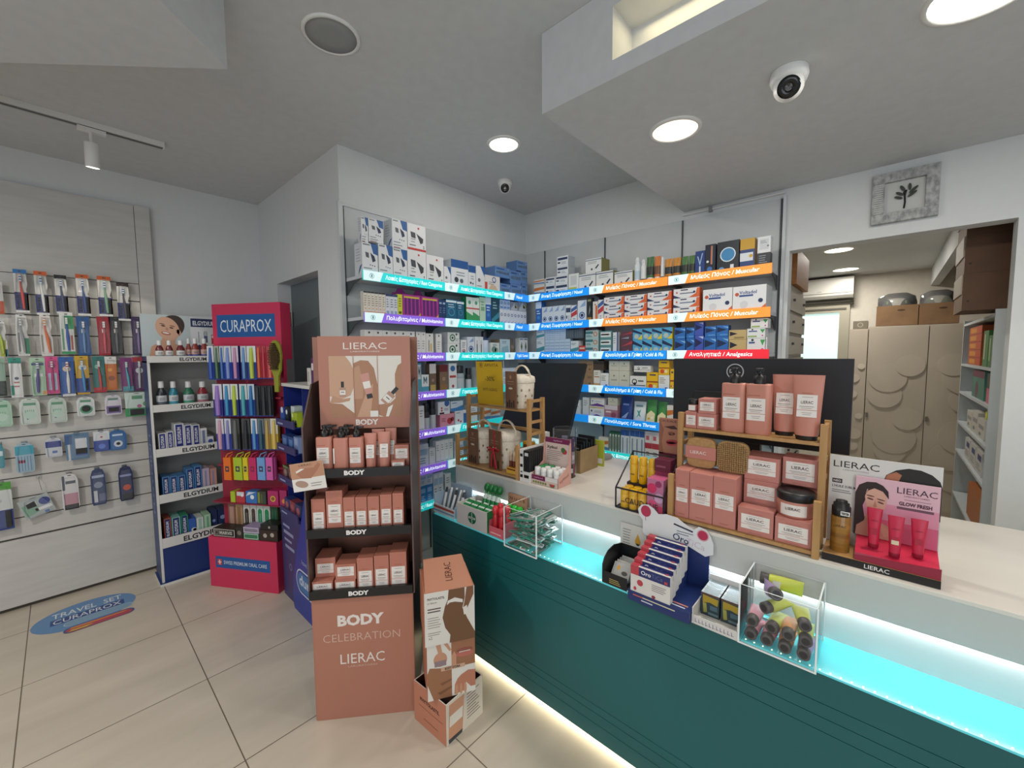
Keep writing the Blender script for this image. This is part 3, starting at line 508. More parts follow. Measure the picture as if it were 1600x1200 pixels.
kind('blp', 'pouch', 'pouch', 'dark blue foil pouch', '#24407e', [('p', [(.1, .1), (.8, .4), (.6, .1)], '#8fa6cf'), ('r', .2, .7, .8, .78, '#6f8ac0')], shape='pouch')
kind('wtp', 'pouch', 'pouch', 'white pouch with teal leaf star', '#dbe4e4', [('p', [(.3, .2), (.45, .45), (.3, .65), (.5, .58), (.7, .7), (.6, .45), (.75, .25), (.5, .35)], '#4fa09c'), ('r', .15, .85, .85, .93, '#5f8f98')], shape='pouch')
kind('grp', 'pouch', 'pouch', 'green and cream herbal candy bag', '#3f8a45', [('p', [(0, .0), (1, 0), (1, .45), (.5, .6), (0, .4)], '#dfd6a8'), ('e', .3, .2, .14, '#d0a531'), ('e', .7, .25, .15, '#f0ead2')], shape='pouch')
kind('spe', 'carton', 'carton', 'white supplement carton with violet mountain band', '#dcdde0', [('p', [(0, .1), (.5, .35), (1, .15), (1, 0), (0, 0)], '#6a3f8c'), ('e', .15, .6, .08, '#2e3a7d'), ('r', 0, .85, 1, .92, '#d0a54a'), lns('#8a90a0', .35, .6, .5, 2)])
kind('pks', 'carton', 'carton', 'dusky pink supplement carton', '#a87886', [('r', 0, .7, 1, 1, '#cfc6ce'), ('e', .7, .35, .2, '#8d4a5c'), ('r', .1, .5, .5, .6, '#e0d5da')])
kind('grb', 'strip_carton', 'carton', 'slim dark green carton', '#2d5f48', [('r', .2, .1, .8, .9, '#d3dad6'), ('r', .35, .2, .65, .8, '#2d5f48')])
kind('wbt', 'paste_carton', 'carton', 'white and blue tube carton', '#d6dde4', [('r', 0, .78, 1, 1, '#2f5aa0'), ('r', .35, .1, .65, .7, '#7a92b0')])
kind('wrd', 'carton', 'carton', 'white carton with red panels', '#ddd8d8', [('r', 0, .4, 1, .6, '#b03a48'), ('r', .15, .7, .6, .85, '#c4606a'), lns('#85707a', .2, .25, .6, 2)])
def decals(b, fr, w, h, deco):
    for q in deco:
        c = M(q[-1], .5)
        if q[0] == 'r': b.rect(fr, q[1]*w, q[2]*h, q[3]*w, q[4]*h, c)
        elif q[0] == 'e': s = min(w, h); b.ell(fr, q[1]*w, q[2]*h, q[3]*s, q[3]*s, c, 2, 16)
        elif q[0] == 'o': s = min(w, h); b.ringd(fr, q[1]*w, q[2]*h, q[3]*s, q[4]*s, c, 2, 18)
        elif q[0] == 'p': b.poly(fr, [(x*w, y*h) for x, y in q[1]], c, 1)
        elif q[0] == 'l': b.lines(fr, q[1]*w, q[2]*h, q[3]*w, q[4], q[6]*h, q[5]*h, c, 2)
        elif q[0] == 't': b.text(fr, q[1]*w, q[2]*h, q[3], q[4]*h, c, al='l', bold=.02)
def product(k, w, d, h, loc, rz):
    name, cat, desc, base, deco, side, shape, top, cap, grp = K[k]
    bm = M(base, .45); cm = M(cap or '#222222', .4)
    if shape == 'carton':
        b = MB(); s = M(side, .45) if side else bm
        b.cbox(w, d, h, bm, left=s, right=s, top=M(top, .45) if top else s)
        decals(b, front(w, d), w, h, deco); decals(b, leftf(w, d), d, h, [lns('#9aa0a6', .2, .8, .6, 5, .02, .09)] if k in ('bp', 'bpr') else [])
        if k == 'bp': b.ell(leftf(w, d), d*.98, 0, d*.5, h*.32, M('#2a5f9e'), 1, 10, 0, HP, 2*HP)
        if k == 'mag': b.prism([(0, 0), (w, 0), (w, h*.14), (w*.7, h*.18), (w*.55, h*.36), (w*.3, h*.34), (w*.2, h*.16), (0, h*.14)], (-w/2, d/2-.004, h), (1, 0, 0), (0, 0, 1), .003, M('#a8348f'))
        return b.build(name, None, loc, rz)
    if shape == 'pouch':
        b = MB(); n = 12; secs = [(0, .02*h/h*0, 0, w*.5, d*.42)]
        secs = [(0, 0, 0, w*.46, d*.45), (0, 0, h*.1, w*.5, d*.5), (0, d*.1, h*.5, w*.48, d*.36), (0, d*.2, h*.88, w*.48, d*.1), (0, d*.22, h, w*.49, .002)]
        b.loft(secs, bm, 24)
        o = Vector((-w*.4, -d*.52, h*.06)); ft = Vector((-w*.4, -d*.02, h*.9)); v = (ft-o).normalized()
        decals(b, (o, Vector((1, 0, 0)), v), w*.8, (ft-o).length, deco)
        return b.build(name, None, loc, rz)
    o = thing(name, 'tmp tmp tmp tmp', cat, loc, rz); _LB.pop('tmp tmp tmp tmp')
    r = w/2
    if shape == 'bottle':
        b = MB(); b.lathe([(r*.9, 0), (r, .004), (r, h*.62), (r*.55, h*.74), (r*.5, h*.78)], [bm, M('#c9d6e6'), bm, bm], 18); b.build('body', o)
        b = MB(); b.lathe([(r*.56, h*.76), (r*.56, h-.002), (r*.5, h)], cm, 16); b.build('cap', o)
    elif shape == 'jar':
        b = MB(); b.lathe([(r*.92, 0), (r, .004), (r, h*.5), (r, h*.66), (r*.8, h*.72)], [bm, M('#bfc6ca'), bm, bm], 18); b.build('body', o)
        b = MB(); b.lathe([(r*.86, h*.7), (r*.86, h-.003), (r*.8, h)], cm, 18); b.build('cap', o)
    elif shape == 'spray':
        b = MB(); b.lathe([(r*.94, 0), (r, .004), (r, h*.2), (r, h*.5), (r, h*.72), (r*.7, h*.78)], [M('#22252a') if k == 'spr2' else bm]*2+[M('#b5cbd6') if k == 'spr' else bm, bm, bm], 18); b.build('body', o)
        b = MB(); b.lathe([(r*.72, h*.76), (r*.74, h*.92), (r*.5, h)], cm, 16); b.box(-r*.2, r*.2, -r*.9, 0, h*.86, h*.92, cm); b.build('spray_head', o)
    else:
        b = MB(); dk = M('#2a2d2c'); b.loft([(0, 0, h*.2, r*.8, d*.42), (0, 0, h*.24, r, d*.48), (0, 0, h*.3, r, d*.48), (0, 0, h*.62, r, d*.4), (0, 0, h*.93, r, d*.1), (0, 0, h, r, .0015)], [bm, bm, dk if k != 'tor' else M('#6d4a35'), bm, bm], 20); b.build('body', o)
        b = MB(); b.loft([(0, 0, 0, r*.78, d*.42), (0, 0, h*.21, r*.82, d*.44)], cm, 18); b.build('cap', o)
    return o
WALL3, WALL4 = 'vitamin-wall', 'muscular-wall'
def shelf(wall, lvl, zoom, items, frontoff=.014):
    """items: (kind, x0, x1, ytop[, n, rows, 'S']) in zoom pixels; n side by side, rows stacked, S stands on what is already there"""
    zs = (LV3 if wall == 3 else LV4)[lvl]; base0 = zs-.0215; ox, oy, s = zoom; placed = []; made = []
    pl = (YF if wall == 3 else XF)+frontoff
    P = (lambda x, y: onY(pl, x, y)) if wall == 3 else (lambda x, y: onX(pl, x, y))
    cur = -9
    for it in items:
        k, x0, x1, yt = it[:4]; S = 'S' in it; rest = [q for q in it[4:] if q != 'S']; n = rest[0] if len(rest) > 0 else 1; rows = rest[1] if len(rest) > 1 else 1
        yb = oy+yt/s
        p0, p1 = P(ox+x0/s, yb), P(ox+x1/s, yb); zt = P(ox+(x0+x1)/2/s, yb).z
        a, c = (p0.x, p1.x) if wall == 3 else (-p0.y, -p1.y)
        if wall == 3: a = max(a, B3[0]+.012); c = min(c, XF-.005)
        else: a = max(a, -(YF-.005)); c = min(c, -(B4[2]-.58+.016))
        if not S:
            if a < cur: a = cur
            cur = c+.0008
        if c-a < .006: continue
        base = base0
        if S:
            ov = [z for (l, r, z) in placed if l < c-.003 and r > a+.003]; base = max(ov+[base0])+.0004
        H_ = (zt-base)
        if H_ < .01: H_ = .03
        w = (c-a)/n; h = H_/rows
        for i in range(n):
            for r in range(rows):
                sh = K[k][6]; ww = w-.0012; d = min(.17, max(.035, ww*.9)) if sh == 'carton' else (min(.05, ww*.8) if sh in ('pouch', 'tubew') else ww)
                if k in ('vol', 'tor2', 'twh', 'blg'): d = .05
                m = a+w*(i+.5); z = base+r*(h+.0003)
                loc = (m, pl+d/2, z) if wall == 3 else (pl+d/2, -m, z)
                o = product(k, ww, d, h-.0006, loc, 0 if wall == 3 else -HP)
                made.append((k, m, z, o)); 
        placed.append((a, c, base+H_+rows*.0003))
    # labels: counted away from the corner where the two walls meet
    wn = WALL3 if wall == 3 else WALL4
    sn = ['top', 'second', 'third', 'fourth', 'fifth', 'sixth', 'seventh'][lvl]+' '+wn+' shelf'
    byk = {}
    for q in made: byk.setdefault(K[q[0]][2], []).append(q)
    for desc, L in byk.items():
        g = K[L[0][0]][2]+'s on the '+sn
        L.sort(key=lambda q: (-q[1] if wall == 3 else q[1], q[2]))
        cols = []
        for q in L:
            for cl in cols:
                if abs(cl[0][1]-q[1]) < .012: cl.append(q); break
            else: cols.append([q])
        for ci, cl in enumerate(cols):
            cl.sort(key=lambda q: q[2])
            for ri, q in enumerate(cl):
                st = '' if len(cl) == 1 else [' lower one', ' upper one'][ri] if len(cl) == 2 else [' bottom one', ' middle one', ' third up', ' fourth up'][min(ri, 3)]
                pos = ((ORD[ci]+' from corner') if len(cols) > 1 else '')
                lab = desc+','+(' '+pos if pos else '')+st+(',' if pos or st else '')+' '+sn
                w_ = lab.split()
                if len(w_) > 16: lab = lab.replace(' from corner', '')
                tag(q[3], lab, K[q[0]][1], g if len(L) > 1 else None)
Z1 = (520, 300, 6); Z2 = (740, 370, 6); Z3 = (900, 360, 6.667); Z4 = (1060, 340, 6); Z5 = (640, 480, 6); Z6 = (880, 500, 6); Z7 = (640, 640, 5)
def cv(zoom, items, to):
    """re-express items read in one zoom in another"""
    (ox, oy, s), (px_, py_, t) = zoom, to
    f = lambda x: (ox+x/s-px_)*t; g = lambda y: (oy+y/s-py_)*t
    return [(i[0], f(i[1]), f(i[2]), g(i[3]))+tuple(i[4:]) for i in items]
U = (0, 0, 1)
shelf(3, 0, U, cv(Z1, [('bp', 100, 258, 490), ('bp', 265, 418, 480), ('bp', 425, 558, 495), ('bp', 562, 694, 535), ('bpr', 698, 872, 550), ('bpr', 876, 1036, 600), ('bps', 1040, 1104, 700), ('inh', 1106, 1268, 640), ('inh', 1270, 1338, 690), ('bps', 1342, 1422, 695),
                               ('bp', 165, 326, 222, 'S'), ('bp', 332, 470, 258, 'S'), ('bp', 552, 692, 262, 'S'), ('bpr', 697, 868, 308, 'S')], U)
      + cv(Z2, [('red', 105, 246, 365), ('sea', 250, 345, 440), ('sea', 345, 450, 445), ('sea', 450, 558, 450), ('sea', 200, 340, 285, 'S'), ('sea', 340, 445, 320, 'S'), ('sea', 446, 558, 335, 'S'), ('sea', 405, 560, 238, 'S')], U))
shelf(3, 1, U, cv(Z1, [('vit', 150, 492, 930, 6), ('vbl', 494, 605, 958, 3), ('yel', 606, 650, 958), ('mag', 652, 822, 965), ('mag', 826, 990, 985), ('nav', 992, 1058, 1010, 2), ('tea', 1060, 1160, 1005), ('tea', 1163, 1230, 1020), ('grw', 1250, 1372, 988, 2), ('pgr', 1376, 1432, 985)], U)
      + cv(Z2, [('pgr', 50, 105, 560), ('blu', 110, 162, 560), ('dte', 165, 240, 570), ('ring', 246, 495, 690, 8), ('ringb', 246, 342, 592, 3, 'S'), ('gry', 345, 415, 610, 'S'), ('gry', 418, 495, 602, 'S'), ('drk', 522, 578, 712)], U))
shelf(3, 2, U, [('wl', 549, 648, 516, 6)]+cv(Z5, [('wl', 60, 150, 232, 2), ('wy', 152, 222, 245), ('wl', 245, 300, 248), ('grn', 356, 466, 338), ('rri', 480, 534, 305), ('eye', 540, 608, 278), ('gw', 612, 690, 276, 2), ('dot', 694, 756, 222), ('gp', 762, 842, 332), ('pale', 846, 940, 300), ('brn', 945, 1000, 290), ('dia', 1030, 1128, 290, 2), ('dia', 1132, 1182, 290), ('grn', 356, 466, 236, 'S')], U))
shelf(3, 3, U, cv(Z5, [('wb', -80, 20, 560), ('wt', 20, 66, 575), ('mt', 70, 108, 525), ('mw', 110, 180, 632), ('cof', 184, 246, 530), ('cof2', 280, 356, 540), ('tri', 366, 440, 526), ('sil', 446, 534, 548), ('blk', 545, 590, 570), ('wt', 640, 780, 560, 2), ('wb', 800, 1000, 570, 3)], U))
shelf(3, 4, U, cv(Z5, [('wt', 20, 76, 940), ('wt', 82, 136, 925), ('blk', 142, 198, 905), ('blk', 200, 256, 860), ('pink', 286, 420, 1000), ('bwr', 424, 530, 968), ('wt', 562, 634, 920), ('col', 668, 760, 940), ('col', 764, 850, 948), ('wr', 266, 376, 885, 'S'), ('bw', 384, 500, 880, 'S')], U))
shelf(3, 5, U, cv(Z7, [('wb', 66, 146, 272), ('wt', 152, 200, 300), ('wt', 204, 338, 238, 4), ('wb', 350, 420, 250, 2)], U))
shelf(3, 6, U, cv(Z7, [('bl2', 80, 180, 590, 2), ('wb', 184, 262, 492, 2), ('wt', 275, 322, 500), ('wb', 80, 180, 500, 2, 'S')], U))
shelf(4, 0, U, cv(Z2, [('col', 566, 664, 450), ('wbl', 674, 762, 448), ('wbl', 766, 884, 438), ('wgr', 890, 986, 345)], U)+cv(Z3, [('blkd', 30, 205, 450), ('blkd', 210, 388, 425), ('blkd', 400, 590, 425), ('spr', 598, 660, 278), ('spr2', 666, 724, 298), ('tgr', 726, 804, 270), ('tor', 808, 876, 264), ('spr2', 878, 914, 275), ('tamb', 917, 996, 290), ('tamb', 1001, 1084, 278), ('tgr2', 1090, 1166, 265)], U)
      + cv(Z4, [('tgr2', 95, 155, 350), ('nvx', 160, 250, 312), ('stb', 253, 352, 250), ('frz', 366, 572, 218), ('ybl', 582, 720, 195), ('bkb', 745, 900, 326), ('wtl', 745, 900, 172, 'S')], U)
      + cv(Z2, [('col', 566, 664, 398, 'S'), ('wbl', 674, 762, 380, 'S'), ('wbl', 766, 884, 362, 'S'), ('wbl', 782, 886, 275, 'S'), ('wbl', 782, 886, 180, 'S')], U)+cv(Z3, [('blkd', 100, 265, 292, 'S')], U))
shelf(4, 1, U, cv(Z2, [('blu', 582, 636, 610), ('eye', 640, 860, 650, 4), ('wbl', 864, 912, 640), ('rbl', 915, 970, 640), ('eye', 976, 1058, 595), ('bgo', 1062, 1108, 570)], U)+cv(Z3, [('bgo', 115, 172, 705), ('onx', 175, 226, 740), ('rbl', 230, 288, 722), ('vol', 292, 500, 692, 1, 3), ('vol', 506, 738, 672, 1, 3), ('vol', 746, 996, 640, 1, 3)], U)
      + cv(Z4, [('vol', -45, 200, 662, 1, 3), ('vob', 232, 508, 665), ('vob', 512, 828, 636), ('wte', 842, 936, 705)], U))
shelf(4, 2, U, cv(Z2, [('wdr', 590, 664, 960), ('gri', 668, 906, 960, 5), ('wdr', 910, 984, 975), ('rdd', 988, 1048, 1020)], U)+cv(Z3, [('tor2', 92, 232, 1040, 1, 3), ('twh', 250, 372, 1048, 1, 3), ('nvw', 384, 440, 1060), ('brd', 466, 588, 1135), ('fly', 592, 1005, 1135, 4), ('bpn', 1026, 1140, 1132)], U)
      + cv(Z4, [('bpn', 74, 150, 1130), ('pbl', 154, 236, 1105), ('bpn', 240, 354, 1118), ('bpn', 358, 470, 1115), ('gld', 474, 640, 1142), ('pnk', 644, 815, 1130), ('wt', 820, 905, 1120)], U)
      + cv(Z2, [('wdr', 590, 664, 870, 'S'), ('gri', 668, 864, 868, 4, 'S'), ('dgr', 868, 1030, 868, 2, 'S'), ('rdd', 988, 1048, 962, 'S')], U)+cv(Z3, [('brd', 466, 588, 1050, 'S'), ('fly', 592, 1005, 1015, 4, 'S'), ('bpn', 1026, 1140, 1012, 'S')], U)+cv(Z4, [('bpn', 74, 150, 1030, 'S'), ('pbl', 154, 236, 978, 'S'), ('bpn', 250, 354, 1018, 'S'), ('bpn', 358, 470, 1008, 'S'), ('gld', 474, 640, 1052, 'S'), ('pnk', 644, 815, 1038, 'S'), ('pnk', 680, 842, 945, 'S')], U))
shelf(4, 3, U, cv(Z6, [('wb', -330, -200, 420, 2), ('gri', -190, -20, 430, 3), ('tan', 150, 283, 490, 2), ('wor', 286, 346, 470), ('wnv', 350, 426, 498), ('gcr', 430, 622, 474, 2), ('blg', 626, 780, 525), ('yrd', 784, 890, 490), ('wnv', 894, 996, 516), ('yrd', 1004, 1040, 460), ('tan', 150, 283, 382, 2, 'S'), ('tdk', 286, 380, 385, 'S'), ('gcr', 430, 622, 385, 2, 'S'), ('blg', 664, 820, 428, 'S'), ('yrd', 896, 996, 380, 'S')], U))
shelf(4, 4, U, cv(Z6, [('wt', -150, 160, 740, 4), ('wt', 182, 240, 725), ('spe', 246, 384, 808), ('pks', 388, 510, 800), ('blp', 524, 640, 718), ('wtp', 644, 764, 768), ('grp', 768, 868, 750), ('grp', 872, 968, 770), ('col', 974, 1040, 800), ('spe', 258, 384, 730, 'S'), ('gcr', 420, 510, 730, 'S')], U))
shelf(4, 5, U, cv(Z6, [('col', 330, 424, 1100, 2), ('grb', 430, 536, 1050, 4), ('wbt', 540, 622, 1030, 2), ('wbt', 628, 762, 1040, 3), ('wrd', 768, 900, 1050, 2)], U))
# ================================================================== TOOTHBRUSHES AND FLOSS ON THE SLATTED PANEL
clr = clear('clear_blister', gloss=.10, alpha=.03); hookm = M('#b9b9b7', .3, .9)
YH = 3.845
def hook(x, z): 
    b = MB(); b.pipe([(x, .0, z), (x, -.0512, z)], .0022, hookm, 6); b.box(x-.012, x+.012, -.003, -.0002, z-.012, z+.012, hookm); b.build('hook', SLAT)
def hang(name, label, cat, xc, yt, yb, wpx, deco, base='#dcdcd8', brush=None, outline=None, group=None, tilt=0., clearover=True, depth=.014):
    """a carded item on a hook: name, label, pixel centre, top, bottom and width"""
    p = onY(YH, xc, (yt+yb)/2); s = p.y/ (643.3) ; w = wpx*((onY(YH, xc+1, yt)-onY(YH, xc, yt)).length)
    zt, zb = onY(YH, xc, yt).z, onY(YH, xc, yb).z; h = zt-zb
    t = thing(name, label, cat, (p.x, YH, zb), 0, group, rot=(0, tilt, 0) if tilt else None)
    b = MB(); bm = M(base, .4); O = outline or [(0, 0), (1, 0), (1, 1), (0, 1)]
    b.prism([((x-.5)*w, y*h) for x, y in O], (0, 0, 0), (1, 0, 0), (0, 0, 1), .003, bm)
    fr = (Vector((-w/2, 0, 0)), Vector((1, 0, 0)), Vector((0, 0, 1))); decals(b, fr, w, h, deco)
    b.ell(fr, w*.5, h*.955, w*.13, h*.012, M('#55524e', .8), 4, 10); b.build('card', t)
    if brush:
        hc, bc, x0, x1 = brush; b = MB(); r = min(.007, w*.11)
        b.pipe([(x0*w-w/2, -.008, h*.08), ((x0*.6+x1*.4)*w-w/2, -.009, h*.4), (x1*w-w/2, -.009, h*.62), (x1*w-w/2, -.009, h*.88)], [r*.8, r*1.2, r*.6, r*.75], M(hc, .35), 8)
        for k in range(5): b.box(x1*w-w/2-r*.8, x1*w-w/2+r*.8, -.02, -.012, h*(.72+.03*k), h*(.745+.03*k), M(bc if k % 2 else '#eef0ef', .7))
        b.build('toothbrush', t)
    if clearover:
        b = MB(); b.rings([[(x*w*q, y, z*h) for x, z in ((-.40, .05), (.40, .05), (.42, .5), (.3, .9), (-.3, .9), (-.42, .5))] for q, y in ((1, -.0012), (.96, -depth*1.5), (.75, -depth*1.7))], clr, True, True, smooth=False); b.build('blister', t)
    if not tilt: hook(p.x, zt-h*.045)
    return t
G1 = 'carded toothbrushes on the slatted panel'; G2 = 'floss and brush packs on the slatted panel'
def orange_pack(xc, yt, yb, w, hd, band, edge, brush, label):
    hang('toothbrush_pack', label, 'toothbrush', xc, yt, yb, w, [('r', 0, .9, 1, 1, hd), ('r', 0, .05, 1, .47, '#27306e'), ('r', .72, .05, 1, .44, edge), ('r', 0, 0, 1, .05, '#e1e1de'), ('e', .5, .72, .3, '#c5cdd0')]+[('r', .12+.07*i % .1, .1+.045*i, .38, .125+.045*i, '#c9cbe0') for i in range(7)], '#dcdad5', (brush, '#5a7fb0', .62, .5), [(.06, 0), (.98, 0), (1, .45), (.86, .52), (1, .66), (.96, .86), (.8, 1), (0, 1), (.02, .5)], G1)
orange_pack(33, 421, 488, 21, '#2e78b8', 0, '#3e6fb8', '#c9483f', 'white and navy toothbrush pack with light blue header and red brush, top row')
orange_pack(65, 424, 492, 20, '#d9662f', 0, '#e0762f', '#e3e5e3', 'toothbrush pack with orange header between blue and black headed packs, top row')
orange_pack(96, 430, 490, 19, '#26262a', 0, '#2d3c66', '#3d4a66', 'white and navy toothbrush pack with black header, top row')
orange_pack(130, 429, 493, 20, '#d9662f', 0, '#e0762f', '#33508c', 'toothbrush pack with orange header just past the black header, top row')
orange_pack(164, 432, 494, 21, '#d9662f', 0, '#e0762f', '#7fae8c', 'toothbrush pack with orange header and green bristles, top row')
orange_pack(193, 442, 501, 19, '#3a2a2c', 0, '#26304a', '#4a4550', 'slimmer toothbrush pack with dark header at the end of the top row')
hang('toothbrush_pack', 'orange and white toothbrush pack cut by the photo edge, top row', 'toothbrush', -4, 440, 490, 18, [('r', 0, 0, 1, .4, '#c8552c')], '#d8d6d2', group=G1)
W2 = [(.04, 0), (.96, 0), (1, .4), (.85, .55), (.98, .7), (.9, .95), (.1, .98), (0, .6)]
hang('toothbrush_pack', 'white pack with lime green brush at the photo edge, second row', 'toothbrush', 2, 500, 557, 17, [('r', .3, 0, .9, .45, '#a9b83a'), ('r', .75, 0, 1, .2, '#2f7f8c')], '#dcdcd8', ('#b4c63f', '#6f9a5a', .6, .4), W2, G1)
hang('toothbrush_pack', 'white pack with grey and green toothbrush, second row', 'toothbrush', 35, 490, 556, 20, [('r', .62, .05, 1, .42, '#3f8f6a'), ('r', .15, .1, .3, .55, '#8d8f93')], '#d8d7d3', ('#8f9296', '#a7abad', .6, .42), W2, G1)
hang('toothbrush_pack', 'white pack with vivid orange toothbrush, second row', 'toothbrush', 72, 490, 556, 20, [('r', .1, .1, .25, .5, '#a8a5a0')], '#dddad5', ('#e06a2e', '#e2913f', .72, .45), W2, G1)
hang('toothbrush_pack', 'white and green pack with blue toothbrush, second row', 'toothbrush', 105, 488, 553, 21, [('r', .35, .6, 1, .92, '#3f9a5f'), ('r', 0, .0, 1, .06, '#3f9a5f'), ('r', .1, .1, .25, .6, '#6aa57e'), ('r', .75, .1, .9, .45, '#b05548')], '#d9dcd8', ('#2f55a8', '#d9dde0', .55, .5), None, G1)
for xc, c, d, lb in ((131, '#22558f', '#6d93bf', 'shiny blue travel brush pouch, second row'), (163, '#9c2230', '#c8606a', 'shiny red travel brush pouch, second row'), (182, '#1f2022', '#6a6c70', 'shiny black travel brush pouch beside the red one, second row'), (216, '#3a2752', '#8b7aa8', 'shiny purple travel brush pouch at the end of the second row')):
    hang('brush_pouch', lb, 'toothbrush', xc, 495, 555, 21, [('r', .35, .58, .6, .68, '#d8d8d8'), ('r', .45, .05, .6, .55, d)], c, (d, '#c9ccd0', .5, .5), [(0, 0), (1, 0), (.92, .5), (1, 1), (0, 1), (.06, .5)], G1, depth=.008)
KB = [(.03, 0), (.97, 0), (1, 1), (0, 1)]
for xc, yt, yb, w, base, deco, br, lb in (
    (1, 560, 619, 16, '#8fae9a', [('r', 0, 0, 1, .4, '#1e2a22')], None, 'green and black brush pack at the photo edge, third row'),
    (25, 559, 621, 20, '#dfe0dd', [('r', 0, .86, 1, 1, '#2f8f7c'), ('e', .55, .48, .18, '#4a5a70'), ('r', .05, .06, .3, .3, '#35a08f'), lns('#b0746a', .3, .36, .5, 2)], None, 'white brush carton with teal header, third row'),
    (60, 559, 618, 24, '#a9c9ae', [('r', .1, .8, .9, .86, '#4f5f86'), ('r', .25, .5, .8, .58, '#e0e3de'), ('r', .7, .02, 1, .12, '#d8a070')], ('#5a4f8c', '#7d8fb0', .42, .5), 'pale green brush pack with violet brush, third row'),
    (82, 557, 615, 20, '#d54f8c', [('e', .5, .75, .3, '#b0578c'), ('r', .15, .1, .85, .55, '#b9c0d6')], ('#b0356f', '#d080a5', .5, .5), 'hot pink child brush pack, third row'),
    (105, 558, 619, 23, '#2b5ea8', [('r', .1, 0, 1, .06, '#dcdcdc'), ('e', .5, .7, .28, '#d8c6b2')], ('#dcdcd8', '#b8453f', .55, .55), 'blue child brush pack with white brush, third row'),
    (129, 556, 616, 21, '#cda32c', [('r', 0, .05, 1, .42, '#2e4a96'), ('r', .62, .1, .9, .4, '#cda32c'), ('e', .55, .7, .3, '#dfe0e2')], ('#4a8fc8', '#c9c9d0', .6, .5), 'yellow and blue child brush pack, third row'),
    (155, 557, 613, 19, '#2f7672', [('r', 0, 0, 1, .14, '#b8323f'), ('e', .4, .72, .25, '#8fc0b5')], ('#c9483f', '#d9d9d4', .6, .5), 'teal brush pack with red foot, third row'),
    (174, 557, 609, 18, '#c96f25', [('r', 0, .78, 1, 1, '#dcdad6'), ('e', .5, .35, .3, '#8d4a1f'), ('e', .4, .6, .2, '#e0a040')], None, 'orange brush pack with white header, third row'),
    (198, 559, 611, 19, '#7d2f6f', [('r', .1, 0, 1, .14, '#5aa0ac')], ('#56a9b8', '#a9c8d0', .65, .5), 'purple brush pack with turquoise brush, third row'),
    (218, 558, 610, 20, '#5b2a5f', [('r', 0, .85, 1, 1, '#a8323f'), ('e', .5, .6, .3, '#cfd0d4')], ('#b9bcc4', '#d9dcdf', .45, .5), 'plum brush pack with red header at the end of the third row')):
    hang('toothbrush_pack', lb, 'toothbrush', xc, yt, yb, w, deco, base, br, KB, G1)
R8 = [(.08, 0), (.92, 0), (1, .08), (1, .8), (.85, .96), (.6, 1), (.4, 1), (.15, .96), (0, .8), (0, .08)]
gpk = [('r', .2, .72, .8, .82, '#4f8f6a'), ('e', .5, .35, .3, '#bcd6c4'), ('p', [(.3, .3), (.7, .35), (.72, .25), (.32, .18)], '#2f4f86')]+[('r', .25+.1*i, .38, .3+.1*i, .55, '#6fb88c') for i in range(5)]
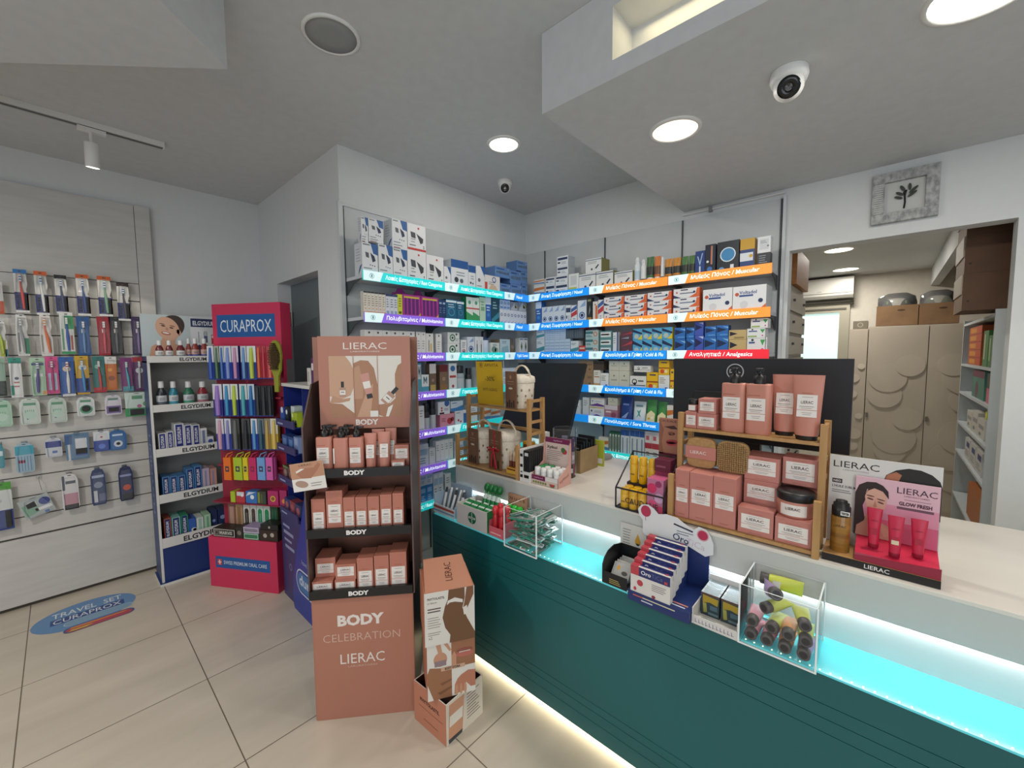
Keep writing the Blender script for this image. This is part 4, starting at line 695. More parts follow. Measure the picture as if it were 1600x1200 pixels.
for xc, yt, yb, w, base, deco, lb in (
    (2, 625, 667, 34, '#a9ccb4', gpk, 'green interdental pack cut by the photo edge, fourth row'),
    (47, 622, 663, 32, '#ccd6cc', gpk, 'rounded white and green interdental pick pack, leftmost full one in the fourth row'),
    (90, 621, 660, 29, '#c3cfc4', gpk, 'rounded grey-green interdental pick pack, second full one in the fourth row'),
    (134, 620, 650, 28, '#d8dcda', [('r', .2, .72, .8, .84, '#4f8f6a'), ('e', .52, .35, .36, '#3f9a6a'), ('e', .52, .38, .26, '#dfe4ea'), ('e', .52, .38, .13, '#2f4f86')], 'white floss pack with round blue and green dial, fourth row'),
    (177, 617, 648, 26, '#d6d2da', [('r', .2, .74, .8, .84, '#4f7f6a'), ('r', .08, .08, .95, .45, '#7a5fa0'), ('r', .2, .15, .85, .38, '#b9a9cc')], 'white floss pack with violet lower half, fourth row'),
    (214, 613, 650, 37, '#cfe0d6', [('r', 0, 0, 1, .35, '#3f9a5f'), ('r', .2, .05, .8, .3, '#3f8fb0'), ('e', .6, .42, .1, '#c0608a'), ('r', .3, .72, .75, .86, '#4f8f6a'), ('e', .9, .5, .15, '#5fa85f')], 'green and white floss pick bag at the end of the fourth row'),
    (-2, 694, 732, 17, '#3f8f9c', [('r', .1, .5, .9, .7, '#cfe0e0')], 'teal floss pack cut by the photo edge, fifth row'),
    (39, 692, 738, 29, '#9ab6c4', [('r', 0, .6, 1, .9, '#3f9fb4'), ('r', .15, .32, .5, .42, '#c0456a')]+[('r', .12+.16*i, .06, .2+.16*i, .55, '#6f8fae') for i in range(5)], 'turquoise topped interdental brush pack, fifth row'),
    (84, 684, 714, 26, '#c9cdd4', [('r', .02, .5, .98, .82, '#2f3f86'), ('r', .4, .2, .7, .32, '#4f6fae')], 'clear floss pack with navy band, fifth row'),
    (121, 677, 718, 38, '#5f7f9c', [('r', .42, .2, .9, .8, '#d8dade'), ('r', .42, .15, .9, .42, '#2b4f9c'), ('r', .1, .0, .2, .6, '#d3d6da'), ('r', 0, .6, .3, .95, '#3f5f8c')], 'wide steel blue floss pack with white box, fifth row'),
    (159, 674, 705, 25, '#2f4a9c', [('r', 0, .55, 1, 1, '#d8dade'), ('e', .5, .72, .08, '#b0403f'), ('e', .5, .25, .22, '#5f7fd0')], 'white and royal blue floss pack, fifth row'),
    (184, 672, 703, 27, '#2f6aa8', [('r', .2, .72, .8, .8, '#cfe0ee'), ('e', .52, .32, .26, '#d3dbe2'), ('e', .52, .32, .12, '#4f86b8')], 'blue floss pack with white wheel, fifth row'),
    (3, 754, 829, 34, '#cfd3cf', [('r', 0, .84, 1, 1, '#4f9a3a'), ('r', 0, 0, 1, .42, '#2b3f7c'), ('r', .62, .05, .92, .4, '#4f8f4a'), ('o', .35, .62, .16, .05, '#aeb4b8')], 'large green topped floss pick bag at the photo edge, bottom row'),
    (110, 740, 796, 26, '#d8d6d4', [('r', .1, 0, .95, .14, '#24262c'), ('r', .1, .14, .95, .45, '#c08f9a'), ('r', .25, .72, .85, .8, '#4f5560'), ('r', .05, .55, .2, .95, '#5a5f6a')], 'white and pink paste tube pack with black foot, bottom row'),
    (154, 732, 789, 23, '#39486c', [('e', .5, .55, .3, '#8a93a8'), ('r', .1, .75, .9, .82, '#a9b4cc'), ('r', .15, .08, .4, .4, '#c9ccd4'), ('r', .5, .1, .95, .3, '#6a6f8c')], 'slate blue brush head pack, bottom row'),
    (197, 728, 782, 22, '#262f57', [('e', .55, .38, .28, '#c8502f'), ('r', .1, .7, .9, .76, '#8f9ac4'), ('r', .2, .02, 1, .2, '#15171f')], 'navy pack with orange-red disc at the end of the bottom row')):
    hang('floss_pack', lb, 'floss pack', xc, yt, yb, w, deco, base, None, R8 if w < 36 else KB, G2, depth=.008)
# one pack slung sideways
t = hang('floss_pack', 'silver pack hanging sideways from one hook, bottom row', 'floss pack', 64, 774, 804, 48, [('p', [(.05, .1), (.5, .2), (.5, .8), (.05, .7)], '#7fa88f'), ('r', .2, .5, .5, .85, '#a9b2b4'), ('e', .8, .65, .2, '#3f4a8c'), ('r', .4, .25, .95, .4, '#e3e5e6'), ('r', .65, .05, .8, .15, '#4f6fae')], '#aab4b2', None, None, G2, tilt=math.radians(-16), depth=.008)
hook(onY(YH, 60, 748).x, onY(YH, 60, 748).z)
b = MB(); p_ = onY(YH, 60, 748); q_ = onY(YH, 66, 776); b.pipe([(p_.x, -.055, p_.z), (q_.x, -.049, q_.z+.04)], .0015, hookm, 6); b.build('hook_drop', SLAT)

# ================================================================== FLOOR STICKER
t = thing('floor_sticker', 'oval blue floor sticker advertising a travel toothbrush set', 'sticker', (.22, 3.3, .0006), 0)
cen = onZ(0, 132, 958); pL = onZ(0, 47, 985); pR = onZ(0, 212, 932); ux = (pR-pL).normalized(); vy = Vector((-ux.y, ux.x, 0))
t.location = (pL+pR)/2+Vector((0, 0, .0008)); t.rotation_euler = (0, 0, math.atan2(ux.y, ux.x)); hw = (pR-pL).length/2
b = MB(); fr = (Vector((0, 0, 0)), Vector((1, 0, 0)), Vector((0, 1, 0)))
hh = .17; b.ell(fr, 0, 0, hw, hh, M('#5f8bb8', .35), 0, 48)
b.rect(fr, -hw*.66, -.045, hw*.75, .025, M('#1f4585', .35), 1)
b.text(fr, hw*.04, .042, 'TRAVEL  SET', .06, M('#d9dfe4', .4), w=hw*1.35, bold=.01)
b.text(fr, hw*.04, -.037, 'CURAPROX', .053, M('#d9dfe4', .4), w=hw*1.3, bold=.005)
b.build('oval_print', t)
b = MB()
def capsule(fr, x0, x1, y, r, m, lay): b.poly(fr, [(x1+r*math.cos(a*math.pi/10-HP), y+r*math.sin(a*math.pi/10-HP)) for a in range(11)]+[(x0+r*math.cos(a*math.pi/10+HP), y+r*math.sin(a*math.pi/10+HP)) for a in range(11)], m, lay)
capsule(fr, -.06, .17, -.085, .034, M('#a8c0d2', .35), 2); capsule(fr, -.06, .17, -.085, .029, M('#7d9fb8', .35), 3)
capsule(fr, -.06, .17, -.17, .035, M('#3f4f86', .35), 2); capsule(fr, -.055, .165, -.172, .029, M('#b03a50', .35), 3)
b.poly(fr, [(-.07, -.165), (.16, -.165), (.18, -.152), (-.06, -.145)], M('#d9823a', .35), 4); b.poly(fr, [(-.075, -.19), (.0, -.192), (.03, -.178), (-.06, -.176)], M('#cfc23a', .35), 4)
b.build('brush_print', t)

# ================================================================== WHITE MOUTHWASH TOWER (front at y=3.574)
YE = 3.574; ex0, ex1 = .388, .875; ez = [onY(YE, 285, y).z for y in (556, 630, 697, 767, 834)]; el = [onY(YE, 285, y).z for y in (566, 641, 709, 780, 849)]
wht = M('#d6d6d2', .45); nav = M('#1b3470', .4); nvt = M('#26335c', .4)
t = thing('mouthwash_display', 'narrow white display tower with navy base holding mouthwash and toothpaste', 'display stand', (ex0, YE, 0)); EL = t; W_ = ex1-ex0; D_ = .225
b = MB(); b.box(-.012, W_+.012, -.02, D_+.01, .0006, .018, wht, top=nav); b.build('base_plate', t)
b = MB(); b.box(0, .014, .002, D_, .0185, ez[0]-.002, M('#33456f', .45), front=wht, right=wht)
fr = (Vector((0, D_*.62, .35)), Vector((0, 0, 1)), Vector((0, 1, 0)))
b.text((Vector((0, D_*.5-.02, .75)), Vector((0, 0, 1)), Vector((0, 1, 0))), 0, 0, 'ELGYDIUM', .05, M('#8f9cbc', .5), w=.55, bold=.02); b.build('side_panel', t)
b = MB(); b.box(W_-.014, W_, .002, D_, .0185, ez[0]-.002, wht); b.build('side_panel', t)
b = MB(); b.box(.0145, W_-.0145, D_-.012, D_, .0185, ez[0]-.002, M('#8e908e', .6)); b.build('back_panel', t)
b = MB(); b.box(.0145, W_-.0145, .004, .016, .0185, el[4]-.001, nav); b.build('base_front', t)
for i in range(5):
    b = MB(); b.box(.0145, W_-.0145, .0, D_-.0125, el[i], el[i]+.01, wht) if i else b.box(0, W_, 0, D_, el[i], el[i]+.01, wht)
    s = b.build('shelf', t)
    b = MB(); b.box(.0 if not i else .0145, W_ if not i else W_-.0145, -.006, -.0005, el[i], ez[i], wht); h = ez[i]-el[i]
    b.text((Vector((0, -.006, el[i])), Vector((1, 0, 0)), Vector((0, 0, 1))), W_*.5, h*.22, 'ELGYDIUM', h*.5, M('#20242e', .5), bold=.03); b.build('label_strip', s)
zt = onY(YE, 250, 488).z
b = MB(); b.box(.0, W_+.02, .19, .197, el[0]+.011, zt, M('#c9d2d4', .5)); fr = (Vector((.0, .19, el[0]+.011)), Vector((1, 0, 0)), Vector((0, 0, 1))); H_ = zt-el[0]-.011
sk = M('#c79a80', .5); b.rect(fr, 0, 0, .27, H_, M('#b9c6c9', .5), 1)
b.poly(fr, [(.03, 0), (.05, .10), (.1, .13), (.12, .18), (.19, .17), (.18, .12), (.23, .09), (.27, .1), (.27, .0)], sk, 2)
b.ell(fr, .165, H_*.74, .07, .088, M('#3c302b', .6), 3, 24, -.5); b.ell(fr, .143, H_*.70, .063, .085, M('#d0a58b', .5), 4, 24, .35)
b.ell(fr, .205, H_*.63, .012, .02, sk, 4, 12, .35)
for q in ((.12, .76), (.165, .72)): b.ell(fr, q[0], H_*q[1], .012, .005, M('#3c2b25', .5), 5, 10, -.25)
for q in ((.115, .80), (.17, .76)): b.ell(fr, q[0], H_*q[1], .016, .003, M('#5a4033', .5), 5, 10, -.25)
b.ell(fr, .14, H_*.69, .008, .012, M('#bd8c72', .5), 5, 10, .3); b.ell(fr, .133, H_*.60, .026, .011, M('#a8403f', .5), 5, 14, -.25); b.ell(fr, .133, H_*.605, .02, .006, M('#e6e2da', .5), 6, 12, -.25)
b.rect(fr, .275, 0, W_+.035, H_, M('#d3d8da', .5), 1); b.rect(fr, .275, 0, W_+.035, .1, nvt, 2); b.rect(fr, .275, H_*.76, W_+.035, H_*.95, nvt, 2)
b.text(fr, .355, H_*.80, 'ELGYDIUM', .03, M('#dfe3e8', .5), w=.135, bold=.03, lay=3)
b.rect(fr, .318, .13, .321, .21, M('#59626c', .5), 3); b.rect(fr, .35, .13, .372, .21, M('#4a5a80', .5), 3); b.rect(fr, .352, .18, .37, .215, M('#a9b4ae', .5), 4); b.rect(fr, .395, .12, .425, .19, M('#b03f3f', .5), 3); b.ell(fr, .41, .175, .014, .012, M('#dfd8d4', .5), 4, 12)
for q in (.32, .36, .41): b.ell(fr, q, .1, .014, .014, nvt, 3, 12)
b.build('header_card', t)
def mouthwash(x0, x1, yt, lvl, liquid, label, band='#dcdcd8', low='#4f6f86', dy=.03):
    p0 = onY(YE+dy, x0, yt+40); p1 = onY(YE+dy, x1, yt+40); w = p1.x-p0.x
    z = el[lvl]+.0105; h = onY(YE+dy, (x0+x1)/2, yt).z-z; r = w/2; L = M(liquid, .12)
    t = thing('mouthwash_bottle', label, 'bottle', ((p0.x+p1.x)/2, YE+dy+r, z), 0, 'mouthwash bottles on the white tower')
    b = MB(); secs = [(0, 0, 0, r*.94, r*.7), (0, 0, .005, r, r*.75), (0, 0, h*.5, r, r*.75), (0, 0, h*.62, r*.9, r*.66), (0, 0, h*.72, r*.6, r*.5), (0, 0, h*.77, r*.5, r*.46)]
    b.loft(secs, L, 24, cap1=True); b.build('bottle_body', t)
    b = MB(); b.loft([(0, 0, h*.06, r*1.02, r*.77), (0, 0, h*.28, r*1.02, r*.77)], M(low, .4), 24, cap0=False, cap1=False); b.loft([(0, 0, h*.28, r*1.02, r*.77), (0, 0, h*.5, r*1.02, r*.77)], M(band, .4), 24, cap0=False, cap1=False)
    for i in range(3): b.box(-r*.5, r*.5, -r*.775, -r*.76, h*(.33+.04*i), h*(.345+.04*i), M('#5a6068', .5))
    b.build('label_wrap', t)
    b = MB(); b.loft([(0, 0, h*.77, r*.58, r*.54), (0, 0, h-.003, r*.56, r*.52), (0, 0, h, r*.5, r*.46)], M('#d9dbdb', .3), 20); b.build('cap', t)
for i, (x0, x1, c, lb) in enumerate(((245, 258.5, '#6d2a30', 'red mouthwash bottle at the outer corner of the tower top'), (261, 273, '#6d2a30', 'red mouthwash bottle second from the outer corner on the tower top'), (278, 292, '#6d2a30', 'red mouthwash bottle third from the outer corner on the tower top'))): mouthwash(x0, x1, 532, 0, c, lb)
for x0, x1, lb in ((293, 301, 'half hidden red and blue mouthwash bottle mid tower top'), (301.5, 314, 'taller mouthwash bottle with bright blue label on the tower top'), (316, 328, 'mouthwash bottle with bright blue label next to the pink stand')): mouthwash(x0, x1, 529, 0, '#8a3a34', lb, '#c9a59c', '#2b3f9c', .03 if x0 > 300 else .06)
for x0, x1, c, lw, lb in ((246, 263, '#2b3038', '#59626c', 'dark mouthwash bottle on the second tower shelf'), (266, 281, '#2f7f92', '#3f97ac', 'turquoise mouthwash bottle on the second tower shelf'), (289, 306, '#2f6f56', '#4f9f80', 'green mouthwash bottle on the second tower shelf'), (311, 328, '#8a2f3a', '#b0707a', 'red mouthwash bottle on the second tower shelf')): mouthwash(x0, x1, 596, 1, c, lb, '#c9cdd0', lw)
def paste(x0, x1, yt, lvl, base, panel, label, dy=.03, d=.13, fold=True, deco=None):
    p0 = onY(YE+dy, x0, yt+20); p1 = onY(YE+dy, x1, yt+20); w = p1.x-p0.x-.0008; z = el[lvl]+.0105; h = onY(YE+dy, (x0+x1)/2, yt).z-z
    b = MB(); b.cbox(w, d, h, M(base, .4)); fr = front(w, d)
    if deco: decals(b, fr, w, h, deco)
    else:
        b.rect(fr, w*.14, h*.2, w*.86, h*.97, M(panel, .4), 1)
        b.text((fr[0]+Vector((w*.5+.0, 0, h*.3)), Vector((0, 0, 1)), Vector((-1, 0, 0))), 0, -w*.17, 'ELGYDIUM', w*.36, M('#d9dce4', .4), w=h*.58, al='l', bold=.03)
        b.poly(fr, [(0, 0), (w, 0), (w, h*.12), (w*.5, h*.2), (0, h*.1)], M('#dcdcd6', .5), 2)
    tag(b.build('toothpaste_carton', None, ((p0.x+p1.x)/2, YE+dy+d/2, z)), label, 'toothpaste', 'toothpaste cartons on the white tower')
q = lambda x: 220+x/5; r_ = lambda y: 460+y/5
for x0, x1, y, lb in ((140, 205, 1085, 'outermost short white toothpaste carton on the middle tower shelf'), (207, 262, 1072, 'second short white toothpaste carton on the middle tower shelf'), (264, 340, 1010, 'tallest white toothpaste carton on the middle tower shelf'), (342, 404, 1018, 'tall white toothpaste carton after the tallest, middle tower shelf'), (406, 464, 1018, 'last tall navy-fronted white toothpaste carton, middle tower shelf')): paste(q(x0), q(x1), r_(y), 2, '#d6d8da', '#262f78', lb)
paste(q(468), q(520), r_(1045), 2, '#c9ccd0', '#4f5f86', 'white carton with grey tube picture on the middle tower shelf', deco=[('r', .3, .1, .7, .9, '#6f7a9c'), ('r', 0, .9, 1, 1, '#dfe0e0')])
paste(q(524), q(574), r_(1110), 2, '#d3d6da', '#3f4f96', 'small white and blue carton at the inner end, middle tower shelf', deco=[('e', .5, .6, .4, '#3f4f96')])
q2 = lambda x: 220+x/4.615; r2 = lambda y: 680+y/4.615
for x0, x1, y, lb in ((158, 212, 300, 'outermost light blue toothpaste carton on the fourth tower shelf'), (214, 270, 296, 'second light blue toothpaste carton on the fourth tower shelf'), (272, 328, 290, 'third light blue toothpaste carton on the fourth tower shelf'), (332, 384, 242, 'taller light blue toothpaste carton on the fourth tower shelf'), (388, 442, 222, 'tallest light blue toothpaste carton on the fourth tower shelf')): paste(q2(x0), q2(x1), r2(y), 3, '#4f86b8', '#202c6a', lb)
for x0, x1, c, lb in ((446, 498, '#b9a9bc', 'lilac carton with red disc on the fourth tower shelf'), (502, 550, '#c08f86', 'salmon carton with red disc on the fourth tower shelf')): paste(q2(x0), q2(x1), r2(238), 3, c, c, lb, deco=[('r', .35, .25, .6, .9, '#8a86a0'), ('e', .5, .12, .42, '#dcdcd6'), ('e', .5, .12, .26, '#b03a3f')])
for x0, x1, y, c, lb in ((170, 222, 600, '#a8553f', 'red-edged toothpaste carton on the lowest tower shelf'), (226, 290, 590, '#7fb5ac', 'mint toothpaste carton on the lowest tower shelf'), (293, 345, 575, '#2f8a6a', 'green toothpaste carton on the lowest tower shelf')): paste(q2(x0), q2(x1), r2(y), 4, c, '#202c6a', lb)
paste(q2(348), q2(402), r2(600), 4, '#2f5fae', '#fff', 'blue carton with white cup on the lowest tower shelf', deco=[('e', .7, .4, .4, '#d9dcd8'), ('e', .8, .4, .25, '#7f9fc4')])
paste(q2(405), q2(456), r2(592), 4, '#d3d8d3', '#fff', 'white carton with pale green tube on the lowest tower shelf', deco=[('r', .3, .3, .75, .95, '#9fc4b4'), ('o', .6, .12, .4, .12, '#7fb59a')])
paste(q2(459), q2(508), r2(570), 4, '#a9cfae', '#fff', 'pale green carton on the lowest tower shelf', deco=[('r', .4, .2, .7, .9, '#6fa58a')])
paste(q2(510), q2(555), r2(540), 4, '#26345c', '#fff', 'navy child paste carton on the lowest tower shelf', dy=.05, deco=[('e', .4, .5, .3, '#7f93c4'), ('e', .6, .2, .25, '#c9d0d6')])
paste(q2(560), q2(625), r2(530), 4, '#26345c', '#fff', 'navy child paste carton beside the pink stand', dy=.05, deco=[('e', .5, .6, .28, '#8f9cc4'), ('e', .4, .15, .25, '#8fb5b0')])
# ================================================================== turned display stands: local frame helper
class Fr:
    def __init__(s, p, q):
        s.o = Vector((p[0], p[1], 0)); d = Vector((q[0]-p[0], q[1]-p[1], 0)); s.w = d.length; s.u = d.normalized(); s.n = Vector((-s.u.y, s.u.x, 0)); s.rz = math.atan2(s.u.y, s.u.x)
    def at(s, lx, ly, z=0): return s.o+s.u*lx+s.n*ly+Vector((0, 0, z))
    def px(s, ly, x, y):
        d = ray(x, y); c = Vector((0, 0, EYE)); t = ((s.o+s.n*ly-c).dot(s.n))/d.dot(s.n); p = c+d*t
        return (p-s.o).dot(s.u), p.z
# ------------------------------------------------------------------ pink dental stand
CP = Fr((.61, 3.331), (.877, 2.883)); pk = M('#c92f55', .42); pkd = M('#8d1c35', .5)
t = thing('dental_display', 'tall pink cardboard stand packed with toothbrushes and toothpaste', 'display stand', CP.o, CP.rz); W_ = .53
b = MB(); b.box(0, W_, 0, .30, .0006, .345, pk); fr = (Vector((0, 0, 0)), Vector((1, 0, 0)), Vector((0, 0, 1)))
b.rect(fr, .05, .135, .475, .215, M('#1f5596', .4), 1); b.rect(fr, .065, .155, .1, .195, M('#c9453f', .4), 2); b.rect(fr, .079, .16, .086, .19, M('#e8e4e0', .4), 3); b.rect(fr, .07, .172, .095, .178, M('#e8e4e0', .4), 3)
b.text(fr, .115, .164, 'SWISS PREMIUM ORAL CARE', .024, M('#c9d3de', .4), w=.335, al='l', lay=3, bold=.01); b.build('base_box', t)
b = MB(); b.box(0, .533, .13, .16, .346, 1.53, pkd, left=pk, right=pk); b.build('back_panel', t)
b = MB(); b.box(0, .533, .125, .215, 1.53, 1.903, pk); fr = (Vector((0, .125, 1.53)), Vector((1, 0, 0)), Vector((0, 0, 1)))
b.rect(fr, .035, .15, .49, .30, M('#1a5a9c', .4), 1); b.text(fr, .2625, .185, 'CURAPROX', .08, M('#dfe8f0', .4), w=.40, lay=2); b.build('header', t)
for z in (1.545, 1.27, .995, .80): 
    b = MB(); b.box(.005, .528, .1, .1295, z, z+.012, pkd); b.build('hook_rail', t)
gp = 'toothbrush packs on the pink stand'
def pack(x0, x1, y0, y1, top, low, stripe, label, ly=.075, zoom=(320, 530, 7.5), split=.52, fat=None):
    ox, oy, s = zoom; a, z1 = CP.px(ly, ox+x0/s, oy+y0/s); c, z0 = CP.px(ly, ox+x1/s, oy+y1/s); c = CP.px(ly, ox+x1/s, oy+y0/s)[0]; w = max(.012, c-a-.0015); h = z1-z0; m = (a+c)/2
    t = thing('toothbrush_pack', label, 'toothbrush', CP.at(m, ly, z0), CP.rz, gp)
    b = MB(); d = fat or .02; b.box(-w/2, w/2, 0, d, 0, h, M(low, .35)); f = (Vector((-w/2, 0, 0)), Vector((1, 0, 0)), Vector((0, 0, 1)))
    b.rect(f, 0, h*split, w, h, M(top, .35), 1); b.rect(f, 0, 0, w, h*.03, M('#2c3f8c', .4), 1); b.build('pack_body', t)
    b = MB(); b.pipe([(w*.05, -.003, h*.04), (w*.05, -.004, h*.55), (w*.05, -.003, h*.95)], [w*.2, w*.22, w*.14], M(stripe, .35), 8); b.build('toothbrush', t)
    return t
for x0, x1, tp, lw, st, lb in ((20, 96, '#d3d6da', '#24408c', '#3f5fae', 'outermost white and blue pack'), (100, 158, '#a9aca4', '#2b3f3c', '#5a7a5f', 'grey and dark green pack'), (164, 216, '#c9ced4', '#24408c', '#4a78b5', 'narrow white and blue pack'), (218, 302, '#d9dcdf', '#2440a0', '#7f96d0', 'wide white and royal blue pack'), (306, 386, '#d6d4d8', '#2b2f7c', '#c98fb5', 'pack with pink-violet brush'), (412, 482, '#c9cdd2', '#2b3f74', '#6f9ad0', 'steel blue pack'), (486, 592, '#dfe4e6', '#26408f', '#b9cf4f', 'pack with lime brush on silver foil')): pack(x0, x1, 80, 475, tp, lw, st, lb+', top row of the pink stand')
for i, (x0, x1, st) in enumerate(((596, 655, '#e07a4a'), (658, 708, '#c9454f'), (712, 798, '#e06a5f'), (802, 850, '#b53a48'))): pack(x0, x1, 80, 465, '#b5454f', '#a83240', st, ['red patterned pack next to the lime one', 'narrow red patterned pack', 'wide coral patterned pack', 'red patterned pack beside the big hairbrush'][i]+', top row of the pink stand', split=.8)
for x0, x1, tp, lw, st, lb in ((85, 196, '#d3d3da', '#2b2f7c', '#9a78c0', 'outermost pack with violet brush'), (208, 290, '#d3d8dc', '#233a80', '#3f8fc4', 'pack with sky blue brush'), (294, 382, '#d6dad6', '#26347c', '#b5c93f', 'pack with lime brush'), (398, 490, '#d0d8da', '#22347c', '#4fa9b0', 'pack with turquoise brush'), (494, 576, '#c9d3dc', '#24448c', '#2f7ab8', 'pack with deep blue brush')): pack(x0, x1, 525, 905, tp, lw, st, lb+', second row of the pink stand')
for i, (x0, x1) in enumerate(((580, 648), (652, 722), (726, 790))): pack(x0, x1, 545, 905, '#2b2c30', '#1d1e22', '#3a3c42', ['all-black brush pack next to the blue one', 'middle all-black brush pack', 'all-black brush pack beside the trays'][i]+', second row of the pink stand')
for x0, x1, tp, lw, st, lb in ((125, 216, '#d0cfd4', '#34459c', '#c99ab0', 'pack with dusty pink brush'), (224, 300, '#d0d3d8', '#2f3f9c', '#8f8fc4', 'pack with lilac brush'), (304, 400, '#4a4c4a', '#2b2d2c', '#6a6c6a', 'charcoal tapered pack'), (425, 524, '#4a4a4c', '#303034', '#2a2a2e', 'charcoal brush pack'), (534, 610, '#d6d8dc', '#2440a0', '#5f9ad0', 'white topped royal blue pack'), (614, 688, '#6f7a7c', '#26405c', '#3f5f74', 'slate blue pack'), (692, 758, '#8d867a', '#a08848', '#c9a95a', 'sand coloured pack'), (762, 850, '#d0cdc4', '#b89a3f', '#e0c46a', 'cream and yellow pack')): pack(x0, x1, 930, 1300, tp, lw, st, lb+', third row of the pink stand')
for x0, x1, c, lb in ((208, 300, '#e0701f', 'orange'), (325, 430, '#a8c02c', 'lime green'), (436, 498, '#d9c423', 'yellow'), (504, 596, '#c22a62', 'magenta'), (602, 700, '#6f9fd4', 'light blue'), (706, 790, '#d45fa8', 'bubblegum pink')):
    ly = .05; a, z1 = CP.px(ly, 320+x0/7.5, 680+262/7.5); c_, z0 = CP.px(ly, 320+x1/7.5, 680+530/7.5); c_ = CP.px(ly, 320+x1/7.5, 680+262/7.5)[0]; w = c_-a-.004; h = z1-z0
    t = thing('travel_brush_case', lb+' travel brush case hanging on the pink stand', 'toothbrush case', CP.at((a+c_)/2, ly, z0), CP.rz, 'travel brush cases on the pink stand'); cm = M(c, .4)
    b = MB(); b.box(-w/2, w/2, 0, .016, 0, h, cm); f = (Vector((-w/2, 0, 0)), Vector((1, 0, 0)), Vector((0, 0, 1))); b.rect(f, w*.25, h*.38, w*.75, h*.62, M('#3f3a4a' if c != '#c22a62' else '#8d1f48', .5), 1); b.ell(f, w*.5, h*.5, w*.14, w*.14, cm, 2, 12); b.build('case_body', t, bevel=.002)
    b = MB(); b.pipe([(-w*.25, .008, h), (-w*.2, .02, h+.02), (w*.2, .042, h+.03), (w*.28, .03, h+.015), (w*.25, .008, h)], .004, cm, 6); b.build('hang_loop', t)
    b = MB(); b.box(-w/2+.006, w/2+.004, .018, .034, .002, h-.004, cm); b.build('case_behind', t)
# small packs under the cases
def cbox_px(name, label, cat, zoom, x0, x1, y0, y1, ly, base, deco, d=.05, group='small packs on the pink stand', top=None, z0=None, bevel=0):
    ox, oy, s = zoom; a, z1 = CP.px(ly, ox+x0/s, oy+y0/s); c = CP.px(ly, ox+x1/s, oy+y0/s)[0]; zb = CP.px(ly, ox+(x0+x1)/2/s, oy+y1/s)[1] if z0 is None else z0
    b = MB(); w = c-a-.001; h = z1-zb; b.box(-w/2, w/2, 0, d, 0, h, M(base, .4), top=M(top, .4) if top else None); decals(b, (Vector((-w/2, 0, 0)), Vector((1, 0, 0)), Vector((0, 0, 1))), w, h, deco)
    return tag(b.build(name, None, CP.at((a+c)/2, ly, zb), CP.rz, bevel), label, cat, group), z1
ZQ = (320, 680, 7.5); zb_ = .3459
b = MB()
b.box(.0, .53, .05, .1295, .562, .570, pkd); o_ = b.build('middle_tray', bpy.data.objects['dental_display'])
zt_ = .5703
cbox_px('brush_pack', 'small lime pack under the orange case on the pink stand', 'brush pack', ZQ, 298, 352, 660, 760, .055, '#a8bf2c', [], .06, z0=zt_)
cbox_px('brush_pack', 'red refill pack with white cap under the lime case', 'brush pack', ZQ, 362, 466, 655, 755, .055, '#b5353f', [('r', .1, .6, .9, .95, '#c9ced0'), ('e', .7, .65, .14, '#e0e4e6')], .06, z0=zt_)
cbox_px('brush_pack', 'shiny blue rounded pack hanging mid pink stand', 'brush pack', ZQ, 470, 606, 655, 785, .052, '#3570b5', [('p', [(.05, .6), (.9, .95), (.3, .95)], '#c9d3da'), ('e', .6, .55, .18, '#dfe6ea')], .06, z0=zt_, bevel=.006)
cbox_px('brush_pack', 'olive and black stack of thin refills on the pink stand', 'brush pack', ZQ, 610, 715, 655, 770, .055, '#3a3d33', [('r', .05, .1, .3, .9, '#7f8a3a'), ('r', .4, .1, .6, .8, '#5a5f33'), ('r', .7, .1, .9, .8, '#3f4a4f')], .06, z0=zt_)
cbox_px('brush_pack', 'magenta pack with yellow emblem on the pink stand', 'brush pack', ZQ, 732, 856, 650, 765, .055, '#b02a66', [('e', .5, .45, .25, '#d0b83a'), ('e', .5, .45, .16, '#b02a66')], .06, z0=zt_)
cbox_px('brush_pack', 'magenta pack with orange emblem beside the navy stand', 'brush pack', ZQ, 872, 955, 645, 745, .055, '#a82860', [('e', .6, .3, .3, '#d98a3a')], .06, z0=zt_)
g = 'toothpaste boxes on the pink base'
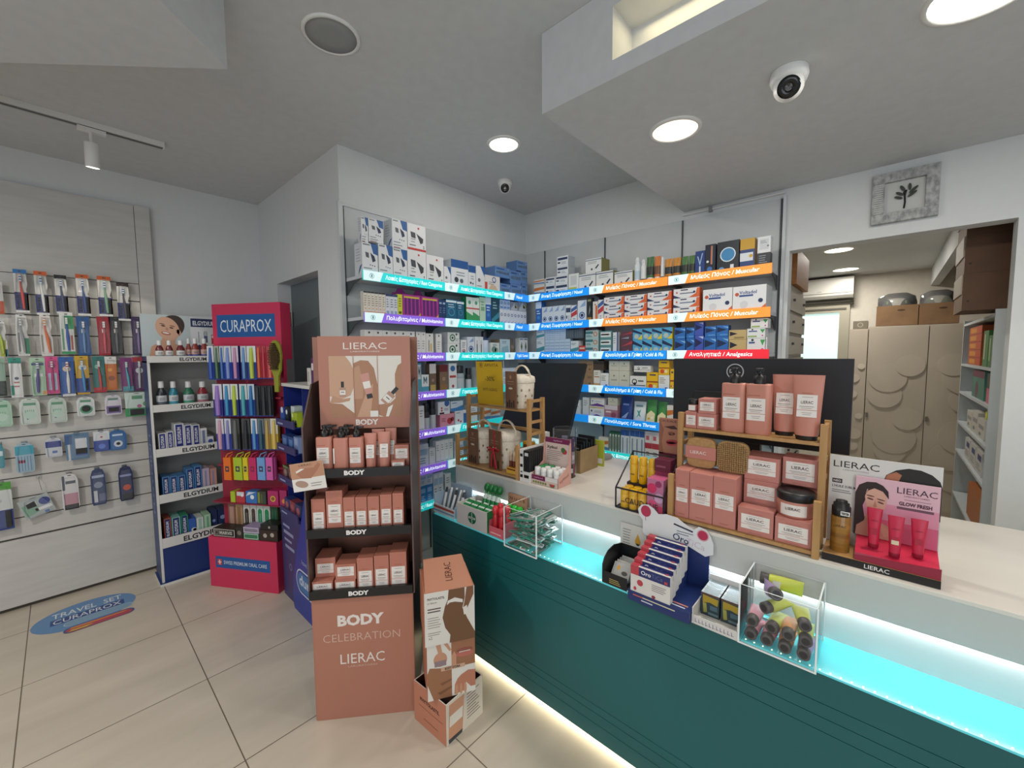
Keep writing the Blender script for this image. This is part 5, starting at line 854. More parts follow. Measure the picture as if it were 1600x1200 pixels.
for x0, x1, y0, c, dc, lb in ((270, 350, 800, '#8a5a4f', [('r', .2, .1, .8, .9, '#b08a7a')], 'rust brown toothpaste box at the outer edge of the pink base'), (355, 440, 808, '#b08a68', [('r', .25, .1, .7, .9, '#8d6a4a')], 'tan toothpaste box on the pink base'), (448, 524, 815, '#d3d0c8', [('e', .5, .8, .3, '#2b2523'), ('r', .2, .1, .8, .8, '#2b2523'), ('r', .4, .2, .6, .75, '#8d8378')], 'white toothpaste box with black tube picture on the pink base'), (528, 600, 815, '#d3d0c8', [('e', .5, .8, .3, '#4f4038'), ('r', .2, .1, .8, .8, '#4f4038'), ('r', .4, .2, .6, .75, '#8d8378')], 'white toothpaste box with brown tube picture on the pink base'), (604, 680, 822, '#cfd6cc', [('e', .5, .8, .32, '#1f8a54'), ('r', .18, .1, .82, .8, '#1f8a54'), ('r', .4, .2, .6, .75, '#7fc09a')], 'outer white toothpaste box with green tube picture'), (684, 760, 828, '#cfd6cc', [('e', .5, .8, .32, '#1f8a54'), ('r', .18, .1, .82, .8, '#1f8a54'), ('r', .4, .2, .6, .75, '#7fc09a')], 'inner white toothpaste box with green tube picture'), (766, 850, 830, '#1f4a34', [('r', .2, .1, .35, .9, '#2f6a48'), ('r', .6, .1, .75, .9, '#2f6a48')], 'dark green toothpaste box at the inner edge of the pink base')):
    cbox_px('toothpaste_carton', lb, 'toothpaste', ZQ, x0, x1, y0, 0, .098, c, dc, .03, g, z0=zb_)
o, z1 = cbox_px('toothpaste_carton', 'black lying toothpaste box with silver frame on the pink base', 'toothpaste', ZQ, 95, 352, 1085, 0, .008, '#23211f', [('r', .02, .06, .98, .94, '#b5b0a6'), ('r', .05, .14, .95, .86, '#23211f'), ('e', .16, .5, .26, '#8d877c'), ('e', .16, .5, .2, '#23211f'), ('t', .3, .33, 'MARVIS', .36, '#c9c5bc')], .085, g, z0=zb_)
cbox_px('toothpaste_carton', 'dark lying toothpaste box behind the silver framed one', 'toothpaste', ZQ, 361, 440, 1080, 0, .012, '#2f2a28', [('e', .5, .5, .3, '#7d756a')], .08, g, z0=zb_)
o, z1 = cbox_px('toothpaste_carton', 'green lying toothpaste box under the lilac one', 'toothpaste', ZQ, 453, 628, 1142, 0, .008, '#3f8a62', [('r', .03, .1, .97, .9, '#c9d0c6'), ('r', .06, .2, .94, .8, '#3f8a62')], .085, g, z0=zb_)
cbox_px('toothpaste_carton', 'lilac lying toothpaste box on the green one', 'toothpaste', ZQ, 448, 630, 1072, 0, .008, '#a894b8', [('r', .03, .1, .97, .9, '#cfc8d4'), ('r', .06, .2, .94, .8, '#a894b8')], .085, g, z0=z1+.0005, top='#9a86ac')
o, z1 = cbox_px('toothpaste_carton', 'dark brown lying toothpaste box next to the navy stand', 'toothpaste', ZQ, 640, 850, 1108, 0, .008, '#35241f', [('e', .3, .5, .2, '#b0a698'), ('e', .7, .6, .2, '#b0a698')], .085, g, z0=zb_)
cbox_px('toothpaste_carton', 'black lying toothpaste box on the dark brown one', 'toothpaste', ZQ, 650, 855, 1040, 0, .012, '#1e1c1b', [('e', .5, .5, .22, '#a8a195')], .08, g, z0=z1+.0005)
# big green hairbrush hung at the side
a, z1 = CP.px(.07, 440, 532); c, z0 = CP.px(.07, 450, 612)
t = thing('hairbrush', 'oversized olive green toothbrush model with brown bristles on the pink stand', 'brush', CP.at(CP.px(.03, 430, 570)[0], .03, z0), CP.rz); h = z1-z0; om = M('#8d8f26', .5)
b = MB(); P = [(.0, 0), (.03, 0), (.032, h*.3), (.05, h*.42), (.058, h*.7), (.05, h*.92), (.028, h), (.004, h), (-.018, h*.92), (-.026, h*.7), (-.018, h*.42), (-.002, h*.3)]; b.prism([(x-.015, y) for x, y in P], (0, 0, 0), (1, 0, 0), (0, 0, 1), .018, om); b.build('handle', t, bevel=.003)
b = MB(); bm = M('#4a3220', .9)
for i in range(7):
    for j in range(16):
        x = -.030+i*.01+(j % 2)*.004; z = h*.44+j*h*.032
        if abs(x) < .034*math.sin(min(3.1, max(.5, (j+1)/17*3.14)))+.006: b.cbox(.007, .022, h*.024, bm, x, -.012, z)
b.build('bristles', t)['kind'] = 'stuff'

# ------------------------------------------------------------------ navy stand behind the pink and rose ones
nvm = M('#20307c', .4); nvp = M('#3a3668', .45); nvb = M('#1c3590', .35)
NY = 2.86
t = thing('navy_display', 'navy and violet cardboard stand with trays between pink and rose stands', 'display stand', (.9, NY, 0), -HP)
zl1, zl2, zl3, zl4 = onX(.885, 438, 658).z, onX(.885, 440, 698).z, onX(.885, 444, 750).z, onX(.885, 444, 800).z
b = MB(); b.box(0, .55, .012, .25, .0006, zl4-.04, nvp, left=nvm); fr = (Vector((0, .012, 0)), Vector((1, 0, 0)), Vector((0, 0, 1)))
for i, (wd, hh) in enumerate(((.11, .016), (.16, .022), (.12, .016), (.15, .02))): b.rect(fr, .03+i*.008, zl4-.12-i*.045, .03+i*.008+wd, zl4-.12-i*.045+hh, M('#8f92b8', .5), 1)
b.ringd(fr, .13, .22, .022, .006, M('#7f82ac', .5), 1); b.build('lower_body', t)
b = MB(); b.box(0, .55, .24, .25, zl4-.04, 1.36, nvm); b.box(.0, .006, .06, .24, zl4-.04, 1.36, nvm); b.box(.30, .306, .06, .24, zl4-.04, 1.36, nvm); b.build('tray_back', t)
for z in (zl1, zl2, zl3, zl4):
    b = MB(); b.box(.007, .299, .014, .239, z-.035, z-.03, nvm); b.box(.007, .299, .006, .0138, z-.04, z+.004, nvp); fr = (Vector((.007, .006, z-.04)), Vector((1, 0, 0)), Vector((0, 0, 1))); b.rect(fr, .03, .012, .12, .022, M('#9a9cc4', .5), 1); b.build('tray', t)
b = MB(); b.box(.0, .55, .05, .25, 1.361, 1.38, M('#d3d3cc', .45)); b.build('top_shelf', t)
b = MB(); P = [(NY-onX(.885, a, c).y, max(.0008, onX(.885, a, c).z)) for a, c in ((459, 960), (457, 945), (456, 927), (457, 895), (461, 860), (466, 830), (470, 800), (473, 775))]
pts = [(.72, .0008), (.72, P[-1][1])]+P[::-1]
b.prism(pts, (0, -.006, 0), (1, 0, 0), (0, 0, 1), .0175, nvb, nvm)
fr = (Vector((0, -.006, 0)), Vector((1, 0, 0)), Vector((0, 0, 1))); wl = M('#c9d3e4', .4)
def oval(x0, x1, y, r, m, lay): capsule(fr, x0, x1, y, r, m, lay)
oval(.345, .56, .215, .075, wl, 1); oval(.345, .56, .215, .066, M('#1c3590', .35), 2); oval(.345, .56, .215, .056, M('#2f6fa8', .35), 3)
b.text(fr, .45, .195, 'durex', .06, wl, w=.26, lay=5, bold=.02); b.text(fr, .42, .33, "love's", .03, M('#9fb0dc', .4), w=.1, lay=5); b.build('logo_panel', t)
def navbox(x0, x1, z, h, c, deco, lb, y=.03, d=.05):
    b = MB(); w = x1-x0; b.box(-w/2, w/2, 0, d, 0, h, M(c, .4)); decals(b, (Vector((-w/2, 0, 0)), Vector((1, 0, 0)), Vector((0, 0, 1))), w, h, deco)
    tag(b.build('small_carton', None, (.9+y, NY-(x0+x1)/2, z), -HP), lb, 'carton', 'cartons on the navy stand')
navbox(.02, .085, zl1-.0295, .10, '#2f55a8', [('e', .5, .85, .3, '#dfe4ea')], 'blue carton with white dome at the far end of the top navy tray')
navbox(.09, .14, zl1-.0295, .11, '#20242e', [('e', .5, .7, .3, '#dfe4ea')], 'black carton with white dome in the top navy tray', .035)
navbox(.145, .20, zl1-.0295, .115, '#cdd6da', [('r', 0, 0, 1, .6, '#20242e')], 'white-headed carton in the top navy tray', .05)
navbox(.205, .29, zl1-.0295, .085, '#a9bf2c', [('e', .3, .3, .18, '#4a3f5c'), ('e', .75, .3, .18, '#4a3f5c'), ('r', .05, .65, .3, .9, '#dfe6b0'), ('r', .5, .0, .53, 1, '#7f9022')], 'lime green carton in the top navy tray')
for i in range(2): navbox(.03+i*.1, .12+i*.1, zl2-.0295, .085, '#33508c', [('r', .2, .3, .8, .8, '#5f86bd')], ['blue carton at the far end of the second navy tray', 'blue carton mid second navy tray'][i])
navbox(.225, .295, zl2-.0295, .095, '#7f93bd', [('r', .2, .5, .8, .9, '#9aaad0')], 'pale blue carton at the near end of the second navy tray')
for i in range(3): navbox(.02+i*.09, .105+i*.09, zl3-.0295, .09, ['#5c4038', '#6a4a44', '#5a3a3f'][i], [('e', .5, .5, .3, '#a08078'), ('r', .05, .85, .95, 1, '#5f8a4a' if i == 0 else '#6a5a58')], 'brown carton '+['at the far end of', 'in the middle of', 'at the near end of'][i]+' the third navy tray')
for i in range(3): navbox(.02+i*.09, .105+i*.09, zl4-.0295, .085, ['#2b3f74', '#8d4048', '#3a3f6a'][i], [('e', .5, .5, .3, '#b0606a'), ('r', .1, .1, .9, .25, '#7f86b8')], ['navy', 'wine red', 'slate'][i]+' carton in the lowest navy tray')
for x0, x1, h, c, dc, lb in ((.40, .45, .16, '#5a2a5f', [('r', .1, .55, .9, .8, '#dcd0d8'), ('r', .6, .1, .9, .5, '#b03a4a')], 'purple and red carton standing on the navy stand'), (.34, .39, .10, '#d6d3ce', [('r', .2, .2, .6, .8, '#b0a8a0')], 'white carton standing on the navy stand')): navbox(x0, x1, 1.3803, h, c, dc, lb, .08)

# ------------------------------------------------------------------ rose body-care floor stand
LS = Fr((.649, 1.731), (.964, 1.459)); rose = M('#ad7561', .42); rosed = M('#9a6957', .45); blk = M('#121011', .4); cream = M('#e2d9d2', .45)
t = thing('body_care_stand', 'tall rose cardboard floor stand with black trays and a photo header', 'display stand', LS.o, LS.rz); BS = t; W_ = LS.w
b = MB(); b.box(0, W_, .004, .32, .0006, .535, blk, front=rose); fr = (Vector((0, .0, 0)), Vector((1, 0, 0)), Vector((0, 0, 1))); b.box(.006, W_-.002, .0, .0038, .0006, .535, rose)
b.text(fr, W_*.475, .415, 'BODY', .043, cream, w=.19, bold=.045); b.text(fr, W_*.48, .345, 'CELEBRATION', .034, M('#d0b2a2', .5), w=.315, bold=-.012); b.text(fr, W_*.48, .245, 'LIERAC', .043, cream, w=.182, bold=.0); b.text(fr, W_*.48, .228, 'LABORATOIRES', .008, M('#d0b2a2', .5), w=.12)
b.build('base_box', t)
trz = [1.058, .807, .545]
for i, z in enumerate(trz):
    b = MB(); b.box(.004, W_-.004, .004, .30, z-.002, z+.004, blk); b.box(-.002, W_+.0, -.012, .0038, z-.004, z+.032, blk); fr = (Vector((0, -.012, z)), Vector((1, 0, 0)), Vector((0, 0, 1)))
    b.text(fr, W_*.47, .006, 'BODY', .017, M('#e8e4e0', .45), w=.082, bold=.05); b.build('tray', t)
for x in (-.008, W_+.002):
    b = MB(); b.prism([(.0, .535), (.32, .535), (.32, 1.45), (.12, 1.43), (.0, 1.26)], (x, 0, 0), (0, 1, 0), (0, 0, 1), -.006, blk, M('#5c4a48', .4)); b.build('side_panel', t)
hz1_ = 1.636
b = MB(); b.box(-.038, W_+.014, .252, .268, .536, hz1_, rosed); b.box(-.002, W_+.002, .2685, .32, .535, .56, blk); b.build('back_panel', t)
hz0, hz1 = 1.09, 1.633
hy = .10
b = MB(); b.box(.034, W_+.0, hy, .1078, 1.236, hz1, rose); b.box(.05, W_-.016, .108, .2515, 1.45, hz1-.004, rosed); fr = (Vector((0, hy, 0)), Vector((1, 0, 0)), Vector((0, 0, 1)))
b.text(fr, .228, 1.578, 'LIERAC', .028, cream, w=.18); b.text(fr, .228, 1.565, 'LABORATOIRES', .006, cream, w=.12)
ix0, ix1, iz0, iz1 = .077, .378, 1.285, 1.549; iw = (ix1-ix0)/3; bg = M('#ddd8cf', .5); s1, s2, s3 = M('#b98f72', .5), M('#a87b5e', .5), M('#8f6249', .5)
b.rect(fr, ix0, iz0, ix1, iz1, bg, 1)
Z = lambda q: iz0+q*(iz1-iz0); Xq = lambda k, q: ix0+iw*(k+q)
b.poly(fr, [(Xq(0, 0), Z(.35)), (Xq(0, 0), Z(1)), (Xq(0, .68), Z(1)), (Xq(0, .9), Z(.88)), (Xq(0, 1), Z(.78)), (Xq(0, 1), Z(.5)), (Xq(0, .85), Z(.36)), (Xq(0, .5), Z(.3))], M('#c49c80', .5), 2)
b.poly(fr, [(Xq(0, 0), Z(0)), (Xq(0, 0), Z(.24)), (Xq(0, .5), Z(.22)), (Xq(0, 1), Z(.06)), (Xq(0, 1), Z(0))], s2, 2)
b.poly(fr, [(Xq(0, 0), Z(.24)), (Xq(0, .1), Z(.36)), (Xq(0, .5), Z(.30)), (Xq(0, .85), Z(.32)), (Xq(0, .8), Z(.27)), (Xq(0, .4), Z(.24))], s1, 3)
def minibottle(cx, cz, s, rot, cap=True):
    c, d = math.cos(rot), math.sin(rot); f2 = (fr[0]+Vector((cx, 0, cz)), Vector((c, 0, d)), Vector((-d, 0, c)))
    b.rect(f2, -.013*s, 0, .013*s, .04*s, M('#b08a76', .4), 4); b.rect(f2, -.012*s, .008*s, .012*s, .028*s, M('#e4dfd8', .5), 5); b.rect(f2, -.007*s, .018*s, .007*s, .021*s, M('#4a4542', .5), 6); b.rect(f2, -.006*s, .04*s, .006*s, .065*s, blk, 4)
minibottle(Xq(0, .53), Z(.34), 1.0, 0)
b.poly(fr, [(Xq(1, 0), Z(0)), (Xq(1, 0), Z(.88)), (Xq(1, .3), Z(.93)), (Xq(1, .62), Z(.92)), (Xq(1, .85), Z(.8)), (Xq(1, 1), Z(.5)), (Xq(1, 1), Z(0))], s2, 2)
b.poly(fr, [(Xq(1, 0), Z(.3)), (Xq(1, .0), Z(.8)), (Xq(1, .25), Z(.85)), (Xq(1, .4), Z(.5)), (Xq(1, .35), Z(.3))], s1, 3)
b.poly(fr, [(Xq(1, .1), Z(0)), (Xq(1, .3), Z(.2)), (Xq(1, .55), Z(.45)), (Xq(1, .8), Z(.55)), (Xq(1, .75), Z(.3)), (Xq(1, .65), Z(0))], M('#c49a7e', .5), 3)
c_, d_ = math.cos(.2), math.sin(.2); f2 = (fr[0]+Vector((Xq(1, .62), 0, Z(.38))), Vector((c_, 0, d_)), Vector((-d_, 0, c_))); b.poly(f2, [(-.013, 0), (.013, 0), (.019, .09), (-.019, .09)], M('#c58d80', .4), 5); b.rect(f2, -.015, .025, .015, .055, M('#e4dfd8', .5), 6); b.rect(f2, -.012, -.02, .012, 0, blk, 5)
b.rect(fr, Xq(1, .65), Z(0), Xq(1, .98), Z(.1), M('#e4e1da', .5), 5)
b.poly(fr, [(Xq(2, .72), Z(.3)), (Xq(2, .72), Z(.7)), (Xq(2, .85), Z(.84)), (Xq(2, 1), Z(.88)), (Xq(2, 1), Z(0)), (Xq(2, .2), Z(0)), (Xq(2, 0), Z(.03)), (Xq(2, 0), Z(.2)), (Xq(2, .5), Z(.22))], s2, 2); minibottle(Xq(2, .22), Z(.23), 1.35, -.75)
b.poly(fr, [(Xq(2, .3), Z(0)), (Xq(2, .4), Z(.15)), (Xq(2, .62), Z(.2)), (Xq(2, .55), Z(.12)), (Xq(2, .42), Z(0))], M('#e4e1da', .5), 5)
for k in (1, 2): b.rect(fr, Xq(k, -.012), iz0, Xq(k, .012), iz1, rose, 7)
b.text(fr, .228, 1.252, 'BODY', .022, cream, w=.095, bold=.045)
b.build('photo_header', t)
# ---- rose products
rp = noisy('rose_carton', '#b4725f', '#b87765', (3, 3, 3), .42, 2); rpb = M('#c0806e', .4); lab = M('#e3ddd6', .5); ink = M('#4a3a38', .5); inkr = M('#a05f4e', .5)
def rlabel(b, fr, x0, z0, x1, z1, big=True):
    w, h = x1-x0, z1-z0; b.rect(fr, x0, z0, x1, z1, lab, 1)
    b.rect(fr, x0, z0+h*.30, x1, z0+h*.325, rpb, 2)
    b.text(fr, x0+w/2, z0+h*.60, 'LIERAC', min(h*.17, w*.17), ink, w=w*.6, bold=.01, lay=3)
    b.rect(fr, x0+w*.12, z0+h*.46, x0+w*.85, z0+h*.485, M('#8d807c', .5), 3); b.rect(fr, x0+w*.2, z0+h*.38, x0+w*.75, z0+h*.405, M('#a89d98', .5), 3)
    b.rect(fr, x0+w*.25, z0+h*.18, x0+w*.75, z0+h*.205, M('#a89d98', .5), 3); b.rect(fr, x0+w*.3, z0+h*.1, x0+w*.7, z0+h*.125, M('#a89d98', .5), 3)
    b.rect(fr, x0+w*.25, z0+h*.88, x0+w*.78, z0+h*.905, M('#a89d98', .5), 3)
def rbox(name, w, d, h, loc, rz, label, group, lz0=.2, lz1=.62, lx=.12, mat=None):
    b = MB(); b.cbox(w, d, h, mat or rp); fr = front(w, d); rlabel(b, fr, w*lx, h*lz0, w*(1-lx), h*lz1)
    b.rect(fr, w*.3, h*min(.97, lz1+.05), w*.7, h*min(.985, lz1+.065), inkr, 1); b.rect(fr, w*.3, h*.06, w*.7, h*.075, inkr, 1); b.rect(fr, w*.1, h*.93, w*.9, h*.932, inkr, 1)
    return tag(b.build(name, None, loc, rz, bevel=.0012), label, 'carton', group)
def rpump(w, h, loc, rz, label, group, turned=0, d=None, fwd=False):
    d = d or w*.62; bh = h*.76
    t = thing('pump_bottle', label, 'pump bottle', loc, rz, group)
    b = MB(); b.loft([(0, 0, 0, w*.47, d*.47), (0, 0, .003, w*.5, d*.5), (0, 0, bh-.004, w*.5, d*.5), (0, 0, bh, w*.47, d*.46), (0, 0, bh+.0005, w*.2, d*.2)], rpb, 40, smooth=True)
    # squared shoulders: flatten ellipse to a rounded box
    b.v = [(max(-w*.5, min(w*.5, x*1.25)) if True else x, max(-d*.5, min(d*.5, y*1.25)), z) if z <= bh else (x, y, z) for x, y, z in b.v]
    if not turned: rlabel(b, (Vector((-w/2, -d/2-.0002, 0)), Vector((1, 0, 0)), Vector((0, 0, 1))), w*.08, bh*.28, w*.82, bh*.72); b.rect((Vector((-w/2, -d/2, 0)), Vector((1, 0, 0)), Vector((0, 0, 1))), w*.1, bh*.77, w*.6, bh*.785, inkr, 1)
    else: b.rect((Vector((w/2, -d/2, 0)), Vector((0, 1, 0)), Vector((0, 0, 1))), d*.1, bh*.28, d*.9, bh*.72, lab, 1); b.rect((Vector((-w/2, -d/2-.0002, 0)), Vector((1, 0, 0)), Vector((0, 0, 1))), 0, bh*.28, w*.1, bh*.72, lab, 1)
    b.build('bottle_body', t)
    b = MB(); b.lathe([(w*.25, bh+.0006), (w*.25, bh+(h-bh)*.5), (w*.14, bh+(h-bh)*.55), (w*.14, bh+(h-bh)*.8)], blk, 18); p = b.build('pump', t)
    b = MB(); b.lathe([(w*.17, bh+(h-bh)*.8), (w*.18, h-.002), (w*.15, h)], blk, 16); b.box(*((-.006, .006, -w*.42, 0) if fwd else (0, w*.5, -.005, .005)), h-.009, h-.002, blk); b.build('nozzle', p)
def rtube(w, h, loc, rz, label, group, d=None):
    d = d or w*.55; t = thing('squeeze_tube', label, 'tube', loc, rz, group)
    b = MB(); b.loft([(0, 0, h*.07, w*.36, d*.5), (0, 0, h*.1, w*.38, d*.5), (0, 0, h*.5, w*.43, d*.36), (0, 0, h*.93, w*.49, d*.08), (0, 0, h, w*.5, .0012)], rpb, 28)
    def yy(z): 
        q = z/h; return -(d*.5+(d*.36-d*.5)*(q-.1)/.4) if q < .5 else -(d*.36+(d*.08-d*.36)*(q-.5)/.43)
    z0, z1 = h*.36, h*.70; o = Vector((-w*.3, yy(z0)-.0025, z0)); v = Vector((0, yy(z1)-.0025-(yy(z0)-.0025), z1-z0)); L = v.length; v.normalize()
    P0 = Vector((-w*.31, 0, 0)); f2 = (Vector((0, yy(z0)-.0012, z0)), Vector((1, 0, 0)), v)
    # label follows the belly: three strips
    rlabel(b, (Vector((-w*.31, yy(z0)-.0012, z0)), Vector((1, 0, 0)), v), 0, 0, w*.62, L)
    b.rect((Vector((-w*.31, yy(z0)-.0012, z0)), Vector((1, 0, 0)), v), w*.15, L*1.06, w*.47, L*1.08, inkr, 1)
    b.build('tube_body', t)
    b = MB(); b.loft([(0, 0, 0, w*.33, d*.46), (0, 0, h*.068, w*.36, d*.5)], blk, 24); b.build('cap', t)
gt, gm, gl_ = 'rose bottles and tubes on the upper tray', 'rose cartons on the middle tray', 'rose cartons on the lower tray'
zl = lambda i: trz[i]+.0045
def L(ly, x, y): return LS.px(ly, 430+x/5, (500 if y < 1200 else 500)+y/5)
for x0, x1, yt, ly, tu, lb in ((308, 438, 828, .02, 0, 'front rose pump bottle at the outer end of the upper tray'), (445, 564, 840, .02, 1, 'front rose pump bottle turned sideways on the upper tray'), (568, 684, 835, .02, 0, 'front rose pump bottle nearest the tubes on the upper tray')):
    a, _ = L(ly, x0, 950); c, _ = L(ly, x1, 950); z = LS.px(ly, 430+(x0+x1)/10, 500+yt/5)[1]; rpump(c-a-.002, z-zl(0), LS.at((a+c)/2, ly+.025, zl(0)), LS.rz, lb, gt, tu, .045)
for x0, x1, yt, lb in ((370, 485, 815, 'rear rose pump bottle at the outer end of the upper tray'), (500, 615, 815, 'rear rose pump bottle mid upper tray')):
    a, _ = L(.085, x0, 905); c, _ = L(.085, x1, 905); z = LS.px(.085, 430+(x0+x1)/10, 500+yt/5)[1]; rpump(c-a-.002, z-zl(0), LS.at((a+c)/2, .083, zl(0)), LS.rz, lb, gt, 0, .028)
for x0, x1, yt, ly, lb in ((682, 786, 890, .022, 'front rose tube next to the pump bottles on the upper tray'), (790, 896, 880, .022, 'front rose tube next to the small boxes on the upper tray'), (745, 850, 858, .055, 'second-row rose tube on the upper tray'), (850, 945, 850, .055, 'second-row rose tube above the small boxes on the upper tray')):
    a, _ = L(ly, x0, 900); c, _ = L(ly, x1, 900); z = LS.px(ly, 430+(x0+x1)/10, 500+yt/5)[1]; rtube((c-a)-.002, z-zl(0), LS.at((a+c)/2, ly+.022, zl(0)), LS.rz, lb, gt, .04 if ly < .05 else .03)
a, _ = L(.012, 905, 1100); c, _ = L(.012, 1012, 1100); z = LS.px(.012, 430+955/5, 500+1100/5)[1]; rbox('lotion_carton', c-a-.001, .03, z-zl(0), LS.at((a+c)/2, .028, zl(0)), LS.rz, 'small low rose carton at the front of the upper tray', gt, .3, .85, .08)
a, _ = L(.05, 925, 970); c, _ = L(.05, 1045, 970); z = LS.px(.05, 430+985/5, 500+975/5)[1]; rbox('lotion_carton', c-a-.001, .04, z-zl(0), LS.at((a+c)/2, .068, zl(0)), LS.rz, 'taller small rose carton at the inner end of the upper tray', gt, .45, .85, .1)
def L7(ly, x, y): return LS.px(ly, 430+x/5, 700+y/5)
for x0, x1, yt, ly, lz0, lz1, lb in ((276, 386, 400, .015, .1, .62, 'rose carton at the outer end of the middle tray'), (390, 522, 335, .012, .25, .68, 'tallest rose carton on the middle tray'), (526, 618, 388, .012, .2, .6, 'slim rose carton next to the tallest on the middle tray'), (621, 714, 385, .012, .2, .6, 'second slim rose carton after the tallest, middle tray'), (717, 811, 380, .012, .2, .6, 'third slim rose carton after the tallest, middle tray'), (815, 908, 365, .012, .2, .6, 'fourth slim rose carton after the tallest, middle tray'), (912, 1000, 355, .012, .2, .55, 'slim rose carton at the inner end of the middle tray')):
    a, z = L7(ly, x0, yt); c, _ = L7(ly, x1, yt); z = L7(ly, (x0+x1)/2, yt)[1]; rbox('lotion_carton', c-a-.001, .09, z-zl(1), LS.at((a+c)/2, ly+.046, zl(1)), LS.rz, lb, gm, lz0, lz1)
for x0, x1, yt, lb in ((325, 440, 300, 'dark-topped rose carton behind the tallest, middle tray'), (640, 745, 335, 'rear rose carton mid middle tray'), (830, 930, 315, 'rear rose carton at the inner end of the middle tray')):
    a, _ = L7(.13, x0, yt); c, _ = L7(.13, x1, yt); z = L7(.13, (x0+x1)/2, yt)[1]; rbox('lotion_carton', c-a-.001, .06, z-zl(1), LS.at((a+c)/2, .145, zl(1)), LS.rz, lb, gm)
def lo(x0, x1, yt, yb, ly, d, lb, z0=None, lz0=.2, lz1=.7, lx=.1):
    a, _ = L7(ly, x0, yt); c, _ = L7(ly, x1, yt); z = L7(ly, (x0+x1)/2, yt)[1]; zz = zl(2) if z0 is None else z0; rbox('cream_carton', c-a-.001, d, z-zz, LS.at((a+c)/2, ly+d/2, zz), LS.rz, lb, gl_, lz0, lz1, lx); return z
z1 = lo(284, 450, 1045, 0, .012, .10, 'squat rose carton at the outer front of the lower tray', None, .15, .85, .06)
z2 = lo(462, 628, 1030, 0, .012, .10, 'squat rose carton under another near the front of the lower tray', None, .15, .85, .06)
lo(308, 470, 860, 0, .05, .10, 'squat rose carton stacked behind the outer front one, lower tray', z1+.0005)
lo(466, 630, 910, 0, .012, .10, 'squat rose carton stacked on top, lower tray', z2+.0005, .25, .85)
for x0, x1, yt, lb in ((634, 764, 860, 'upright rose carton beside the stacked pair, lower tray'), (768, 886, 842, 'upright rose carton second from the stacked pair, lower tray'), (890, 1024, 815, 'upright rose carton at the inner end of the lower tray')): lo(x0, x1, yt, 0, .012, .10, lb, None, .15, .62)
# photo card clipped to the upper tray
t = thing('photo_card', 'small white card with a crossed-leg photo clipped to the black tray', 'card', LS.at(-.045, -.02, 1.045), LS.rz)
b = MB(); a, z1 = LS.px(-.02, 457, 718); c, z0 = LS.px(-.02, 512, 766); w = .128; h = .115
b.T = Matrix.Rotation(math.radians(-7), 4, 'Y'); b.box(-w/2, w/2, 0, .003, 0, h, M('#e0dbd4', .5)); fr = (b.T @ Vector((-w/2, 0, 0)), b.T @ Vector((1, 0, 0)), b.T @ Vector((0, 0, 1))); b.T = None
b.rect(fr, 0, h*.45, w, h, M('#b98a6c', .5), 1); b.poly(fr, [(.02, h*.62), (.04, h*.45), (.075, h*.42), (.105, h*.7), (.118, h*.85), (.11, h*.95), (.09, h*.78), (.05, h*.8)], M('#a8735a', .5), 2); b.poly(fr, [(.02, h*.72), (.04, h*.8), (.055, h*.78), (.022, h*.66)], M('#e4dfd8', .5), 3)
b.ell(fr, .035, h*.25, .025, .014, M('#a88a78', .5), 2, 16, -.3); b.text(fr, .06, h*.88, 'LIERAC', .008, M('#5a4038', .5), w=.05); b.lines(fr, .07, h*.22, .045, 2, .01, .003, M('#8d8580', .5)); b.build('card', t)
t.location = LS.at((LS.px(-.02, 484, 742)[0]), -.018, LS.px(-.02, 484, 766)[1])

# ------------------------------------------------------------------ twisted column of photo cubes
CB = onZ(0, 698, 1168); t = thing('cube_column', 'twisted column of printed cardboard cubes leaning against the rose stand', 'display', (0, 0, 0))
bottom = [onZ(0, 698, 1168), onZ(0, 756, 1112), None, onZ(0, 655, 1128)]
P0, P1, P3 = bottom[0], bottom[1], bottom[3]; e1 = (P1-P0); e1 = Vector((e1.x, e1.y, 0)); S_ = .205; e1.normalize(); e3 = Vector((-e1.y, e1.x, 0))
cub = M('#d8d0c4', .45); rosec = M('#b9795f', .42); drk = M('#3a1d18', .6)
def cube(o, u, S, z0, z1, mats, nm, prints, topm=None, open_=False):
    v = Vector((-u.y, u.x, 0)); b = MB(); o = Vector((o.x, o.y, 0)); A = [o, o+u*S, o+u*S+v*S, o+v*S]
    B = [p+Vector((0, 0, z0)) for p in A]; C = [p+Vector((0, 0, z1)) for p in A]
    for i in range(4): b.quad(B[i], B[(i+1) % 4], C[(i+1) % 4], C[i], mats[i])
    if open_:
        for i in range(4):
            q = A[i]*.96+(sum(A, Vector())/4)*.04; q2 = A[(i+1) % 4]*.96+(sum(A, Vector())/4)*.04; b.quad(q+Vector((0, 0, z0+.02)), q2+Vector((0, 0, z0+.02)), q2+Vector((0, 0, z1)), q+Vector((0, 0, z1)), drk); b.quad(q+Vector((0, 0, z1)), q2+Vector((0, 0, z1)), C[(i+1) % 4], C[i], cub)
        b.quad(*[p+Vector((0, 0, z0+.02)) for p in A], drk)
    else: b.quad(*C, topm or rosec)
    prints(b, (B[0], u, Vector((0, 0, 1))), (B[3], -v, Vector((0, 0, 1))), S, z1-z0); return b.build(nm, t)
tx = M('#5a4a44', .5)
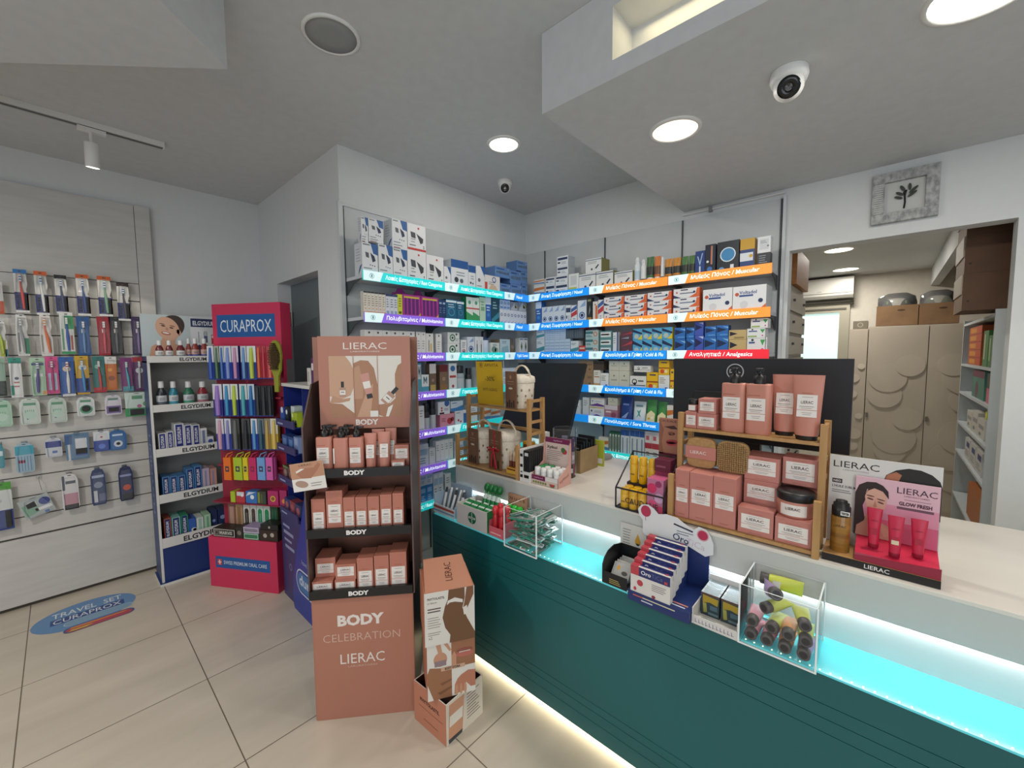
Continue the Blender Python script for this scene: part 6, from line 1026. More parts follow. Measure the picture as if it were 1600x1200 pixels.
def pr0(b, f, g, S, h):
    b.poly(f, [(S*.05, h*.12), (S*.42, h*.1), (S*.48, h*.92), (S*.08, h*.94)], M('#c99578', .4), 1); b.poly(f, [(S*.05, h*.12), (S*.42, h*.1), (S*.41, h*-.0+.002), (S*.06, .002)], M('#3a3c42', .4), 1); b.poly(f, [(S*.08, h*.4), (S*.42, h*.4), (S*.44, h*.66), (S*.09, h*.66)], M('#e4dfd6', .4), 2)
    b.lines(f, S*.55, h*.82, S*.38, 9, h*.075, h*.02, tx, 1); b.text(g, S*.5, h*.62, 'PHYTOLASTIL', h*.085, M('#3f261f', .5), w=S*.6, bold=.03); b.rect(g, S*.15, h*.48, S*.9, h*.49, M('#3f261f', .5), 1); b.rect(g, S*.3, h*.2, S*.75, h*.215, M('#6a4438', .5), 1)
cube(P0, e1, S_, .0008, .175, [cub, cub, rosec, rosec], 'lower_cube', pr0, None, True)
# upper two cubes turned to face the camera
ctr = P0+(e1+e3)*(S_/2); fd = Vector((ctr.x, ctr.y, 0)).normalized(); uu = Vector((fd.y, -fd.x, 0)); ang = math.radians(8); uu = Vector((uu.x*math.cos(ang)-uu.y*math.sin(ang), uu.x*math.sin(ang)+uu.y*math.cos(ang), 0)); vv = Vector((-uu.y, uu.x, 0))
def lf_(b, fr, S, h, pts, m, lay=2): b.poly(fr, [(x*S, y*h) for x, y in pts], m, lay)
k1, k2, k3 = M('#9a6a4c', .5), M('#7d543c', .5), M('#c28f72', .5); pale = M('#dcd8d0', .5)
def pr1(b, f, g, S, h):
    b.rect(f, 0, 0, S, h, pale, 1); lf_(b, f, S, h, [(0, .0), (0, .5), (.05, .6), (.5, .52), (.5, 0)], k1); lf_(b, f, S, h, [(.5, .52), (.5, 1), (1, 1), (1, .52)], k1)
    b.ell(f, S*.27, h*.72, S*.14, h*.13, k3, 3, 18); b.rect(f, S*.15, h*.6, S*.39, h*.7, M('#8f7a80', .5), 4); lf_(b, f, S, h, [(.18, 1), (.28, 1), (.32, .78), (.24, .8)], k3, 4); lf_(b, f, S, h, [(.34, 1), (.42, 1), (.5, .86), (.46, .84)], k3, 4)
    b.ell(f, S*.78, h*.74, S*.19, h*.055, M('#b86a5f', .5), 3, 18); b.ell(f, S*.78, h*.81, S*.18, h*.045, M('#8f5244', .5), 3, 18); b.rect(f, S*.66, h*.775, S*.9, h*.79, M('#e0d6cc', .5), 4); lf_(b, f, S, h, [(.5, .55), (.5, .75), (.56, .82), (.6, .75), (.6, .55)], k3, 5)
    lf_(b, f, S, h, [(.55, .02), (.56, .2), (.62, .3), (.7, .36), (.85, .42), (1, .4), (1, .1), (.9, .1), (.8, .2), (.75, .05)], M('#b5785f', .5), 3)
    for q in (.57, .66, .75): b.ell(f, S*(q+.03), h*.1, S*.03, h*.1, k3, 4, 12)
    lf_(b, f, S, h, [(0, .0), (0, .3), (.12, 0)], pale, 3); lf_(b, f, S, h, [(.2, .12), (.5, .2), (.5, .16), (.25, .07)], k2, 3); lf_(b, f, S, h, [(.25, .28), (.5, .33), (.5, .3), (.3, .24)], k2, 3)
    b.rect(f, S*.28, h*.5, S*.78, h*.57, M('#c9a488', .5), 5); b.text(f, S*.52, h*.515, 'BODY HYDRA', h*.04, M('#3a2a24', .5), w=S*.32, bold=.04, lay=6)
cube(ctr-uu*(S_*.47)-vv*(S_*.5), uu, S_*.94, .176, .405, [pale, rosec, rosec, rosec], 'middle_cube', pr1)
def pr2(b, f, g, S, h):
    b.rect(f, 0, 0, S, h, pale, 1); lf_(b, f, S, h, [(.48, 1), (.46, .82), (.4, .7), (.35, .5), (.4, .3), (.5, .15), (.48, 0), (1, 0), (1, .12), (.85, .4), (.75, .62), (.8, .8), (.8, 1)], M('#6f4d34', .5)); lf_(b, f, S, h, [(.44, .72), (.46, .8), (.6, .84), (.76, .78), (.76, .72), (.6, .76), (.5, .76)], pale, 3)
    lf_(b, f, S, h, [(.84, 1), (.98, 1), (.98, .85), (.85, .6), (.78, .52), (.76, .6), (.8, .75)], k2, 4); lf_(b, f, S, h, [(.76, .62), (.84, .66), (.86, .52), (.78, .48)], M('#e0d8cf', .5), 5)
    b.text(f, S*.06, h*.86, 'PHYTOLASTIL', h*.04, tx, w=S*.34, al='l', bold=.03); b.text(f, S*.06, h*.79, 'LE SÉRUM', h*.028, tx, w=S*.18, al='l'); b.lines(f, S*.06, h*.68, S*.3, 2, h*.05, h*.022, tx, 2); b.lines(f, S*.06, h*.52, S*.26, 5, h*.045, h*.012, M('#8d857e', .5), 2); b.lines(f, S*.06, h*.24, S*.26, 2, h*.04, h*.012, M('#8d857e', .5), 2); b.text(f, S*.07, h*.13, 'x2', h*.05, tx, w=S*.07, al='l')
cc = ctr-uu*(S_*.50)-vv*(S_*.52); cube(cc, uu, S_*.97, .406, .625, [pale, rosec, rosec, rosec], 'upper_cube', pr2)
b = MB(); o = Vector((cc.x, cc.y, 0)); A = [o+uu*.004+vv*.002, o+uu*(S_*.97)-uu*.004+vv*.002, o+uu*(S_*.9)+vv*S_*.97, o+uu*(S_*.08)+vv*S_*.97]; f0 = A[0]+Vector((0, 0, .6255)); sl = (A[3]-A[0])+Vector((0, 0, .035)); q = [A[0]+Vector((0, 0, .6255)), A[1]+Vector((0, 0, .6255)), A[2]+Vector((0, 0, .665)), A[3]+Vector((0, 0, .665))]; lo_ = [p+Vector((0, 0, .6252)) for p in A]
b.quad(*q, M('#bf8468', .28)); b.quad(lo_[1], lo_[0], q[0], q[1], rosec); b.quad(lo_[3], lo_[2], q[2], q[3], rosec); b.quad(lo_[0], lo_[3], q[3], q[0], rosec); b.quad(lo_[2], lo_[1], q[1], q[2], rosec)
vl = (q[3]-q[0]).normalized(); b.text((q[0], vl, -uu), S_*.5, -S_*.55, 'LIERAC', .028, M('#5c2f24', .5), w=.11, lay=3); b.build('lid', t)
# ================================================================== ON THE LIT LEDGE
acr = clear('clear_acrylic', '#ffffff', .05, .02, .01); acre = clear('acrylic_edge', '#ffffff', .2, .1, .85, '#f2fbfa')
LZ = ZL+.0003
def wbox(name, label, cat, x0, x1, y0, y1, z0, z1, m, deco=(), group=None, bevel=0, **k):
    """box in room coordinates facing the customer (-X); deco on that face"""
    b = MB(); w, d, h = y1-y0, x1-x0, z1-z0; b.cbox(w, d, h, m, **k); decals(b, front(w, d), w, h, deco)
    return tag(b.build(name, None, ((x0+x1)/2, (y0+y1)/2, z0), -HP, bevel), label, cat, group)
# --- pens in a printed tray
t = thing('pen_tray', 'blue and white printed tray of white pens at the far end of ledge', 'display box', (1.345, 1.815, LZ), -HP)
pw, pd = .175, .13; b = MB(); tm = M('#9fb3c4', .5); b.box(0, pw, 0, .004, 0, .05, M('#d3d6d6', .5)); b.box(0, pw, pd-.004, pd, 0, .135, tm); b.box(0, .004, .0042, pd-.0042, 0, .1, tm); b.box(pw-.004, pw, .0042, pd-.0042, 0, .06, tm); b.box(.004, pw-.004, .004, pd-.004, 0, .004, tm)
fr = (Vector((0, 0, 0)), Vector((1, 0, 0)), Vector((0, 0, 1))); b.rect(fr, 0, .03, pw, .042, M('#b04a3f', .5), 1); b.rect(fr, 0, .012, pw, .02, M('#6f9fc4', .5), 1); b.build('tray_body', t)
for i in range(7):
    o = thing('white_pen', 'slim white pen standing in the printed tray on the ledge', 'pen', (1.345+.03+.012*(i % 3)+.02, 1.815-.022-i*.022, LZ+.0085), 0, 'white pens in the printed tray', rot=(R_.uniform(-.05, .05), .35+R_.uniform(-.05, .05), 0))
    b = MB(); b.lathe([(.005, 0), (.0075, .012), (.0075, .085), (.006, .09)], M('#d9dad8', .4), 10); b.build('barrel', o); b = MB(); b.lathe([(.0068, .0905), (.0068, .115), (.003, .118)], M('#e6e6e3', .35) if i % 3 else M('#2b2d33', .4), 10); b.build('cap', o)
# --- white carton of green bottles
t = thing('bottle_box', 'white open carton with a round green cross-shaped stamp full of green bottles', 'display box', (1.335, 1.605, LZ), -HP)
gw, gd = .218, .15; cm_ = M('#d3cfc9', .5); b = MB(); b.box(0, gw, 0, .004, 0, .105, cm_); b.box(0, gw, gd-.004, gd, 0, .105, cm_); b.box(0, .004, .0042, gd-.0042, 0, .105, cm_); b.box(gw-.004, gw, .0042, gd-.0042, 0, .105, cm_, right=M('#2b7a45', .5)); b.box(.004, gw-.004, .004, gd-.004, 0, .02, cm_)
fr = (Vector((0, 0, 0)), Vector((1, 0, 0)), Vector((0, 0, 1))); b.ell(fr, .115, .052, .03, .03, M('#1f6b45', .5), 1, 24); b.rect(fr, .113, .024, .117, .08, M('#d3cfc9', .5), 2); b.rect(fr, .09, .047, .14, .057, M('#d3cfc9', .5), 3); b.rect(fr, .097, .0505, .133, .0535, M('#1f6b45', .5), 4); b.build('carton_body', t)
gm_ = M('#17803a', .25); gmd = M('#0f6a2f', .3); gst = M('#d9e4d9', .4)
for i in range(4):
    o = thing('green_bottle', ['green bottle with round cap at the far end of the back row', 'green bottle with round cap second in the back row', 'green bottle with round cap third in the back row', 'green bottle with round cap at the near end of the back row'][i], 'bottle', (1.415, 1.605-.105-i*.030, LZ+.026), -HP, 'green bottles in the stamped carton', rot=(0, .25, 0))
    b = MB(); b.lathe([(.012, 0), (.0145, .006), (.0145, .10), (.008, .125), (.007, .135)], [gm_, gm_, gst, gm_], 16); b.build('bottle_body', o)
    b = MB(); b.lathe([(.006, .135), (.0145, .142), (.017, .155), (.0145, .168), (.006, .177), (.001, .178)], gmd, 18); b.build('cap', o)
for i in range(4):
    o = thing('green_sachet', ['striped green sachet lying at the far end of the stamped carton', 'striped green sachet second in the stamped carton', 'striped green sachet third in the stamped carton', 'striped green sachet at the near end of the stamped carton'][i], 'sachet', (1.352, 1.575-i*.050, LZ+.065), -HP, 'green sachets in the stamped carton', rot=(0, -.42, 0))
    b = MB(); b.T = Matrix.Rotation(HP*0, 4, 'X'); b.box(0, .07, -.021, .021, 0, .014, gm_); 
    for q in range(2): b.rect((Vector((0, -.021, .014)), Vector((1, 0, 0)), Vector((0, 1, 0))), .012+.028*q, 0, .022+.028*q, .042, gst, 1)
    b.build('pouch', o)
    b = MB(); b.box(.0702, .082, -.016, .016, .003, .011, gst); b.build('seal', o)
# bright green caps and red bottles in the pink tray
gbr = M('#25c43a', .2)  # glow of the ledge LEDs put into the colour as a brighter green
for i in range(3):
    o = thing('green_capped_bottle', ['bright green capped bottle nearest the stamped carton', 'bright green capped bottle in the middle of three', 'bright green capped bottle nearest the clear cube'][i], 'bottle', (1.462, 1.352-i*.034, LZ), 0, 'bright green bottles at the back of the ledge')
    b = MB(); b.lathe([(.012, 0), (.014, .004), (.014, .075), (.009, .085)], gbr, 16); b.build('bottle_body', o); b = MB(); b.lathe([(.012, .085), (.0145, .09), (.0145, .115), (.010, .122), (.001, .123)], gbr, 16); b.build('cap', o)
t = thing('pink_tray', 'small pink cardboard tray of red bottles next to the clear cube', 'display box', (1.342, 1.378, LZ), -HP)
b = MB(); pm = M('#c9606a', .5); b.box(0, .095, 0, .003, 0, .045, pm); b.box(0, .003, .0032, .11, 0, .07, pm); b.box(.092, .095, .0032, .11, 0, .07, pm); b.box(.0032, .0918, .0032, .11, 0, .003, pm); fr = (Vector((0, 0, 0)), Vector((1, 0, 0)), Vector((0, 0, 1))); b.rect(fr, .01, .012, .08, .018, M('#e4b0b0', .5), 1); b.build('tray_body', t)
for i, (dx, dy) in enumerate(((.022, .025), (.022, .065), (.06, .022), (.06, .066))):
    o = thing('red_bottle', 'red bottle with rounded cap in the pink tray, '+['front far one', 'front near one', 'rear far one', 'rear near one'][i], 'bottle', (1.342+dx, 1.378-dy, LZ+.0035), 0, 'red bottles in the pink tray'); rm_ = M('#b3232c', .25)
    b = MB(); b.lathe([(.013, 0), (.015, .004), (.015, .085), (.010, .098)], [rm_, rm_, rm_], 16); b.build('bottle_body', o); b = MB(); b.lathe([(.0115, .098), (.0155, .105), (.0155, .125), (.010, .136), (.001, .137)], M('#c8323a', .25), 16); b.build('cap', o)
b = MB(); w, d, h = .125, .012, .168; b.cbox(w, d, h, M('#b58a6c', .55)); b.text(front(w, d), w*.5, h*.84, 'N U X E', .013, M('#6a4632', .5), w=w*.8, bold=.03); b.rect(front(w, d), w*.1, h*.6, w*.9, h*.61, M('#96705a', .5), 1)
tag(b.build('kraft_card', None, (1.484, 1.315, LZ), -HP), 'kraft coloured carton with dark capital letters behind the clear cube', 'carton')
# --- clear acrylic cubes
def acrylic(label, x0, x1, y0, y1, z1, nm='acrylic_cube'):
    t = thing(nm, label, 'acrylic box', (x0, y1, LZ), -HP); w, d, h, th = y1-y0, x1-x0, z1-LZ, .004
    for n_, q in (('front_wall', (0, w, 0, th)), ('back_wall', (0, w, d-th, d)), ('side_wall', (0, th, th, d-th)), ('side_wall', (w-th, w, th, d-th))):
        b = MB(); b.box(*q, 0, h, acr, top=acre); b.build(n_, t)
    b = MB(); b.box(th, w-th, th, d-th, 0, th, acr); b.build('bottom', t)
    for xx, yy in ((0, 0), (w, 0), (0, d), (w, d)):
        b = MB(); b.cbox(.0045, .0045, h, acre, xx, yy, 0); b.build('glued_edge', t)
    for q in ((0, w, -.002, .0025), (0, w, d-.0025, d+.002)):
        b = MB(); b.box(*q, -.0002, .0045, acre); b.build('glued_edge', t)
acrylic('clear acrylic cube heaped with green and silver sachet clips', 1.305, 1.49, 1.056, 1.24, .872)
acrylic('clear acrylic cube holding small pastel hand cream tubes', 1.315, 1.49, .106, .292, .870)
gA, gB, sv = M('#1f6f5a', .35), M('#2f8f78', .35), M('#b9bdbb', .25, .6)
cnt = 0
for layer in range(13):
    base = (0, 1.2, 1.75, .45, -.4, HP)[layer % 6]
    for k in range(5):
        off = -.066+k*.033; yw = base+R_.uniform(-.2, .2); L_ = R_.uniform(.085, .125); tl = R_.uniform(-.17, .17) if layer else .03
        mx = .085-L_/2*abs(math.cos(yw))-.014*abs(math.sin(yw)); my = .085-L_/2*abs(math.sin(yw))-.014*abs(math.cos(yw)); sh = R_.choice((-1, 1))*R_.uniform(.5, 1)*.05
        cx = -math.sin(base)*off+math.cos(base)*sh; cy = math.cos(base)*off+math.sin(base)*sh
        px_, py_ = 1.3975+max(-mx, min(mx, cx)), 1.148+max(-my, min(my, cy)); zz = LZ+.006+L_/2*abs(math.sin(tl))+layer*.0105
        o = thing('sachet_clip', 'green and silver sachet clip in the heap inside the clear cube', 'clip', (px_, py_, zz), 0, 'sachet clips in the clear cube', rot=(R_.uniform(-.2, .2) if layer else 0, tl, yw))
        b = MB(); b.box(-L_/2, L_/2, -.014, .014, 0, .0045, (gA, gB, M('#c9d2ce', .4), gB)[(k+layer*3) % 4]); b.box(-L_*.3, L_*.3, -.0142, -.006, .0046, .0056, sv); b.build('body', o)
        b = MB(); b.bar((-L_/2, .004, .007), (L_*.46, .004, .007), .009, .003, sv); b.build('clip_bar', o); cnt += 1
tcol = [('#d59aa8', 'pink'), ('#b5bf5f', 'olive lime'), ('#9a86b0', 'violet'), ('#c98f5f', 'apricot')]
def htube(x, y, z, yaw, pitch, c, lb, s=1.0, roll=0.):
    t = thing('hand_cream_tube', lb, 'tube', (x, y, z), 0, 'hand cream tubes in the clear cube'); t.rotation_euler = (Matrix.Rotation(yaw, 4, 'Z') @ Matrix.Rotation(HP-pitch, 4, 'Y') @ Matrix.Rotation(roll, 4, 'Z')).to_euler()
    b = MB(); m = M(c, .4); b.loft([(0, 0, .018*s, .013*s, .013*s), (0, 0, .022*s, .0145*s, .0145*s), (0, 0, .05*s, .0165*s, .012*s), (0, 0, .078*s, .018*s, .004*s), (0, 0, .086*s, .018*s, .0012)], m, 18); b.rect((Vector((-.011*s, -.0142*s, .026*s)), Vector((1, 0, 0)), Vector((0, .12, 1)).normalized()), .004, 0, .018*s, .016*s, M('#d9d6d0', .5), 1); b.build('tube_body', t)
    b = MB(); b.lathe([(.011*s, 0), (.0135*s, .001), (.0135*s, .0175*s)], M('#4f4c4a', .4), 18); b.lathe([(.0085*s, -.0004), (.001, -.0004)], M('#1c1b1b', .4), 14, cap0=False); b.build('cap', t)
for x, y, yaw, lay, c, lb in ((1.333, .2650, .0, 0, 0, 'pink tube lying in the bottom layer at the far end'), (1.335, .224, .0, 0, 0, 'second pink tube in the bottom layer'), (1.333, .180, .03, 0, 3, 'apricot tube in the middle of the bottom layer'), (1.336, .136, .0, 0, 2, 'violet tube in the bottom layer at the near end'),
    (1.335, .2630, .0, 1, 0, 'crumpled pink tube in the second layer at the far end'), (1.338, .214, -.1, 1, 1, 'olive lime tube in the second layer'), (1.333, .172, .1, 1, 3, 'apricot tube in the second layer'), (1.336, .132, .12, 1, 1, 'bright lime tube in the second layer at the near end'), (1.36, .238, -.5, 2, 1, 'olive lime tube slanting in the third layer'), (1.34, .135, .25, 2, 1, 'lime tube in the third layer at the near end')): htube(x, y, LZ+.0255+lay*.0405, yaw, 0, tcol[c][0], lb+' of the clear cube', 1.2, HP)
htube(1.458, .268, LZ+.15, -1.45, -.05, '#bfc84a', 'slim lime tube lying across the back of the clear cube', 1.3)
htube(1.345, .205, LZ+.168, .45, -.3, tcol[2][0], 'violet tube lying on top of the heap in the clear cube', 1.3)
# --- black tray of sachets
t = thing('sachet_tray', 'black counter tray of grey sachets with white yellow-drop card behind', 'display box', (1.336, .762, LZ), -HP)
bk = M('#17181a', .45); wc = M('#cfccc5', .5); b = MB(); w_, d_ = .1, .15
b.box(0, w_, 0, .004, 0, .045, bk); b.box(.004, w_, .146, .15, 0, .1, bk); b.box(.004, w_, .004, .146, 0, .004, bk); b.lines((Vector((0, 0, 0)), Vector((1, 0, 0)), Vector((0, 0, 1))), .03, .022, .05, 3, .007, .0025, M('#b5a45f', .5)); b.build('tray_body', t)
b = MB(); b.prism([(0, 0), (.15, 0), (.15, .10), (.09, .115), (.04, .108), (.012, .09), (0, .07)], (.0, 0, 0), (0, 1, 0), (0, 0, 1), -.0035, wc, bk); b.build('side_wall', t)
b = MB(); b.box(-.005, .105, .1502, .154, .0, .185, M('#c9c7c0', .5)); fr = (Vector((-.005, .1502, 0)), Vector((1, 0, 0)), Vector((0, 0, 1))); b.lines(fr, .012, .16, .04, 6, .011, .003, M('#7d7a74', .5)); b.poly(fr, [(.075, .155), (.087, .125), (.085, .115), (.075, .11), (.065, .115), (.063, .125)], M('#c9962b', .5), 1); b.poly(fr, [(.065, .115), (.085, .115), (.078, .107), (.072, .107)], M('#2b2620', .5), 2); b.build('back_card', t)
for i in range(4):
    o = MB(); o.box(-.036, .036, 0, .005, 0, .07, M(['#a9a9a6', '#b9b8b2', '#9a9b9a', '#c4c3bd'][i], .35)); fr = (Vector((-.036, 0, 0)), Vector((1, 0, 0)), Vector((0, 0, 1))); o.ell(fr, .05, .035, .012, .008, M('#4a4a48', .5), 1, 12); o.ell(fr, .022, .05, .006, .01, M('#c9962b', .5), 1, 10); o.rect(fr, .005, .015, .065, .02, M('#5a5a58', .5), 1)
    tag(o.build('sachet', None, (1.358+i*.020, .762-.053, LZ+.0095), 0, rot=(-.75, 0, -HP)), 'grey and white sachet in the black tray, '+['front one', 'second one', 'third one', 'rear one'][i], 'sachet', 'sachets in the black tray')
# --- navy display of small cartons
t = thing('carton_display', 'navy counter display with white cloud-shaped header and red ball print', 'display box', (1.30, .640, LZ), -HP); nb_ = M('#1c2f66', .4); ow = .211
b = MB(); b.box(0, ow, 0, .19, .0, .034, nb_); fr = (Vector((0, 0, 0)), Vector((1, 0, 0)), Vector((0, 0, 1)))
b.rect(fr, .02, .022, .165, .026, M('#c9c4a8', .5), 1); b.rect(fr, .02, .022, .055, .026, M('#c0605a', .5), 2); b.rect(fr, .05, .011, .09, .015, M('#c9ccd4', .5), 1)
f2 = (Vector((0, 0, .034)), Vector((1, 0, 0)), Vector((0, 1, 0))); b.rect(f2, .145, .03, .195, .037, M('#c9806a', .5), 1); b.rect(f2, .148, .016, .190, .022, M('#c9ccd4', .5), 1); b.build('base', t)
b = MB(); b.prism([(0, .0345), (ow, .0345), (ow, .17), (.19, .195), (.13, .205), (.08, .19), (.0, .15)], (0, .186, 0), (1, 0, 0), (0, 0, 1), .004, nb_); b.build('back_panel', t)
b = MB(); P = [(-.03, .17), (.02, .15), (.08, .15), (.14, .17), (.2, .15), (.225, .165), (.225, .20), (.215, .225), (.20, .245), (.175, .25), (.16, .235), (.13, .245), (.10, .262), (.06, .265), (.03, .258), (.012, .275), (-.01, .285), (-.035, .28), (-.05, .26), (-.045, .235), (-.03, .22)]
b.prism(P, (0, .18, 0), (1, 0, 0), (0, 0, 1), .004, M('#d9dadb', .5)); fr = (Vector((0, .18, 0)), Vector((1, 0, 0)), Vector((0, 0, 1)))
b.ell(fr, -.018, .258, .02, .022, M('#b0304f', .4), 1, 20); b.rect(fr, -.020, .222, -.018, .237, M('#b0304f', .4), 1); b.ell(fr, .19, .223, .017, .017, M('#b02a4f', .4), 1, 20); b.ringd(fr, .19, .223, .02, .002, M('#c97a92', .4), 1)
b.poly(fr, [(.088, .235), (.156, .223), (.157, .229), (.089, .241)], M('#2b3046', .5), 2); b.lines(fr, .1, .214, .06, 2, .009, .003, M('#6a7086', .5)); b.text(fr, .085, .182, 'Oro', .023, M('#26305c', .5), al='l', bold=.01, rot=-.13); b.text(fr, .133, .177, 'TiCa', .023, M('#c9b9c4', .5), al='l', bold=.0, rot=-.13)
b.build('header', t)
for i in range(6):
    z0 = LZ+.0345+i*.0115; o = MB(); w, d, h = .138, .024, .092; wm = M('#d6d3cd', .45); o.cbox(w, d, h, wm, top=M('#2b2f66', .4)); fr = front(w, d); o.rect(fr, 0, h*.66, w, h, M('#262f66', .4), 1); o.rect(fr, 0, h*.66, w*.22, h, M('#b5404a', .4), 2); o.text(fr, w*.4, h*.76, 'Oro', h*.15, M('#dfe0e6', .4), bold=.02, lay=3); o.text(fr, w*.68, h*.76, 'TiCa', h*.15, M('#5a6a9c', .4), lay=3)
    o.rect(fr, w*.86, h*.7, w*.94, h*.8, M('#b5404a', .4), 3); o.lines(fr, w*.55, h*.5, w*.4, 4, h*.07, h*.025, M('#8d7f86', .5)); o.ell(fr, w*.25, h*.4, w*.08, w*.08, M('#b5404a', .4), 1, 14); o.ell(fr, w*.12, h*.13, w*.04, w*.05, M('#b5404a', .4), 1, 12); o.ell(fr, w*.6, h*.06, w*.05, w*.04, M('#8d2f3f', .4), 1, 12)
    f3 = topf(w, d, h); o.rect(f3, 0, d*.0, w, d*.45, M('#d6d3cd', .4), 1); o.rect(f3, 0, 0, w*.2, d, M('#b5404a', .4), 2); o.rect(f3, w*.85, d*.3, w*.92, d*.7, M('#b5404a', .4), 3)
    tag(o.build('lozenge_carton', None, (1.315+i*.0265, .562, z0), -HP), 'white carton with navy and red top, '+['front one', 'second one', 'third one', 'fourth one', 'fifth one', 'rear one'][i]+' in the navy display', 'carton', 'cartons in the navy display')
    if i:
        b = MB(); b.box(.012, .145, .003+i*.0265, .003+i*.0265+.0255, .0342, .0342+i*.0115-.0002, nb_); b.build('step', t)
# --- white tray of picture boxes
t = thing('white_tray', 'white cardboard tray of dark picture boxes between navy display and clear cube', 'display box', (1.315, .427, LZ), -HP); b = MB(); w_, d_ = .132, .17; wt_ = M('#cfcdc8', .5)
b.box(0, w_, 0, .003, 0, .028, wt_); b.box(0, .003, .0032, d_, 0, .05, wt_); b.box(w_-.003, w_, .0032, d_, 0, .05, wt_); b.box(.0032, w_-.0032, d_-.003, d_, 0, .095, wt_); b.box(.0032, w_-.0032, .0032, d_-.0032, 0, .003, wt_); fr = (Vector((0, 0, 0)), Vector((1, 0, 0)), Vector((0, 0, 1)))
for i in range(11): b.rect(fr, .01+i*.0105, .008, .0125+i*.0105, .02, M('#9a96a4', .5), 1); b.rect(fr, .01+i*.0105, .008, .017+i*.0105, .0105, M('#9a96a4', .5), 1)
b.rect((Vector((0, 0, .003)), Vector((1, 0, 0)), Vector((0, 1, 0))), .015, .03, .06, .045, M('#2f5f52', .5), 1); b.build('tray_body', t)
for c in range(2):
    for r in range(4):
        o = MB(); w, d, h = .056, .024, .075; o.cbox(w, d, h, M('#2f3f44', .45), top=M('#c9d6dc', .4)); fr = front(w, d); o.poly(fr, [(w*.1, h*.9), (w*.95, h*.85), (w*.9, h*.55), (w*.5, h*.62), (w*.1, h*.55)], M('#a88f2c', .5), 1); o.poly(fr, [(w*.1, h*.55), (w*.3, h*.55), (w*.35, h*.15), (w*.15, h*.1)], M('#9a9a4f', .5), 1); o.rect(fr, w*.5, h*.3, w*.9, h*.5, M('#4f6a74', .5), 1); o.rect(fr, w*.4, h*.08, w*.95, h*.18, M('#5f7a86', .5), 1); o.rect(fr, 0, h*.92, w, h, M('#5a3f35', .5), 1)
        f3 = topf(w, d, h)
        for q in range(3): o.rect(f3, w*.1, d*(.15+.28*q), w*.9, d*(.27+.28*q), M('#8fa08a' if q % 2 else '#6f8fa8', .4), 1)
        tag(o.build('picture_box', None, (1.391+r*.0255, .427-.0355-c*.0605, LZ+.0035+r*.0), -HP), 'dark box with yellow foliage print, '+ORD[r]+' from front in the '+['row by the navy display', 'row by the clear cube'][c], 'carton', 'picture boxes in the white tray')
# ================================================================== ON THE UPPER COUNTER
BEFORE = set(o.name for o in bpy.data.objects)
bam = noisy('bamboo', '#a9814f', '#b98f5b', (40, 6, 6), .45, 4); TZ = .9455
def rack(label, x0, y0, y1):
    """two-step bamboo rack; x0 front, far side y1 to near side y0"""
    t = thing('bamboo_rack', label, 'rack', (x0, y1, TZ), -HP, 'stepped bamboo racks on the counter'); w = y1-y0; p = .018
    def post(x, y, z1):
        b = MB(); b.box(x, x+p, y, y+p, 0, z1, bam); b.build('post', t)
    for x in (0, w-p):
        post(x, 0, .17); post(x, .085, .385); post(x, .19, .385)
        for z in (.03, .075, .125):
            b = MB(); b.box(x+.004, x+p-.004, p+.0005, .0845, z, z+.014, bam); b.build('side_slat', t)
        for z in (.20, .26, .365):
            b = MB(); b.box(x+.004, x+p-.004, .1035, .1895, z, z+.014, bam); b.build('side_slat', t)
    b = MB(); b.box(p+.0005, w-p-.0005, .004, .2, .008, .018, bam); b.build('lower_shelf', t)
    b = MB(); b.box(p+.0005, w-p-.0005, .088, .2, .318, .328, bam); b.build('upper_shelf', t)
    b = MB(); b.box(p+.0005, w-p-.0005, .193, .205, .20, .216, bam); b.build('back_rail', t)
    return t
rack('bamboo rack of cream baskets and the yellow price sign', 1.447, 1.282, 1.745)
rack('bamboo rack stacked with rose cartons and tubes', 1.452, .122, .566)
lowz, upz = TZ+.0185, TZ+.3285
# --- rose products on the near rack
gr = 'rose cartons on the bamboo rack'; ru, rl = -1, 0
def Rbox(x0, y1, y0, z0, z1, d, label, lz0=.2, lz1=.62, lx=.1, nm='lotion_carton'): rbox(nm, y1-y0, d, z1-z0, (x0+d/2, (y0+y1)/2, z0), -HP, label, gr, lz0, lz1, lx, rp2)
rp2 = noisy('dusty_rose_carton', '#b9776c', '#bd7d72', (3, 3, 3), .42, 2)
Rbox(1.468, .546, .497, lowz, 1.135, .11, 'tall rose carton at the far end of the lower bamboo shelf', .33, .62)
Rbox(1.468, .4955, .419, lowz, 1.133, .11, 'tall rose carton second from the far end, lower bamboo shelf', .36, .65)
Rbox(1.468, .4175, .347, lowz, 1.135, .11, 'tall rose carton nearest the wide boxes, lower bamboo shelf', .36, .65)
Rbox(1.468, .340, .240, lowz, 1.050, .045, 'wide rose carton alone at the front of the lower bamboo shelf', .2, .75, nm='cream_carton')
Rbox(1.468, .236, .142, lowz, 1.043, .115, 'wide rose carton under the black-lidded jar', .15, .75, nm='cream_carton')
Rbox(1.535, .340, .240, lowz, 1.045, .1, 'wide rose carton at the base of the rear stack', nm='cream_carton')
Rbox(1.535, .340, .241, 1.0455, 1.126, .1, 'wide rose carton in the middle of the rear stack', .25, .8, nm='cream_carton')
Rbox(1.535, .340, .240, 1.1265, 1.206, .1, 'wide rose carton on top of the rear stack', .25, .85, nm='cream_carton')
Rbox(1.59, .236, .142, lowz, 1.125, .045, 'rose carton behind the black-lidded jar', nm='cream_carton')
Rbox(1.56, .236, .142, 1.1255, 1.213, .08, 'wide rose carton above the black-lidded jar', .2, .85, nm='cream_carton')
